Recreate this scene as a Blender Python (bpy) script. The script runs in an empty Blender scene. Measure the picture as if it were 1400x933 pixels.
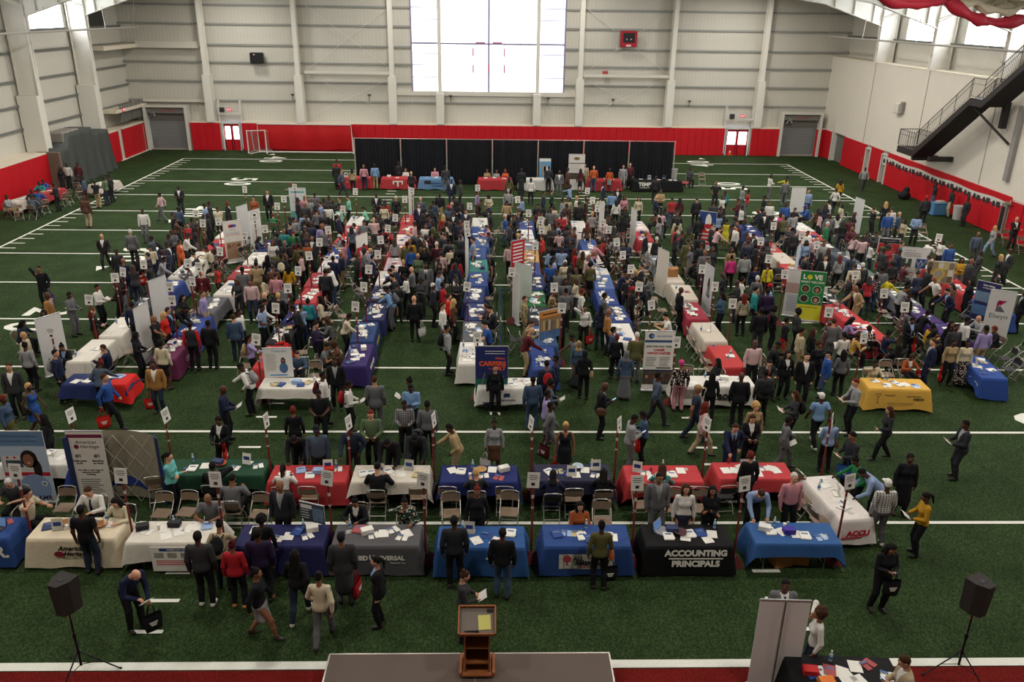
import bpy, math, random
import numpy as np
from mathutils import Vector, Matrix, Euler
sc = bpy.context.scene
col = sc.collection
PI = math.pi
R = math.radians
# ---------------------------------------------------------------- camera
CF, CH, CX, CY, CP, CW, CR = 1120.3, 11.42, .3187, -11.99, .3846, .0271, -.0146
_cp, _sp = math.cos(CP), math.sin(CP)
FWD = np.array([math.sin(CW)*_cp, math.cos(CW)*_cp, -_sp])
_rt = np.array([math.cos(CW), -math.sin(CW), 0.]); _dn = np.cross(FWD, _rt)
RGT = _rt*math.cos(CR)+_dn*math.sin(CR); DWN = -_rt*math.sin(CR)+_dn*math.cos(CR)
CAM = np.array([CX, CY, CH])
cd = bpy.data.cameras.new('camera'); cam = bpy.data.objects.new('camera', cd); col.objects.link(cam)
cd.sensor_width = 36; cd.lens = CF/1400*36; cd.clip_start = .05; cd.clip_end = 400
m4 = Matrix.Identity(4)
for i in range(3):
    m4[i][0] = RGT[i]; m4[i][1] = -DWN[i]; m4[i][2] = -FWD[i]; m4[i][3] = CAM[i]
cam.matrix_world = m4
sc.camera = cam
def at(x, y, z=0.):
    """point of the world at height z seen at photograph pixel x, y"""
    d = FWD*CF+RGT*(x-700)+DWN*(y-466.5); t = (z-CH)/d[2]
    return CAM+t*d
# ---------------------------------------------------------------- light and exposure
sc.view_settings.view_transform = 'Standard'; sc.view_settings.look = 'None'
sc.view_settings.gamma = 1; sc.view_settings.use_curve_mapping = False
sc.view_settings.exposure = 0.0
w = bpy.data.worlds.new('world'); sc.world = w; w.use_nodes = True
w.node_tree.nodes['Background'].inputs[0].default_value = (.8, .88, 1, 1)
w.node_tree.nodes['Background'].inputs[1].default_value = .5
def area(name, loc, sx, sy, power, colr=(1, .95, .88), rot=(0, 0, 0)):
    l = bpy.data.lights.new(name, 'AREA'); l.shape = 'RECTANGLE'; l.size = sx; l.size_y = sy
    l.energy = power; l.color = colr
    o = bpy.data.objects.new(name, l); col.objects.link(o); o.location = loc; o.rotation_euler = rot
    return o
LAMPS = [(x, y) for y in (-4, 6, 16, 26, 36, 46, 55) for x in (-20, -7, 7, 20)]  # row nearest the camera is an added one, to brighten the foreground
LAMP_POWER = {-4: 560, 6: 560, 16: 580, 26: 640, 36: 720, 46: 720, 55: 420}
WIN_BACK, WIN_SIDE = 1.7, 15.0          # strength of daylight in the panes
# ---------------------------------------------------------------- helpers
def lin(c):
    if isinstance(c, str):
        c = [int(c[i:i+2], 16)/255 for i in (0, 2, 4)]
    return tuple(((v+.055)/1.055)**2.4 if v > .04045 else v/12.92 for v in c)
MATS = {}
def mat(name, c='888888', rough=.8, metal=0., emit=0., bump=0., scale=40., var=.08, spec=.3):
    if name in MATS: return MATS[name]
    m = bpy.data.materials.new(name); m.use_nodes = True; nt = m.node_tree; b = nt.nodes['Principled BSDF']
    c = lin(c)
    b.inputs['Roughness'].default_value = rough; b.inputs['Metallic'].default_value = metal
    b.inputs['Specular IOR Level'].default_value = spec
    tc = nt.nodes.new('ShaderNodeTexCoord'); nz = nt.nodes.new('ShaderNodeTexNoise'); nz.inputs['Scale'].default_value = scale
    nt.links.new(tc.outputs['Object'], nz.inputs['Vector'])
    mx = nt.nodes.new('ShaderNodeMix'); mx.data_type = 'RGBA'
    mx.inputs[6].default_value = tuple(v*(1-var) for v in c)+(1,); mx.inputs[7].default_value = tuple(min(1, v*(1+var)) for v in c)+(1,)
    nt.links.new(nz.outputs['Fac'], mx.inputs[0]); nt.links.new(mx.outputs[2], b.inputs['Base Color'])
    if bump:
        bp = nt.nodes.new('ShaderNodeBump'); bp.inputs['Strength'].default_value = bump; bp.inputs['Distance'].default_value = .01
        nt.links.new(nz.outputs['Fac'], bp.inputs['Height']); nt.links.new(bp.outputs[0], b.inputs['Normal'])
    if emit:
        b.inputs['Emission Color'].default_value = c+(1,); b.inputs['Emission Strength'].default_value = emit
    MATS[name] = m; return m
def objmat(name, kind='plain', rough=.85, spec=.2, second=(1, 1, 1), scale=30.):
    """fabric, skin or hair whose own colour comes from the object's colour"""
    if name in MATS: return MATS[name]
    m = bpy.data.materials.new(name); m.use_nodes = True; nt = m.node_tree; N = nt.nodes; L = nt.links; b = N['Principled BSDF']
    b.inputs['Roughness'].default_value = rough; b.inputs['Specular IOR Level'].default_value = spec
    oi = N.new('ShaderNodeObjectInfo'); tc = N.new('ShaderNodeTexCoord')
    nz = N.new('ShaderNodeTexNoise'); nz.inputs['Scale'].default_value = scale; L.new(tc.outputs['Object'], nz.inputs['Vector'])
    mr = N.new('ShaderNodeMapRange'); mr.inputs['To Min'].default_value = .85; mr.inputs['To Max'].default_value = 1.15
    L.new(nz.outputs['Fac'], mr.inputs['Value'])
    vm = N.new('ShaderNodeVectorMath'); vm.operation = 'SCALE'; L.new(oi.outputs['Color'], vm.inputs[0]); L.new(mr.outputs[0], vm.inputs['Scale'])
    src = vm.outputs[0]
    if kind != 'plain':
        mx = N.new('ShaderNodeMix'); mx.data_type = 'RGBA'; L.new(src, mx.inputs[6]); mx.inputs[7].default_value = tuple(second)+(1,)
        if kind in ('stripe', 'plaid'):
            wv = N.new('ShaderNodeTexWave'); wv.bands_direction = 'Z'; wv.inputs['Scale'].default_value = 6.5; L.new(tc.outputs['Object'], wv.inputs['Vector'])
            gt = N.new('ShaderNodeMath'); gt.operation = 'GREATER_THAN'; gt.inputs[1].default_value = .55; L.new(wv.outputs['Fac'], gt.inputs[0]); f = gt.outputs[0]
            if kind == 'plaid':
                w2 = N.new('ShaderNodeTexWave'); w2.bands_direction = 'X'; w2.inputs['Scale'].default_value = 5; L.new(tc.outputs['Object'], w2.inputs['Vector'])
                g2 = N.new('ShaderNodeMath'); g2.operation = 'GREATER_THAN'; g2.inputs[1].default_value = .6; L.new(w2.outputs['Fac'], g2.inputs[0])
                ad = N.new('ShaderNodeMath'); ad.operation = 'MULTIPLY_ADD'; ad.inputs[1].default_value = .5; L.new(f, ad.inputs[0])
                h = N.new('ShaderNodeMath'); h.operation = 'MULTIPLY'; h.inputs[1].default_value = .45; L.new(g2.outputs[0], h.inputs[0]); L.new(h.outputs[0], ad.inputs[2]); f = ad.outputs[0]
        else:
            n2 = N.new('ShaderNodeTexNoise' if kind == 'camo' else 'ShaderNodeTexVoronoi'); n2.inputs['Scale'].default_value = 14 if kind == 'camo' else 17
            L.new(tc.outputs['Object'], n2.inputs['Vector'])
            gt = N.new('ShaderNodeMath'); gt.operation = 'GREATER_THAN' if kind == 'camo' else 'LESS_THAN'; gt.inputs[1].default_value = .52 if kind == 'camo' else .38
            L.new(n2.outputs[0], gt.inputs[0]); f = gt.outputs[0]
        L.new(f, mx.inputs[0]); src = mx.outputs[2]
    L.new(src, b.inputs['Base Color'])
    bp = N.new('ShaderNodeBump'); bp.inputs['Strength'].default_value = .35; bp.inputs['Distance'].default_value = .01
    n3 = N.new('ShaderNodeTexNoise'); n3.inputs['Scale'].default_value = 9; L.new(tc.outputs['Object'], n3.inputs['Vector'])
    L.new(n3.outputs['Fac'], bp.inputs['Height']); L.new(bp.outputs[0], b.inputs['Normal'])
    MATS[name] = m; return m
class MB:
    """collects shapes into one mesh"""
    def __init__(s): s.v = []; s.f = []; s.mi = []
    def add(s, vs, fs, mi=0, M=None):
        k = len(s.v)
        for p in vs:
            s.v.append(tuple(M @ Vector(p)) if M is not None else tuple(p))
        for f in fs: s.f.append(tuple(k+i for i in f)); s.mi.append(mi)
        return s
    def box(s, c, d, M=None, mi=0, rz=0, bev=0):
        x, y, z = d[0]/2, d[1]/2, d[2]/2
        T = Matrix.Translation(c) @ Matrix.Rotation(rz, 4, 'Z')
        if M is not None: T = M @ T
        if bev:
            b = bev; vs = []; 
            for zz, q in ((-z, b), (-z+b, 0), (z-b, 0), (z, b)):
                X, Y = x-q, y-q; cc = b if q == 0 else b*.4
                vs += [(-X+cc, -Y, zz), (X-cc, -Y, zz), (X, -Y+cc, zz), (X, Y-cc, zz), (X-cc, Y, zz), (-X+cc, Y, zz), (-X, Y-cc, zz), (-X, -Y+cc, zz)]
            fs = [tuple(range(7, -1, -1)), tuple(range(24, 32))]
            for k in range(3):
                for i in range(8): fs.append((k*8+i, k*8+(i+1) % 8, k*8+8+(i+1) % 8, k*8+8+i))
            return s.add(vs, fs, mi, T)
        vs = [(-x, -y, -z), (x, -y, -z), (x, y, -z), (-x, y, -z), (-x, -y, z), (x, -y, z), (x, y, z), (-x, y, z)]
        return s.add(vs, [(3, 2, 1, 0), (4, 5, 6, 7), (0, 1, 5, 4), (1, 2, 6, 5), (2, 3, 7, 6), (3, 0, 4, 7)], mi, T)
    def tube(s, pts, r, n=8, mi=0, M=None, cap=True):
        pts = [Vector(p) for p in pts]; vs = []; fs = []
        rr = r if isinstance(r, (list, tuple)) else [r]*len(pts)
        pu = None
        for i, p in enumerate(pts):
            d = (pts[min(i+1, len(pts)-1)]-pts[max(i-1, 0)])
            d = d.normalized() if d.length > 1e-9 else Vector((0, 0, 1))
            u = d.orthogonal().normalized() if pu is None else (pu-d*pu.dot(d)).normalized()
            pu = u; v = d.cross(u)
            for k in range(n):
                a = 2*PI*k/n; vs.append(p+(u*math.cos(a)+v*math.sin(a))*rr[i])
        for i in range(len(pts)-1):
            for k in range(n): fs.append((i*n+k, i*n+(k+1) % n, (i+1)*n+(k+1) % n, (i+1)*n+k))
        if cap: fs.append(tuple(range(n-1, -1, -1))); fs.append(tuple((len(pts)-1)*n+k for k in range(n)))
        return s.add(vs, fs, mi, M)
    def quad(s, a, b, c, d, mi=0, M=None): return s.add([a, b, c, d], [(0, 1, 2, 3)], mi, M)
    def ball(s, c, r, n=8, mi=0, M=None):
        r = (r, r, r) if not hasattr(r, '__len__') else r; vs = []; fs = []
        for i in range(n//2+1):
            t = PI*i/(n//2)
            for k in range(n):
                a = 2*PI*k/n; vs.append((c[0]+r[0]*math.sin(t)*math.cos(a), c[1]+r[1]*math.sin(t)*math.sin(a), c[2]+r[2]*math.cos(t)))
        for i in range(n//2):
            for k in range(n): fs.append((i*n+k, (i+1)*n+k, (i+1)*n+(k+1) % n, i*n+(k+1) % n))
        return s.add(vs, fs, mi, M)
    def lathe(s, prof, c=(0, 0, 0), n=12, mi=0, M=None):
        vs = []; fs = []
        for r, z in prof:
            for k in range(n): a = 2*PI*k/n; vs.append((c[0]+r*math.cos(a), c[1]+r*math.sin(a), c[2]+z))
        for i in range(len(prof)-1):
            for k in range(n): fs.append((i*n+k, i*n+(k+1) % n, (i+1)*n+(k+1) % n, (i+1)*n+k))
        fs.append(tuple(range(n-1, -1, -1))); fs.append(tuple((len(prof)-1)*n+k for k in range(n)))
        return s.add(vs, fs, mi, M)
    def mesh(s, name, mats, smooth=False):
        me = bpy.data.meshes.new(name); me.from_pydata(s.v, [], s.f); me.update()
        for m in (mats if isinstance(mats, (list, tuple)) else [mats]): me.materials.append(m)
        if any(s.mi): me.polygons.foreach_set('material_index', s.mi)
        if smooth: me.polygons.foreach_set('use_smooth', [True]*len(me.polygons))
        return me
    def build(s, name, mats, parent=None, smooth=False):
        return ob(name, s.mesh(name, mats, smooth), parent)
def ob(name, me, parent=None, M=None):
    o = bpy.data.objects.new(name, me); col.objects.link(o)
    if parent is not None: o.parent = parent
    if M is not None: o.matrix_local = M
    return o
def empty(name, loc=(0, 0, 0), rz=0.):
    o = bpy.data.objects.new(name, None); col.objects.link(o); o.location = loc; o.rotation_euler = (0, 0, rz)
    o.empty_display_size = .2; return o
TOPS = []          # every top-level thing, for unique labels
def tag(o, label, cat, group=None, kind=None):
    o['label'] = label; o['category'] = cat
    if group: o['group'] = group
    if kind: o['kind'] = kind
    TOPS.append(o); return o
def struct(name, mb, m, smooth=False):
    o = mb.build(name, m, None, smooth); o['kind'] = 'structure'; return o
def copy_tree(o, parent=None, kids=None):
    c = o.copy(); col.objects.link(c)
    if parent is not None: c.parent = parent
    for ch in list(o.children): copy_tree(ch, c)
    return c
def text_mesh(txt, size, depth=.002, sx=1., bold=0., align='CENTER', shear=0., space=1.):
    cu = bpy.data.curves.new('lettering', 'FONT'); cu.body = txt; cu.size = size; cu.extrude = depth; cu.align_x = align; cu.align_y = 'CENTER'
    cu.offset = bold; cu.shear = shear; cu.space_character = space; cu.resolution_u = 3
    t = bpy.data.objects.new('lettering', cu); col.objects.link(t)
    dg = bpy.context.evaluated_depsgraph_get(); me = bpy.data.meshes.new_from_object(t.evaluated_get(dg))
    bpy.data.objects.remove(t); bpy.data.curves.remove(cu)
    if sx != 1:
        for v in me.vertices: v.co.x *= sx
    return me
def text(txt, size, m, parent, M, name='lettering', **kw):
    me = text_mesh(txt, size, **kw); me.materials.clear(); me.materials.append(m)
    return ob(name, me, parent, M)
# ---------------------------------------------------------------- the hall
WY, LX, RX = 59.0, -28.7, 28.8           # pad face of the end wall and of the long walls
cream = mat('painted_steel', 'cbc6ba', .75, var=.03, scale=2.)
colm = mat('column_paint', 'd2cec3', .7, var=.02, scale=3.)
darkg = mat('girt_dark_steel', '6f716b', .6, var=.1, scale=8)  # darker grey steel for side wall girts and grille bars
greym = mat('grey_door_steel', '6d6c66', .6, var=.06, scale=6)
framew = mat('door_frame_white', 'c9c5bb', .6)
blackm = mat('black_plastic', '141416', .5)
redpad = mat('red_vinyl_pad', 'b4141f', .5, var=.06, scale=.6, spec=.25)
white_line = mat('field_paint', 'd3d3c8', .9, var=.14, scale=30)
def siding_mat(name, c, axis):
    m = bpy.data.materials.new(name); m.use_nodes = True; nt = m.node_tree; N = nt.nodes; L = nt.links; b = N['Principled BSDF']; b.inputs['Roughness'].default_value = .7
    tc = N.new('ShaderNodeTexCoord'); wv = N.new('ShaderNodeTexWave'); wv.bands_direction = axis; wv.inputs['Scale'].default_value = 1.05; wv.wave_profile = 'SIN'
    L.new(tc.outputs['Object'], wv.inputs['Vector'])
    cr = N.new('ShaderNodeValToRGB'); cr.color_ramp.elements[0].position = 0; cr.color_ramp.elements[1].position = .12
    c = lin(c); cr.color_ramp.elements[0].color = tuple(v*.93 for v in c)+(1,); cr.color_ramp.elements[1].color = c+(1,)
    L.new(wv.outputs['Fac'], cr.inputs[0]); L.new(cr.outputs[0], b.inputs['Base Color'])
    bp = N.new('ShaderNodeBump'); bp.inputs['Strength'].default_value = .22; bp.inputs['Distance'].default_value = .03; L.new(wv.outputs['Fac'], bp.inputs['Height']); L.new(bp.outputs[0], b.inputs['Normal'])
    MATS[name] = m; return m
side_x = siding_mat('ribbed_siding_end', 'c2beb2', 'X'); side_y = siding_mat('ribbed_siding_long', 'c2beb2', 'Y')
def turf_mat(name, c1, c2, c3):
    m = bpy.data.materials.new(name); m.use_nodes = True; nt = m.node_tree; N = nt.nodes; L = nt.links; b = N['Principled BSDF']; b.inputs['Roughness'].default_value = .9; b.inputs['Specular IOR Level'].default_value = .1
    tc = N.new('ShaderNodeTexCoord'); n1 = N.new('ShaderNodeTexNoise'); n1.inputs['Scale'].default_value = 28; n1.inputs['Detail'].default_value = 6; n1.inputs['Roughness'].default_value = .75
    n2 = N.new('ShaderNodeTexNoise'); n2.inputs['Scale'].default_value = .9; n2.inputs['Detail'].default_value = 4
    mp = N.new('ShaderNodeMapping'); mp.inputs['Scale'].default_value = (1, .55, 1); L.new(tc.outputs['Object'], mp.inputs[0])
    L.new(mp.outputs[0], n1.inputs[0]); L.new(tc.outputs['Object'], n2.inputs[0])
    cr = N.new('ShaderNodeValToRGB'); e = cr.color_ramp.elements; e[0].position = .33; e[0].color = lin(c1)+(1,); e[1].position = .72; e[1].color = lin(c3)+(1,)
    k = e.new(.5); k.color = lin(c2)+(1,); L.new(n1.outputs['Fac'], cr.inputs[0])
    mr = N.new('ShaderNodeMapRange'); mr.inputs['From Min'].default_value = .3; mr.inputs['From Max'].default_value = .7; mr.inputs['To Min'].default_value = .8; mr.inputs['To Max'].default_value = 1.22; L.new(n2.outputs['Fac'], mr.inputs['Value'])
    vm = N.new('ShaderNodeVectorMath'); vm.operation = 'SCALE'; L.new(cr.outputs[0], vm.inputs[0]); L.new(mr.outputs[0], vm.inputs['Scale']); L.new(vm.outputs[0], b.inputs['Base Color'])
    bp = N.new('ShaderNodeBump'); bp.inputs['Strength'].default_value = .8; bp.inputs['Distance'].default_value = .03; L.new(n1.outputs['Fac'], bp.inputs['Height']); L.new(bp.outputs[0], b.inputs['Normal'])
    MATS[name] = m; return m
turf = turf_mat('green_turf', '131a0d', '27381d', '485a33'); rturf = turf_mat('red_turf', '3f0d0c', '64130f', '7c211b')
BX0, BX1, BY0, BY1, RZ = -30.3, 30.3, -22., 60.2, 13.2
struct('floor', MB().box((0, 19.1, -.06), (60.6, 82.2, .1)), turf)
struct('trim_1', MB().box((0, -4.67, -.006), (48.9, 9.1, .012)), rturf)      # red end zone
mb = MB(); Z = .004
def line(x0, y0, x1, y1): mb.box(((x0+x1)/2, (y0+y1)/2, Z), (abs(x1-x0), abs(y1-y0), .006))
for n in range(0, 13): line(-24.38, n*4.572-(.10 if n == 0 else .055), 24.38, n*4.572+(.10 if n == 0 else .055))
for s in (-1, 1):
    line(s*24.38-.06, -9.1, s*24.38+.06, 54.86)
    for k in range(1, 60):
        if k % 5 == 0: continue
        y = k*.9144
        line(s*23.55, y-.05, s*24.3, y+.05); line(s*6.1, y-.05, s*6.71, y+.05)
line(-.46, 2.74-.05, .46, 2.74+.05)
struct('trim_2', mb, white_line)
nm = MB()
def number(txt, yard, s):
    """field number, upright towards the middle of the field"""
    y = yard*.9144
    for ch, dy in ((txt[0], .82), (txt[1], -.82)):
        me = text_mesh(ch, 2.55, .003, sx=.82, bold=.035)
        a = -PI/2 if s < 0 else PI/2
        T = Matrix.Translation((s*17.35, y+(dy if s < 0 else -dy), .006)) @ Matrix.Rotation(a, 4, 'Z')
        nm.add([v.co for v in me.vertices], [tuple(p.vertices) for p in me.polygons], 0, T)
    if yard != 50:
        k = -1 if yard < 50 else 1
        T = Matrix.Translation((s*17.9, y+k*2.1, .006))
        nm.add([(-.3, 0, 0), (.3, 0, 0), (0, k*.75, 0)], [(0, 1, 2) if k > 0 else (0, 2, 1)], 0, T)
for s in (-1, 1):
    for yd, t in ((10, '10'), (20, '20'), (30, '30'), (40, '40'), (50, '50'), (60, '40')): number(t, yd, s)
struct('trim_3', nm, white_line)
# end wall: siding, girts, ledge, red pads, window
WX0, WX1, WZ0 = -6.4, 6.3, 4.97
mb = MB()
for x0, x1, z0, z1 in ((BX0, WX0, 2.3, 14), (WX1, BX1, 2.3, 14), (WX0, WX1, 2.3, WZ0), (WX0, WX1, 13.4, 14)): mb.box(((x0+x1)/2, 59.98, (z0+z1)/2), (x1-x0, .1, z1-z0))
struct('wall_back', mb, side_x)
mb = MB()
for x0, x1 in ((BX0, WX0-.05), (WX1+.05, BX1)):
    for z in (3.98, 5.51, 7.02, 8.39, 9.97, 11.41): mb.box(((x0+x1)/2, 59.86, z), (x1-x0, .16, .05)); mb.box(((x0+x1)/2, 59.79, z+.07), (x1-x0, .03, .10))
mb.box(((WX0+WX1)/2, 59.86, 3.98), (WX1-WX0, .16, .05)); mb.box(((WX0+WX1)/2, 59.79, 4.05), (WX1-WX0, .03, .1))
struct('trim_4', mb, mat('girt_steel', '8f908a', .55, var=.05))
# window panes and mullions
struct('window_1', MB().box((0, 60.02, 9.2), (WX1-WX0, .04, 8.5)), mat('lit_window_pane', 'f4f6ff', .4, emit=WIN_BACK, var=0))
mb = MB()
for x in (WX0, -.0, WX1): mb.box((x, 59.95, 9.2), (.14, .1, 8.5))
for z in (5.6, 6.55, 7.45, 8.3, 10.1, 11.0, 12.0):
    for a, b in ((WX0, -4.0), (4.0, WX1)): mb.box(((a+b)/2, 59.96, z+.5), (b-a, .04, .055))
mb.box((0, 59.93, 8.75), (WX1-WX0, .12, .12))
for x in (-2.6, -1.3, 1.3, 2.6): mb.box((x, 59.96, 9.2), (.04, .03, 8.5))
struct('trim_5', mb, mat('mullion_lilac', '8d86a0', .5))
mb = MB()
for x, z in ((-1.3, 8.1), (1.3, 8.1), (-1.3, 6.8), (0, 6.8), (1.3, 6.8)): mb.box((x, 59.9, z), (.1, .04, .62))
for x0, x1 in ((-1.1, -.3), (.3, 1.1)): mb.box(((x0+x1)/2, 59.9, 8.85), (x1-x0, .04, .1))
struct('trim_6', mb, mat('red_bracket', 'c0506a', .5))
struct('trim_7', MB().box((0, 59.88, 4.78), (15.4, .24, .34)).box((-11.5, 59.2, 6.42), (7.3, .22, .22)).box((11.5, 59.2, 6.42), (7.3, .22, .22)).box((-26.2, 59.6, 4.0), (5.2, .3, .22)).box((-26.2, 59.7, 8.4), (5.2, .3, .5)).box((-26.2, 59.6, 8.2), (5.2, .5, .12)), cream)
mb = MB()
for sx in (-1, 1):                       # x bracing rods
    for a, b in (((7.7, 11.8), (14.9, 6.6)), ((14.9, 11.6), (7.7, 6.4)), ((7.7, 6.2), (14.9, 2.9)), ((14.9, 6.2), (7.7, 2.9))): mb.tube([(sx*a[0], 59.55, a[1]), (sx*b[0], 59.55, b[1])], .018, 5)
struct('trim_8', mb, colm)
# ledge with pads below, end wall; gaps where doors stand
def pads(mb, x0, x1):
    n = max(1, round((x1-x0)/.62)); d = (x1-x0)/n
    for i in range(n): mb.box((x0+(i+.5)*d, 59.05, 1.14), (d-.012, .12, 2.26), bev=.012)
mb = MB()
for a, b in ((-25.0, -22.55), (-20.75, 20.15), (22.45, 24.8)): pads(mb, a, b)
mb.box((-29.5, 59.06, 1.14), (1.6, .12, 2.26)).box((28.6, 59.06, 1.14), (1.2, .12, 2.26))
struct('trim_9', mb, redpad)
mb = MB()
for a, b in ((-25.0, -22.55), (-20.75, 20.15), (22.45, 24.8), (-30.2, -28.75), (28.1, 30.2)): mb.box(((a+b)/2, 59.5, 2.32), (b-a, 1.0, .08)); mb.box(((a+b)/2, 59.55, 1.14), (b-a, .8, 2.2))
struct('trim_10', mb, mat('cream_ledge', 'd6ccb8', .75, var=.03, scale=3))
mb = MB()
for x in (-23.2, -15.7, -8.0, -4.05, 4.05, 7.6, 15.2, 22.8, -29.6, 29.6):
    if abs(x) > 29: continue
    lowz = 4.85 if abs(x) < 5 else 6.15
    mb.box((x, 59.35, (2.36+lowz)/2), (.62, .95, lowz-2.36))
    mb.box((x, 59.02, (lowz+14)/2), (.36 if abs(x) > 5 else .27, .04, 14-lowz)); mb.box((x, 59.3, (lowz+14)/2), (.04, .55, 14-lowz)); mb.box((x, 59.6, (lowz+14)/2), (.36 if abs(x) > 5 else .25, .04, 14-lowz))
struct('trim_11', mb, colm)
# left wall
def siding_left():
    mb = MB(); y0, y1 = BY0, 60.1
    wins = [(18.9, 23.6), (26.4, 31.4), (34.6, 39.2), (45.8, 50.9)]
    mb.box((-30.15, (y0+y1)/2, 6.0), (.1, y1-y0, 7.5)); cur = y0
    for a, b in wins: mb.box((-30.15, (cur+a)/2, 10.7), (.1, a-cur, 2.0)); cur = b
    mb.box((-30.15, (cur+y1)/2, 10.7), (.1, y1-cur, 2.0)); mb.box((-30.15, (y0+y1)/2, 12.6), (.1, y1-y0, 1.9))
    struct('wall_left', mb, side_y)
    p = MB()
    for a, b in wins: p.box((-30.2, (a+b)/2, 10.7), (.04, b-a, 2.0))
    struct('window_2', p, mat('lit_clerestory_pane', 'f0f6ff', .4, emit=WIN_SIDE, var=0))
siding_left()
FR = [3.0, 11.1, 19.2, 27.2, 35.25, 43.3, 51.4]        # portal frames
mb = MB()
for z in (3.77, 5.2, 6.7, 8.4, 9.72): mb.box((-30.02, 19, z), (.2, 82, .05)); mb.box((-29.93, 19, z+.07), (.03, 82, .1))
for z in (9.75,): mb.box((29.95, 19, z), (.3, 82, .12))
struct('trim_12', mb, darkg)
def frame_side(mb, sx, y, X):
    """tapered steel column standing inside the long wall, z 2.3 upward"""
    Xi = X; Xo = sx*30.0
    if sx < 0: mb.box(((Xi+Xo)/2, y-.1, 4.1), (1.3, .75, 3.6))
    zb = 5.9 if sx < 0 else 8.1
    wtop = 2.0
    vs = [(Xi, y, zb), (Xo, y, zb), (Xo, y, 12.6), (Xi-sx*.15, y, 11.0), (Xi-sx*.25, y, 12.4)]
    # web as a thin plate and two flanges
    mb.add([(v[0], v[1]-.02, v[2]) for v in (vs[0], vs[1], vs[2], vs[4])]+[(v[0], v[1]+.02, v[2]) for v in (vs[0], vs[1], vs[2], vs[4])], [(0, 1, 2, 3), (7, 6, 5, 4), (0, 4, 5, 1), (1, 5, 6, 2), (2, 6, 7, 3), (3, 7, 4, 0)])
    mb.box((Xi, y, (zb+12.4)/2), (.04, .42, 12.4-zb)); mb.box((Xo-sx*.1, y, (zb+12.4)/2), (.04, .42, 12.4-zb))
def rafter(mb, sx, y, X):
    lo = [(abs(X)-.1, 10.65), (24.3, 12.1), (14, 13.6), (0, 15.3)]; hi = [(30.0, 12.9), (24.3, 13.6), (14, 14.8), (0, 16.3)]
    for i in range(3):
        a, b, c, d = lo[i], lo[i+1], hi[i+1], hi[i]
        for yy in (-.034, .034):
            q = [(sx*p[0], y+yy, p[1]) for p in (a, b, c, d)]; mb.add(q, [(0, 1, 2, 3)] if (yy < 0) == (sx > 0) else [(3, 2, 1, 0)])
        for p, q in ((a, b), (d, c)):
            vs = [(sx*p[0], y-.2, p[1]-.02), (sx*q[0], y-.2, q[1]-.02), (sx*q[0], y+.2, q[1]-.02), (sx*p[0], y+.2, p[1]-.02)]
            mb.add(vs+[(v[0], v[1], v[2]+.04) for v in vs], [(3, 2, 1, 0), (4, 5, 6, 7), (0, 1, 5, 4), (1, 2, 6, 5), (2, 3, 7, 6), (3, 0, 4, 7)])
        n = 3 if i == 0 else 5
        for k in range(n):
            t = (k+.5)/n; x = a[0]+(b[0]-a[0])*t; zl = a[1]+(b[1]-a[1])*t; zh = d[1]+(c[1]-d[1])*t
            mb.box((sx*x, y-.1, (zl+zh)/2), (.03, .18, zh-zl-.04))
mb = MB()
for i, y in enumerate(FR):
    frame_side(mb, -1, y, LX+.02); rafter(mb, -1, y, LX); frame_side(mb, 1, y+.2, RX-.1); rafter(mb, 1, y+.2, RX)
struct('trim_13', mb, colm)
mb = MB()                                # left pads, ledge
def padsx(mb, X, y0, y1, s):
    n = max(1, round((y1-y0)/1.2)); d = (y1-y0)/n
    for i in range(n): mb.box((X, y0+(i+.5)*d, 1.14), (.12, d-.012, 2.26), bev=.012)
padsx(mb, LX-.06, BY0+.5, 42.9, -1); padsx(mb, LX-.06, 50.2, 53.7, -1); padsx(mb, LX-.12, 54.6, 58.6, -1)
struct('trim_14', mb, redpad)
mb = MB()
for a, b in ((BY0, 42.9), (50.2, 53.7), (54.6, 59)): mb.box((-29.45, (a+b)/2, 2.32), (1.45, b-a, .08)); mb.box((-29.5, (a+b)/2, 1.15), (1.25, b-a, 2.25))
mb.box((-29.5, 54.1, 1.2), (1.3, .1, 2.4)).box((-29.4, 56.8, 3.65), (1.5, 6.0, .22)).box((-29.4, 56.6, 8.3), (1.5, 6.4, .3))
struct('trim_15', mb, mat('cream_ledge'))
struct('trim_16', MB().box((-29.3, 56.3, 0.02), (1.4, 5.8, .03)).box((-28.75, 53.85, 1.15), (.15, .12, 2.3)).box((-28.75, 42.95, 1.1), (.12, .1, 2.2)), colm)
# right wall: smooth white board, pads, upper siding, clerestory
mb = MB(); doorsR = [(55.2, 57.3, 3.2)]
mb.box((29.4, 19, 5.2), (1.2, 82.2, 5.8)); 
for a, b in ((BY0, 46.9), (47.75, 49.7), (50.55, 54.9), (57.3, 60.1)): mb.box((29.4, (a+b)/2, 1.15), (1.2, b-a, 2.3))
struct('wall_right', mb, mat('white_board', 'd4cdc0', .8, var=.03, scale=1.2))
mb = MB(); mb.box((30.15, 19, 8.95), (.1, 82.2, 1.7)); cur = BY0
winR = [(12.2, 18.2), (20.3, 26.2), (28.4, 34.3), (36.4, 42.4), (44.5, 50.3)]
for a, b in winR: mb.box((30.15, (cur+a)/2, 10.9), (.1, a-cur, 2.2)); cur = b
mb.box((30.15, (cur+60.1)/2, 10.9), (.1, 60.1-cur, 2.2)); mb.box((30.15, 19, 12.8), (.1, 82.2, 1.6))
struct('trim_17', mb, side_y)
p = MB()
for a, b in winR: p.box((30.2, (a+b)/2, 10.9), (.04, b-a, 2.2))
struct('window_3', p, mat('lit_clerestory_pane'))
struct('trim_18', MB().box((29.4, 19, 8.13), (1.25, 82.2, .07)), mat('cream_ledge'))
mb = MB()
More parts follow.
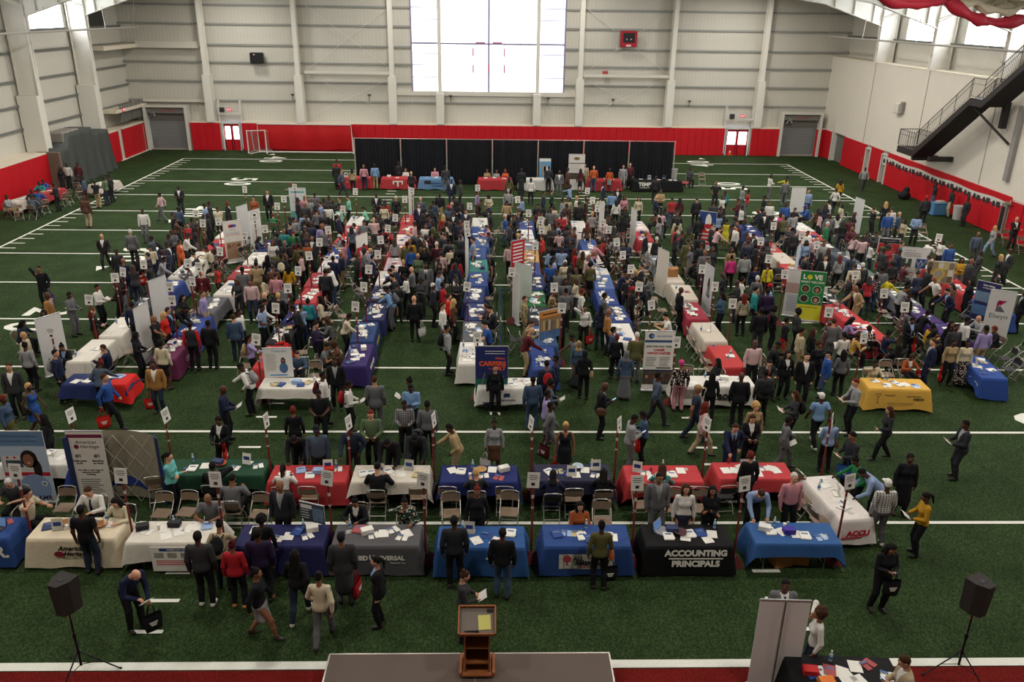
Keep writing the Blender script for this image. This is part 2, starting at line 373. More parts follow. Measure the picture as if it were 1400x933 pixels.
for a, b in ((BY0+.4, 30.6), (31.9, 46.9), (47.75, 49.7), (50.55, 54.9), (57.3, 58.9)): padsx(mb, RX-.03, a, b, 1)
mb.box((RX+.03, 31.25, 1.1), (.1, 1.2, 2.1))
struct('trim_19', mb, redpad)
mb = MB()
for y in (19.2, 27.2, 35.35, 43.4, 51.5): mb.box((RX-.01, y, 5.2), (.04, .05, 5.8))
struct('trim_20', mb, mat('joint_grey', '9d978c', .8))
# roof, front wall
mb = MB()
for sx in (-1, 1):
    vs = [(sx*30.4, BY0, 12.95), (0, BY0, 16.6), (0, BY1, 16.6), (sx*30.4, BY1, 12.95)]; mb.add(vs+[(a, b, c+.1) for a, b, c in vs], [(0, 1, 2, 3) if sx < 0 else (3, 2, 1, 0), (7, 6, 5, 4)])
struct('ceiling', mb, mat('roof_deck', 'd0ccc4', .8))
mb = MB().box((0, BY1-.05, 14.9), (60.6, .1, 4.0)).box((0, BY0, 7), (60.6, .2, 19))
struct('wall_front', mb, cream)
mb = MB()
for x in np.linspace(-27, 27, 19):
    z = 16.5-abs(x)/30.4*3.65; mb.box((x, 19, z-.12), (.08, 82, .2))
struct('trim_21', mb, colm)
# pipes along the eaves with hangers
for i, (sx, y1) in enumerate(((-1, 56.2), (1, 57.5))):
    mb = MB().tube([(sx*27.0, -2, 9.78), (sx*27.0, y1, 9.78)], .06, 8)
    for y in FR:
        if y < y1: mb.tube([(sx*27.0, y-.9, 9.78), (sx*27.4, y-.1, 11.2)], .03, 6)
    mb.tube([(sx*27.0, y1-1, 9.78), (sx*26.2, y1-1.8, 12.4)], .03, 6)
    tag(mb.build('hanging_pipe', mat('pipe_steel', 'a39e96', .5)), f'long steel pipe hung high along the {"left" if sx < 0 else "right"} side of the hall', 'pipe')
# flange braces
mb = MB()
for y in FR:
    for sx in (-1, 1):
        for k in (0, .5): mb.tube([(sx*28.6, y, 11.0+k*.4), (sx*29.9, y-1.7, 12.1)], .04, 6)
struct('trim_22', mb, colm)
# ---------------------------------------------------------------- doors
def rollup(name, x0, x1, z1, X=None, mark=True):
    r = empty(name, ((x0+x1)/2, 59.3, 0)); r['kind'] = 'structure'
    c = (x0+x1)/2
    mb = MB(); n = 26
    for i in range(n): mb.box((0, .12, (i+.5)*(z1-.55)/n), (x1-x0-.1, .05, (z1-.55)/n-.012))
    mb.build('curtain', greym, r); MB().box((0, .02, z1-.28), (x1-x0-.05, .45, .5), bev=.04).build('hood', mat('hood_grey', '77766f', .6), r)
    mb = MB(); 
    for s in (-1, 1): mb.box((s*((x1-x0)/2+.09), -.05, z1/2), (.2, .9, z1))
    mb.box((0, -.02, z1+.08), (x1-x0+.4, .9, .16)); mb.build('frame', framew, r)
    MB().box((0, .05, .05), (x1-x0, .3, .1)).build('threshold', mat('threshold', '9d958a', .8), r)
    if mark: text('CAUTION', .26, mat('red_letters', 'b3303a', .6), r, Matrix.Translation((.1, -.215, z1-.28)) @ Matrix.Rotation(PI/2, 4, 'X'))
    m = MB().box((-(x1-x0)/2+.55, -.32, z1-.45), (.35, .3, .22), bev=.03).tube([(-(x1-x0)/2+.45, -.3, z1-.5), (-(x1-x0)/2+.3, -.35, z1-.75)], .05).ball((-(x1-x0)/2+.7, -.4, z1-.65), .1)
    m.build('motor', mat('steel_dark', '8a8a88', .4, .5), r)
    return r
rollup('door_1', -28.5, -25.3, 3.5); rollup('door_2', 25.0, 28.15, 3.5)
def glassdoor(name, x0, x1):
    r = empty(name, ((x0+x1)/2, 59.25, 0)); r['kind'] = 'structure'; w_ = x1-x0
    MB().box((-w_/2, 0, 1.1), (.09, .3, 2.3)).box((w_/2, 0, 1.1), (.09, .3, 2.3)).box((0, 0, 2.25), (w_, .3, .1)).box((0, 0, 3.0), (w_+.5, .35, .14)).box((-w_/2-.2, .1, 3.2), (.14, .3, 1.8)).box((w_/2+.2, .1, 3.2), (.14, .3, 1.8)).build('frame', framew, r)
    for s in (-1, 1):
        f = MB().box((s*w_/4, .05, .45), (w_/2-.1, .06, .9)).box((s*w_/4, .05, 2.08), (w_/2-.1, .06, .2)).box((s*.06, .05, 1.1), (.1, .06, 2.1)).box((s*(w_/2-.08), .05, 1.1), (.1, .06, 2.1)).build('door_leaf', redpad if 1 else 0, r)
        MB().box((s*w_/4, .06, 1.44), (w_/2-.2, .03, 1.08)).build('pane', mat('door_pane_daylight', 'eef4ff', .3, emit=3.2, var=0), f)
        MB().tube([(s*.2, -.03, 1.0), (s*(w_/2-.2), -.03, 1.0)], .025, 6).build('push_bar', mat('steel_dark'), f)
    return r
glassdoor('door_3', -22.35, -20.95); glassdoor('door_4', 20.35, 22.25)
def exit_sign(x, z, y=59.05, rz=0, where=''):
    r = empty('exit_sign', (x, y, z), rz)
    MB().box((0, 0, 0), (.42, .08, .26), bev=.02).build('housing', mat('exit_red', 'd05560', .5, emit=.25), r)
    text('EXIT', .19, mat('exit_letters', 'ffd8d8', .5, emit=.8), r, Matrix.Translation((0, -.043, 0)) @ Matrix.Rotation(PI/2, 4, 'X'))
    tag(r, f'small glowing red EXIT sign {where}', 'exit sign')
exit_sign(-21.65, 3.35, 59.15, 0, 'over the left glass doors of the far wall'); exit_sign(21.55, 3.3, 59.15, 0, 'over the right glass doors of the far wall')
exit_sign(-28.6, 55.2, 0, 0, '') if False else None
e = empty('exit_sign', (-28.6, 55.0, 3.72), PI/2); MB().box((0, 0, 0), (.42, .08, .26), bev=.02).build('housing', mat('exit_red'), e)
text('EXIT', .19, mat('exit_letters'), e, Matrix.Translation((0, -.043, 0)) @ Matrix.Rotation(PI/2, 4, 'X')); tag(e, 'small red EXIT sign on the left wall above the slatted grille', 'exit sign')
for x, n_ in ((-22.2, 'left'), (20.6, 'right')):
    m = MB().box((0, 0, 0), (.42, .14, .42), bev=.03); o = m.build('wall_horn', mat('horn_grey', '55554f', .6)); o.location = (x, 59.0, 3.35 if x < 0 else 3.28)
    g = MB(); [g.box((0, -.075, -.13+.065*k), (.34, .02, .03)) for k in range(5)]; g.build('grille', blackm, o); tag(o, f'small gray square box beside the EXIT sign of the {n_} glass doors', 'speaker')
# right wall doors
def side_door(name, y0, y1, z1, m, kind):
    r = empty(name, (RX+.1, (y0+y1)/2, 0)); r['kind'] = 'structure'; w_ = y1-y0
    if kind == 'open':
        MB().box((0, w_/2, z1/2), (.5, .1, z1)).box((0, -w_/2, z1/2), (.5, .1, z1)).box((0, 0, z1), (.5, w_, .1)).build('frame', framew, r)
        MB().box((.45, 0, z1/2), (.06, w_, z1)).build('door_leaf', redpad, r); MB().box((.38, 0, 1.15), (.06, w_-.2, .12)).build('push_bar', framew, r)
    elif kind == 'roll':
        mb = MB(); n = 22
        for i in range(n): mb.box((-.1+.3, 0, (i+.5)*z1/n), (.06, w_, z1/n-.012))
        mb.build('curtain', greym, r); MB().box((.1, w_/2, z1/2), (.7, .1, z1)).build('frame', framew, r)
    else:
        MB().box((-.14, 0, z1/2), (.05, w_, z1)).build('door_leaf', m, r); MB().box((-.17, w_/2, z1/2), (.03, .07, z1)).box((-.17, -.1, z1+.02), (.03, w_*.8, .05)).build('frame', framew, r)
        MB().box((-.2, -.4, 1.1), (.06, .08, .22)).build('handle', mat('steel_dark'), r)
    return r
side_door('door_5', 55.0, 57.2, 3.2, greym, 'roll'); side_door('door_6', 50.6, 52.2, 2.1, redpad, 'leaf'); side_door('door_7', 46.95, 47.75, 2.05, redpad, 'open'); side_door('door_8', 49.75, 50.5, 2.05, redpad, 'open'); side_door('door_9', 30.7, 31.9, 2.1, redpad, 'leaf')
# wall things
def wall_box(name, loc, d, m, label, cat, rz=0, parts=()):
    r = empty(name, loc, rz); MB().box((0, 0, 0), d, bev=min(d)*.12).build('housing', m, r)
    for n_, c, dd, mm in parts: MB().box(c, dd).build(n_, mm, r)
    tag(r, label, cat); return r
wall_box('scoreboard_clock', (12.0-.55, 59.3, 9.3), (1.35, .35, 1.25), mat('panel_red', 'a01c28', .5), 'red square clock panel high on the far wall right of the window', 'clock', 0,
         (('bezel', (0, -.17, .1), (.95, .04, .75), mat('dark_screen', '2a2226', .4)), ('nameplate', (0, -.18, -.5), (.4, .03, .14), mat('plate', 'd8b8b8', .5)), ('bracket', (-.72, .1, 0), (.08, .3, 1.35), mat('steel_dark')))
         )
r = TOPS[-1]; mb = MB()
for sx in (-.18, .18): mb.lathe([(.06, 0), (.03, .05)], (0, 0, 0), 8, 0, Matrix.Translation((sx, -.2, -.02)) @ Matrix.Rotation(PI/2, 4, 'X'))
mb.build('lamp', mat('lamp_dim', 'c9c0c0', .4), r)
wall_box('wall_speaker', (-19.0, 59.4, 7.45), (1.05, .5, .85), blackm, 'black rectangular speaker box high on the far wall left of the window', 'speaker', 0, (('nameplate', (-.15, -.26, .28), (.12, .02, .08), mat('plate')), ('bracket', (0, .3, 0), (.3, .2, .3), mat('steel_dark'))))
wall_box('fire_alarm_bell', (9.7, 59.5, 6.62), (.45, .2, .3), mat('panel_red2', '9a4040', .5), 'small red device on the beam right of the window', 'fire alarm')
wall_box('wall_vent_unit', (28.6, 46.5, 5.4), (.35, .7, .7), mat('unit_white', 'c9c4b8', .6), 'small white box mounted mid height on the plain right wall', 'box', 0, (('side_panel', (.05, -.5, .1), (.2, .25, .75), mat('unit_grey', '8d8a80', .6)),))
wall_box('control_panel', (28.62, 32.1, 1.05), (.12, .5, 1.7), mat('panel_steel', '8f8a80', .4, .4), 'tall narrow steel panel hanging on the red right wall', 'panel', 0, (('hose_rack', (-.08, 0, 0), (.05, .25, 1.3), mat('dark_screen')), ('lamp_arm', (-.05, -.3, .9), (.08, .5, .12), mat('panel_steel'))))
for i, (x, z) in enumerate(((-16.4, 4.35), (-10, 4.4), (-3.2, 4.4), (5, 4.3), (10.5, 4.25), (17, 4.2))):
    m = MB().tube([(0, 0, -.25), (0, 0, .2)], .03, 6).lathe([(.05, 0), (.16, .12), (.16, .16)], (0, 0, .12), 8); o = m.build('alarm_strobe', mat('horn_grey')); o.location = (x, 59.6, z)
    tag(o, 'small gray detector standing on the lowest girt of the far wall', 'detector', 'detectors along the far wall')
# slatted grille and louvre on the left wall
mb = MB(); [mb.box((0, 0, -.75+.1*k), (.06, 4.6, .06)) for k in range(16)]; o = mb.build('wall_grille', mat('grille_grey', '75746e', .5)); o.location = (-28.9, 57.0, 2.95+.45)
o.scale = (1, .85, .8); g = MB(); [g.box((.02, -2.2+.5*k, 0), (.05, .05, 1.6)) for k in range(10)]; g.build('mullion', mat('girt_dark_steel'), o); tag(o, 'gray slatted grille low on the left wall near the far corner', 'grille')
mb = MB(); [mb.box((0, 0, -.9+.15*k), (.08, 3.8, .08)) for k in range(13)]; o = mb.build('wall_louvre', mat('louvre_dark', '4d5050', .5)); o.location = (-30.02, 55.5, 10.7); MB().box((-.05, 0, 0), (.03, 3.8, 2)).build('back_plate', mat('dark_screen'), o); tag(o, 'dark louvre high on the left wall right of the lit clerestory window', 'louvre')
mb = MB()
# covered equipment by the left wall
V = []
def covered():
    r = empty('covered_mat_stack', (-28.3, 46.6, 0))
    prof = [(0, 2.3), (.15, 2.75), (2.6, 3.2), (4.6, 3.4), (5.0, 3.1), (7.2, 2.9)]
    pts = []; n = 40; m = 10; vs = []; fs = []
    for i in range(n+1):
        y = -3.6+7.3*i/n; zt = 2.55 if y < -2.4 else (3.35 if y < 1.2 else 2.9)
        zt += .04*math.sin(i*1.7)
        for j in range(m+1):
            t = j/m; z = zt*(1-t); x = .35+.14*math.sin(i*.9+t*2)*t+.08*math.sin(i*2.1)*t+.25*t
            vs.append((x, y, z))
        vs.append((-1.2, y, zt)); vs.append((-1.2, y, 0))
    c = m+3
    for i in range(n):
        for j in range(m): fs.append((i*c+j, (i+1)*c+j, (i+1)*c+j+1, i*c+j+1))
        fs.append((i*c+m+1, (i+1)*c+m+1, (i+1)*c, i*c))
    fs.append(tuple([j for j in range(m+1)]+[m+2, m+1])); k = n*c; fs.append(tuple(reversed([k+j for j in range(m+1)]+[k+m+2, k+m+1])))
    MB().add(vs, fs).build('cover', mat('charcoal_tarp', '3f4340', .55, bump=.3, scale=3), r, True)
    MB().box((-.35, -3.75, 1.2), (1.5, .25, 2.4), bev=.06).build('mat_stack', mat('brown_tarp', '6a5c4e', .7, bump=.4, scale=4), r)
    MB().box((-.4, -1.3, 3.1), (1.1, 2.4, .7), bev=.08).build('top_mat', mat('grey_tarp', '807a72', .7), r)
    tag(r, 'tall stack of mats under a dark charcoal tarp against the left wall', 'covered stack')
covered()
# ---------------------------------------------------------------- lamps under the roof, nearest row added to light the foreground
for i, (x, y) in enumerate(LAMPS):
    zr = 16.4-abs(x)/30.4*3.65-.9
    r = empty('high_bay_lamp', (x, y, zr)); MB().lathe([(.45, -.25), (.4, -.05), (.16, .15), (.1, .3)], (0, 0, 0), 14).build('housing', mat('lamp_housing', 'b9b9b4', .4), r)
    MB().tube([(0, 0, .3), (0, 0, .85)], .03, 6).build('stem', mat('steel_dark'), r)
    MB().lathe([(.38, 0), (.38, .02)], (0, 0, -.27), 14).build('lens', mat('lamp_lens', 'fff4e0', .4, emit=6., var=0), r)
    tag(r, 'round high bay lamp hanging under the hall roof', 'lamp', 'high bay lamps under the roof')
    area('lamp_light', (x, y, zr-.32), 1.1, 1.1, LAMP_POWER[y])
# ---------------------------------------------------------------- staircase on the right wall
def stairs():
    r = empty('steel_staircase', (27.5, 36, 0)); dk = mat('stair_steel', '2f2c2b', .5, .2); rl = mat('rail_steel', '1d1c1e', .5)
    def P(y, z, x=0): return (x, y-36, z)
    path = [(42.0, 3.5), (39.9, 3.5), (34.7, 7.2), (33.5, 7.2), (29.2, 10.3), (27.4, 10.3)]
    for x in (-.62, .62):
        mb = MB()
        for (a, b), (c, d) in zip(path, path[1:]):
            vs = [P(a, b-.38, x-.03), P(c, d-.38, x-.03), P(c, d+.03, x-.03), P(a, b+.03, x-.03)]; vs += [(v[0]+.06, v[1], v[2]) for v in vs]
            mb.add(vs, [(0, 1, 2, 3), (7, 6, 5, 4), (0, 4, 5, 1), (1, 5, 6, 2), (2, 6, 7, 3), (3, 7, 4, 0)])
        mb.build('stringer', dk, r)
    mb = MB()
    for (a, b), (c, d) in zip(path, path[1:]):
        if abs(b-d) < .01: mb.box(P((a+c)/2, b-.03), (1.2, abs(a-c), .06)); 
        else:
            n = int(abs(d-b)/.18)
            for k in range(n): t = (k+.5)/n; mb.box(P(a+(c-a)*t, b+(d-b)*t), (1.2, .3, .04)); mb.box(P(a+(c-a)*t-.14, b+(d-b)*t-.08), (1.2, .02, .17))
    mb.build('tread', dk, r)
    mb = MB()
    for (a, b), (c, d) in zip(path, path[1:]):
        if abs(b-d) > .01: 
            vs = [P(a, b-.36, -.6), P(a, b-.36, .6), P(c, d-.36, .6), P(c, d-.36, -.6)]; mb.add(vs+[(v[0], v[1], v[2]+.02) for v in vs], [(0, 1, 2, 3), (7, 6, 5, 4), (0, 4, 5, 1), (2, 6, 7, 3)])
    mb.build('soffit', mat('stair_soffit', '201e1e', .7), r)
    for x in (-.65, .62):
        mb = MB()
        for h in (1.07, .78, .12):
            mb.tube([P(a, b+h, x) for a, b in path], .022 if h > 1 else .014, 6)
        for (a, b), (c, d) in zip(path, path[1:]):
            n = max(2, int(abs(a-c)/.14))
            for k in range(n+1):
                t = k/n; y = a+(c-a)*t; z = b+(d-b)*t; mb.tube([P(y, z+.1, x), P(y, z+1.07, x)], .022 if k in (0, n) or k % 9 == 0 else .009, 5, cap=False)
        mb.build('railing', rl, r)
    mb = MB()
    for k in range(9): mb.tube([P(42.0, 3.55, -.6+.15*k), P(42.0, 4.57, -.6+.15*k)], .012, 5)
    mb.tube([P(42.0, 4.57, -.65), P(42.0, 4.57, .62)], .022, 6); mb.build('end_railing', rl, r)
    MB().tube([P(34.6, 6.8, -.5), P(33.2, 4.9, 1.2)], .07, 8).build('strut', dk, r); MB().box(P(33.7, 6.4, .9), (.3, .3, 1.4)).build('bracket', dk, r); MB().box(P(40.3, 3.0, .4), (1.6, .25, .3)).box(P(38.6, 3.2, .5), (1.5, .25, .3)).build('bracket', dk, r)
    MB().box(P(32.7, 5.0, 1.2), (.25, .35, 4.0)).build('post', mat('post_grey', '8d8a86', .6), r)
    tag(r, 'dark steel staircase with railings climbing along the right wall', 'staircase')
stairs()
# divider curtain bundled under the roof
def bundle(sx, pts, label):
    r = empty('bundled_divider_curtain', (sx*pts[0][0], 30, 0)); red = MB(); wt = MB(); x0 = pts[0][0]
    rs = random.Random(3)
    n = 60; path = []; up = []
    for i in range(n+1):
        t = i/n*(len(pts)-1); k = min(int(t), len(pts)-2); f = t-k; a, b = pts[k], pts[k+1]
        x = a[0]+(b[0]-a[0])*f; z = a[1]+(b[1]-a[1])*f-.55*math.sin(PI*f); path.append((sx*(x-x0), 0, z)); up.append((sx*(x-x0), .25, z+.55+.1*math.sin(i)))
    red.tube(path, [.22+.07*math.sin(i*.9)+(.05 if i % 15 > 2 else -.06) for i in range(n+1)], 12)
    for q in range(5):
        red.tube([(p[0], p[1]-.16+.08*q, p[2]+.1+.05*math.sin(i*.6+q*2)) for i, p in enumerate(path)], .07, 6)
    for q in range(7): wt.tube([(p[0], p[1]-.35+.13*q, p[2]+.12*math.sin(i*.7+q*1.9)+.1*q) for i, p in enumerate(up)], [.16+.05*math.sin(i*1.3+q) for i in range(len(up))], 8)
    red.build('hem', mat('red_curtain', '8e1626', .6, bump=.4, scale=6), r, True); wt.build('netting', mat('cream_netting', 'b5ab92', .8, bump=.5, scale=20, var=.25), r, True)
    st = MB()
    for k, p in enumerate(pts): st.tube([(sx*(p[0]-x0), 0, p[1]-.3), (sx*(p[0]-x0), .1, p[1]+1.3)], .05, 6); st.lathe([(.2, -.12), (.27, 0), (.2, .12)], (sx*(p[0]-x0), 0, p[1]), 10)
    st.build('tie_strap', mat('strap_red', '7c1424', .6), r); tag(r, label, 'curtain')
bundle(1, [(17.5, 12.9), (22.0, 12.15), (26.1, 11.35), (30, 10.9)], 'red and cream divider curtain bundled under the roof, upper right corner')
bundle(-1, [(17.5, 13.9), (22.0, 13.3), (26.4, 12.5), (30, 11.8)], 'red divider curtain bundled under the roof, upper left corner')
# ---------------------------------------------------------------- people: one continuous surface per body or garment
def _rc(P, a, b, r1, r2):
    a = np.asarray(a, float); ba = np.asarray(b, float)-a; l2 = ba@ba+1e-12
    q = [P[i]-a[i] for i in range(3)]
    t = np.clip((q[0]*ba[0]+q[1]*ba[1]+q[2]*ba[2])/l2, 0, 1)
    return np.sqrt((q[0]-t*ba[0])**2+(q[1]-t*ba[1])**2+(q[2]-t*ba[2])**2)-(r1+(r2-r1)*t)
def _el(P, c, r, A):
    q = [P[i]-c[i] for i in range(3)]
    if A is not None: q = [A[0][k]*q[0]+A[1][k]*q[1]+A[2][k]*q[2] for k in range(3)]
    k0 = np.sqrt((q[0]/r[0])**2+(q[1]/r[1])**2+(q[2]/r[2])**2); k1 = np.sqrt((q[0]/r[0]**2)**2+(q[1]/r[1]**2)**2+(q[2]/r[2]**2)**2)+1e-9
    return k0*(k0-1)/k1
def _lines(lo, hi, st, fine, fs):
    out = [lo]
    while out[-1] < hi:
        s = st
        for a, b in fine:
            if a-st < out[-1] < b: s = fs
        out.append(out[-1]+s)
    return np.array(out)
def net(groups, st=.017, fine=None, fs=.008, sub=()):
    """groups: list of (primitives, cuts); primitive = ('c',a,b,r1,r2,k) or ('e',c,r,A,k); surface nets of their smooth union"""
    lo = np.full(3, 9.); hi = -lo
    for pr, _ in groups:
        for p in pr:
            if p[0] == 'c':
                for e, r in ((p[1], p[3]), (p[2], p[4])): lo = np.minimum(lo, np.asarray(e)-r); hi = np.maximum(hi, np.asarray(e)+r)
            else: m = max(p[2]); lo = np.minimum(lo, np.asarray(p[1])-m); hi = np.maximum(hi, np.asarray(p[1])+m)
    lo -= 2*st; hi += 2*st
    ax = [_lines(lo[i], hi[i], st, [(fine[0][i]-fine[1], fine[0][i]+fine[1])] if fine else [], fs) for i in range(3)]
    X, Y, Z = np.meshgrid(*ax, indexing='ij', sparse=True)
    F = None
    for pr, cuts in groups:
        G = np.full((len(ax[0]), len(ax[1]), len(ax[2])), .3)
        for p in pr:
            if p[0] == 'c':
                a = np.minimum(np.asarray(p[1])-p[3], np.asarray(p[2])-p[4]); b = np.maximum(np.asarray(p[1])+p[3], np.asarray(p[2])+p[4])
            else: m = max(p[2]); a = np.asarray(p[1])-m; b = np.asarray(p[1])+m
            mg = .07
            sl = [slice(max(0, np.searchsorted(ax[i], a[i]-mg)-1), np.searchsorted(ax[i], b[i]+mg)+1) for i in range(3)]
            Q = (X[sl[0]], Y[:, sl[1]], Z[:, :, sl[2]])
            d = _rc(Q, p[1], p[2], p[3], p[4]) if p[0] == 'c' else _el(Q, p[1], p[2], p[3])
            g = G[tuple(sl)]; k = p[-1]
            h = np.maximum(k-np.abs(g-d), 0)/k
            G[tuple(sl)] = np.minimum(g, d)-h*h*k*.25
        for c in cuts: G = np.maximum(G, c(X, Y, Z))
        F = G if F is None else np.minimum(F, G)
    for c in sub: F = np.maximum(F, c(X, Y, Z))
    nx, ny, nz = F.shape; S = F < 0
    cells = np.zeros((nx-1, ny-1, nz-1), int)
    for i in (0, 1):
        for j in (0, 1):
            for k in (0, 1): cells += S[i:nx-1+i, j:ny-1+j, k:nz-1+k]
    act = (cells > 0) & (cells < 8); idx = np.full(act.shape, -1); ci = np.argwhere(act); idx[act] = np.arange(len(ci))
    acc = np.zeros((len(ci), 3)); cnt = np.zeros(len(ci)); I, Jj, K = ci.T
    for d in range(3):
        for u in (0, 1):
            for v in (0, 1):
                o = [0, 0, 0]; e = [(d+1) % 3, (d+2) % 3]; o[e[0]] = u; o[e[1]] = v; o2 = list(o); o2[d] = 1
                f0 = F[I+o[0], Jj+o[1], K+o[2]]; f1 = F[I+o2[0], Jj+o2[1], K+o2[2]]
                m = (f0 < 0) != (f1 < 0); t = np.where(m, f0/(f0-f1+1e-12), 0)
                for q in range(3):
                    a = ax[q][ci[:, q]+o[q]]; b = ax[q][ci[:, q]+o2[q]]
                    acc[:, q] += np.where(m, a+(b-a)*t, 0)
                cnt += m
    V = acc/cnt[:, None]; quads = []
    for d in range(3):
        e1, e2 = (d+1) % 3, (d+2) % 3
        sa = [slice(None)]*3; sb = [slice(None)]*3; sa[d] = slice(0, -1); sb[d] = slice(1, None)
        ch = S[tuple(sa)] != S[tuple(sb)]
        E = np.argwhere(ch); E = E[(E[:, e1] > 0) & (E[:, e2] > 0) & (E[:, e1] < F.shape[e1]-1) & (E[:, e2] < F.shape[e2]-1)]
        ins = S[E[:, 0], E[:, 1], E[:, 2]]
        def g(a, b):
            Q = E.copy(); Q[:, e1] -= a; Q[:, e2] -= b; return idx[Q[:, 0], Q[:, 1], Q[:, 2]]
        q = np.stack([g(1, 1), g(0, 1), g(0, 0), g(1, 0)], 1)
        q[~ins] = q[~ins][:, ::-1]; quads.append(q)
    return V, np.concatenate(quads)
def to_mesh(name, V, Q, mats, smooth=True, extra=None):
    me = bpy.data.meshes.new(name); v = V.tolist(); f = Q.tolist(); mi = [0]*len(f)
    if extra is not None:
        k = len(v); v += extra.v; f += [tuple(i+k for i in q) for q in extra.f]; mi += extra.mi
    me.from_pydata(v, [], f); me.update()
    for m in mats: me.materials.append(m)
    me.polygons.foreach_set('material_index', mi); me.polygons.foreach_set('use_smooth', [smooth]*len(f))
    return me
def ik(a, c, l1, l2, hint):
    a = np.asarray(a, float); c = np.asarray(c, float); d = c-a; L = np.linalg.norm(d)
    if L > (l1+l2)*.985: c = a+d/L*(l1+l2)*.985; d = c-a; L = np.linalg.norm(d)
    u = d/L; x = (l1*l1-l2*l2+L*L)/(2*L); h = math.sqrt(max(l1*l1-x*x, 0))
    n = np.asarray(hint, float); n = n-u*(n@u); n /= np.linalg.norm(n)+1e-9
    return a+u*x+n*h, c
# pose -> torso lean, head nod, left wrist, right wrist (x is mirrored for left), elbow hint, legs
POSES = {
 'S': dict(w=[(-.25, .03, .86), (.25, .05, .86)]),
 'H': dict(w=[(-.11, .27, 1.08), (.12, .29, 1.10)], nod=.35),
 'K': dict(w=[(-.06, .27, 1.16), (.06, .27, 1.17)], nod=.45, lean=.05),
 'P': dict(w=[(-.24, .06, .88), (.15, .10, 1.50)], nod=.1),
 'W': dict(w=[(-.25, .20, .93), (.25, -.13, .90)], legs=[(-.09, -.27, .14), (.09, .30, .09)], nod=.05),
 'V': dict(w=[(-.12, .28, 1.08), (.24, -.05, .88)], legs=[(-.09, .28, .09), (.09, -.25, .13)], nod=.25),
 'B': dict(w=[(-.20, .50, .83), (.16, .58, .83)], lean=.85, nod=.25, back=.12),
 'G': dict(w=[(-.2, .12, .95), (.20, .55, .98)], lean=.3, nod=.25, back=.05),
 'R': dict(w=[(-.20, .20, 1.02), (.34, .48, 1.22)], nod=.05),
 'C': dict(w=[(.10, .22, 1.17), (-.10, .25, 1.14)], hint=(0, .1, -1)),
 'A': dict(w=[(-.2, .05, 1.02), (.2, .05, 1.02)], hint=(1, -.5, 0)),
 'T': dict(w=[(-.14, .46, .83), (.16, .44, .83)], sit=1, lean=.22, nod=.35),
 'L': dict(w=[(-.10, .33, .70), (.10, .33, .70)], sit=1, lean=-.03, nod=.2),
 'U': dict(w=[(-.10, .44, .88), (.12, .46, 1.02)], lean=.62, nod=.6, back=.1),
 'Q': dict(w=[(-.16, .42, .83), (.14, .20, 1.05)], sit=1, lean=.15, nod=.1),
}
def skeleton(pose, fem):
    D = POSES[pose]; lean = D.get('lean', 0.); sit = D.get('sit', 0)
    J = {}; pz = .55 if sit else .95; P = np.array([0, -D.get('back', 0.), pz])
    u = np.array([0, math.sin(lean), math.cos(lean)]); f = np.array([0, math.cos(lean), -math.sin(lean)])
    J['P'] = P; J['u'] = u; J['f'] = f; J['N'] = P+u*.505
    sw = .165 if fem else .19
    hn = lean*.75+D.get('nod', .1); hu = np.array([0, math.sin(hn), math.cos(hn)]); hf = np.array([0, math.cos(hn), -math.sin(hn)])
    J['hn'] = hn; J['H'] = P+u*.565+hu*.125+hf*.012; J['hu'] = hu; J['hf'] = hf
    J['S'] = [P+u*.445+np.array([s*sw, 0, 0]) for s in (-1, 1)]
    hint = D.get('hint', (.55, -.7, -.3)); J['E'] = []; J['W'] = []
    for i, s in enumerate((-1, 1)):
        e, wr = ik(J['S'][i], D['w'][i], .285, .26, (hint[0]*s, hint[1], hint[2])); J['E'].append(e); J['W'].append(wr)
    J['hip'] = [P+np.array([s*.088, 0, -.03]) for s in (-1, 1)]; J['kn'] = []; J['an'] = []
    lg = D.get('legs', [(-.11, .40 if sit else .02, .09), (.12, .44 if sit else -.03, .09)])
    for i, s in enumerate((-1, 1)):
        k, a = ik(J['hip'][i], lg[i], .43, .42, (s*.12, 1, .9 if sit else .0)); J['kn'].append(k); J['an'].append(a)
    J['sit'] = sit; J['fem'] = fem; J['A'] = np.array([[1, 0, 0], [0, f[1], u[1]], [0, f[2], u[2]]])
    J['AH'] = np.array([[1, 0, 0], [0, hf[1], hu[1]], [0, hf[2], hu[2]]])
    return J
def tp(J, x, y, z): return J['P']+np.array([x, 0, 0])+J['f']*y+J['u']*z
def torso(J, o=0.):
    A = J['A']; F = J['fem']; o2 = o
    if F:
        L = [('e', tp(J, 0, -.01, .0), (.172+o, .118+o, .13+o), A, .05), ('e', tp(J, 0, 0, .16), (.125+o, .092+o, .14+o), A, .07),
             ('e', tp(J, 0, .005, .32), (.145+o, .10+o, .15+o), A, .06), ('e', tp(J, -.065, .075, .31), (.062+o, .058+o, .06+o), A, .05), ('e', tp(J, .065, .075, .31), (.062+o, .058+o, .06+o), A, .05)]
    else:
        L = [('e', tp(J, 0, -.01, .0), (.165+o, .118+o, .13+o), A, .05), ('e', tp(J, 0, .012, .15), (.15+o, .112+o, .16+o), A, .07),
             ('e', tp(J, 0, .01, .32), (.172+o, .115+o, .16+o), A, .07)]
    sw = .115 if F else .135
    L.append(('c', tp(J, -sw, -.005, .43), tp(J, sw, -.005, .43), .058+o2*.8, .058+o2*.8, .07))
    return L
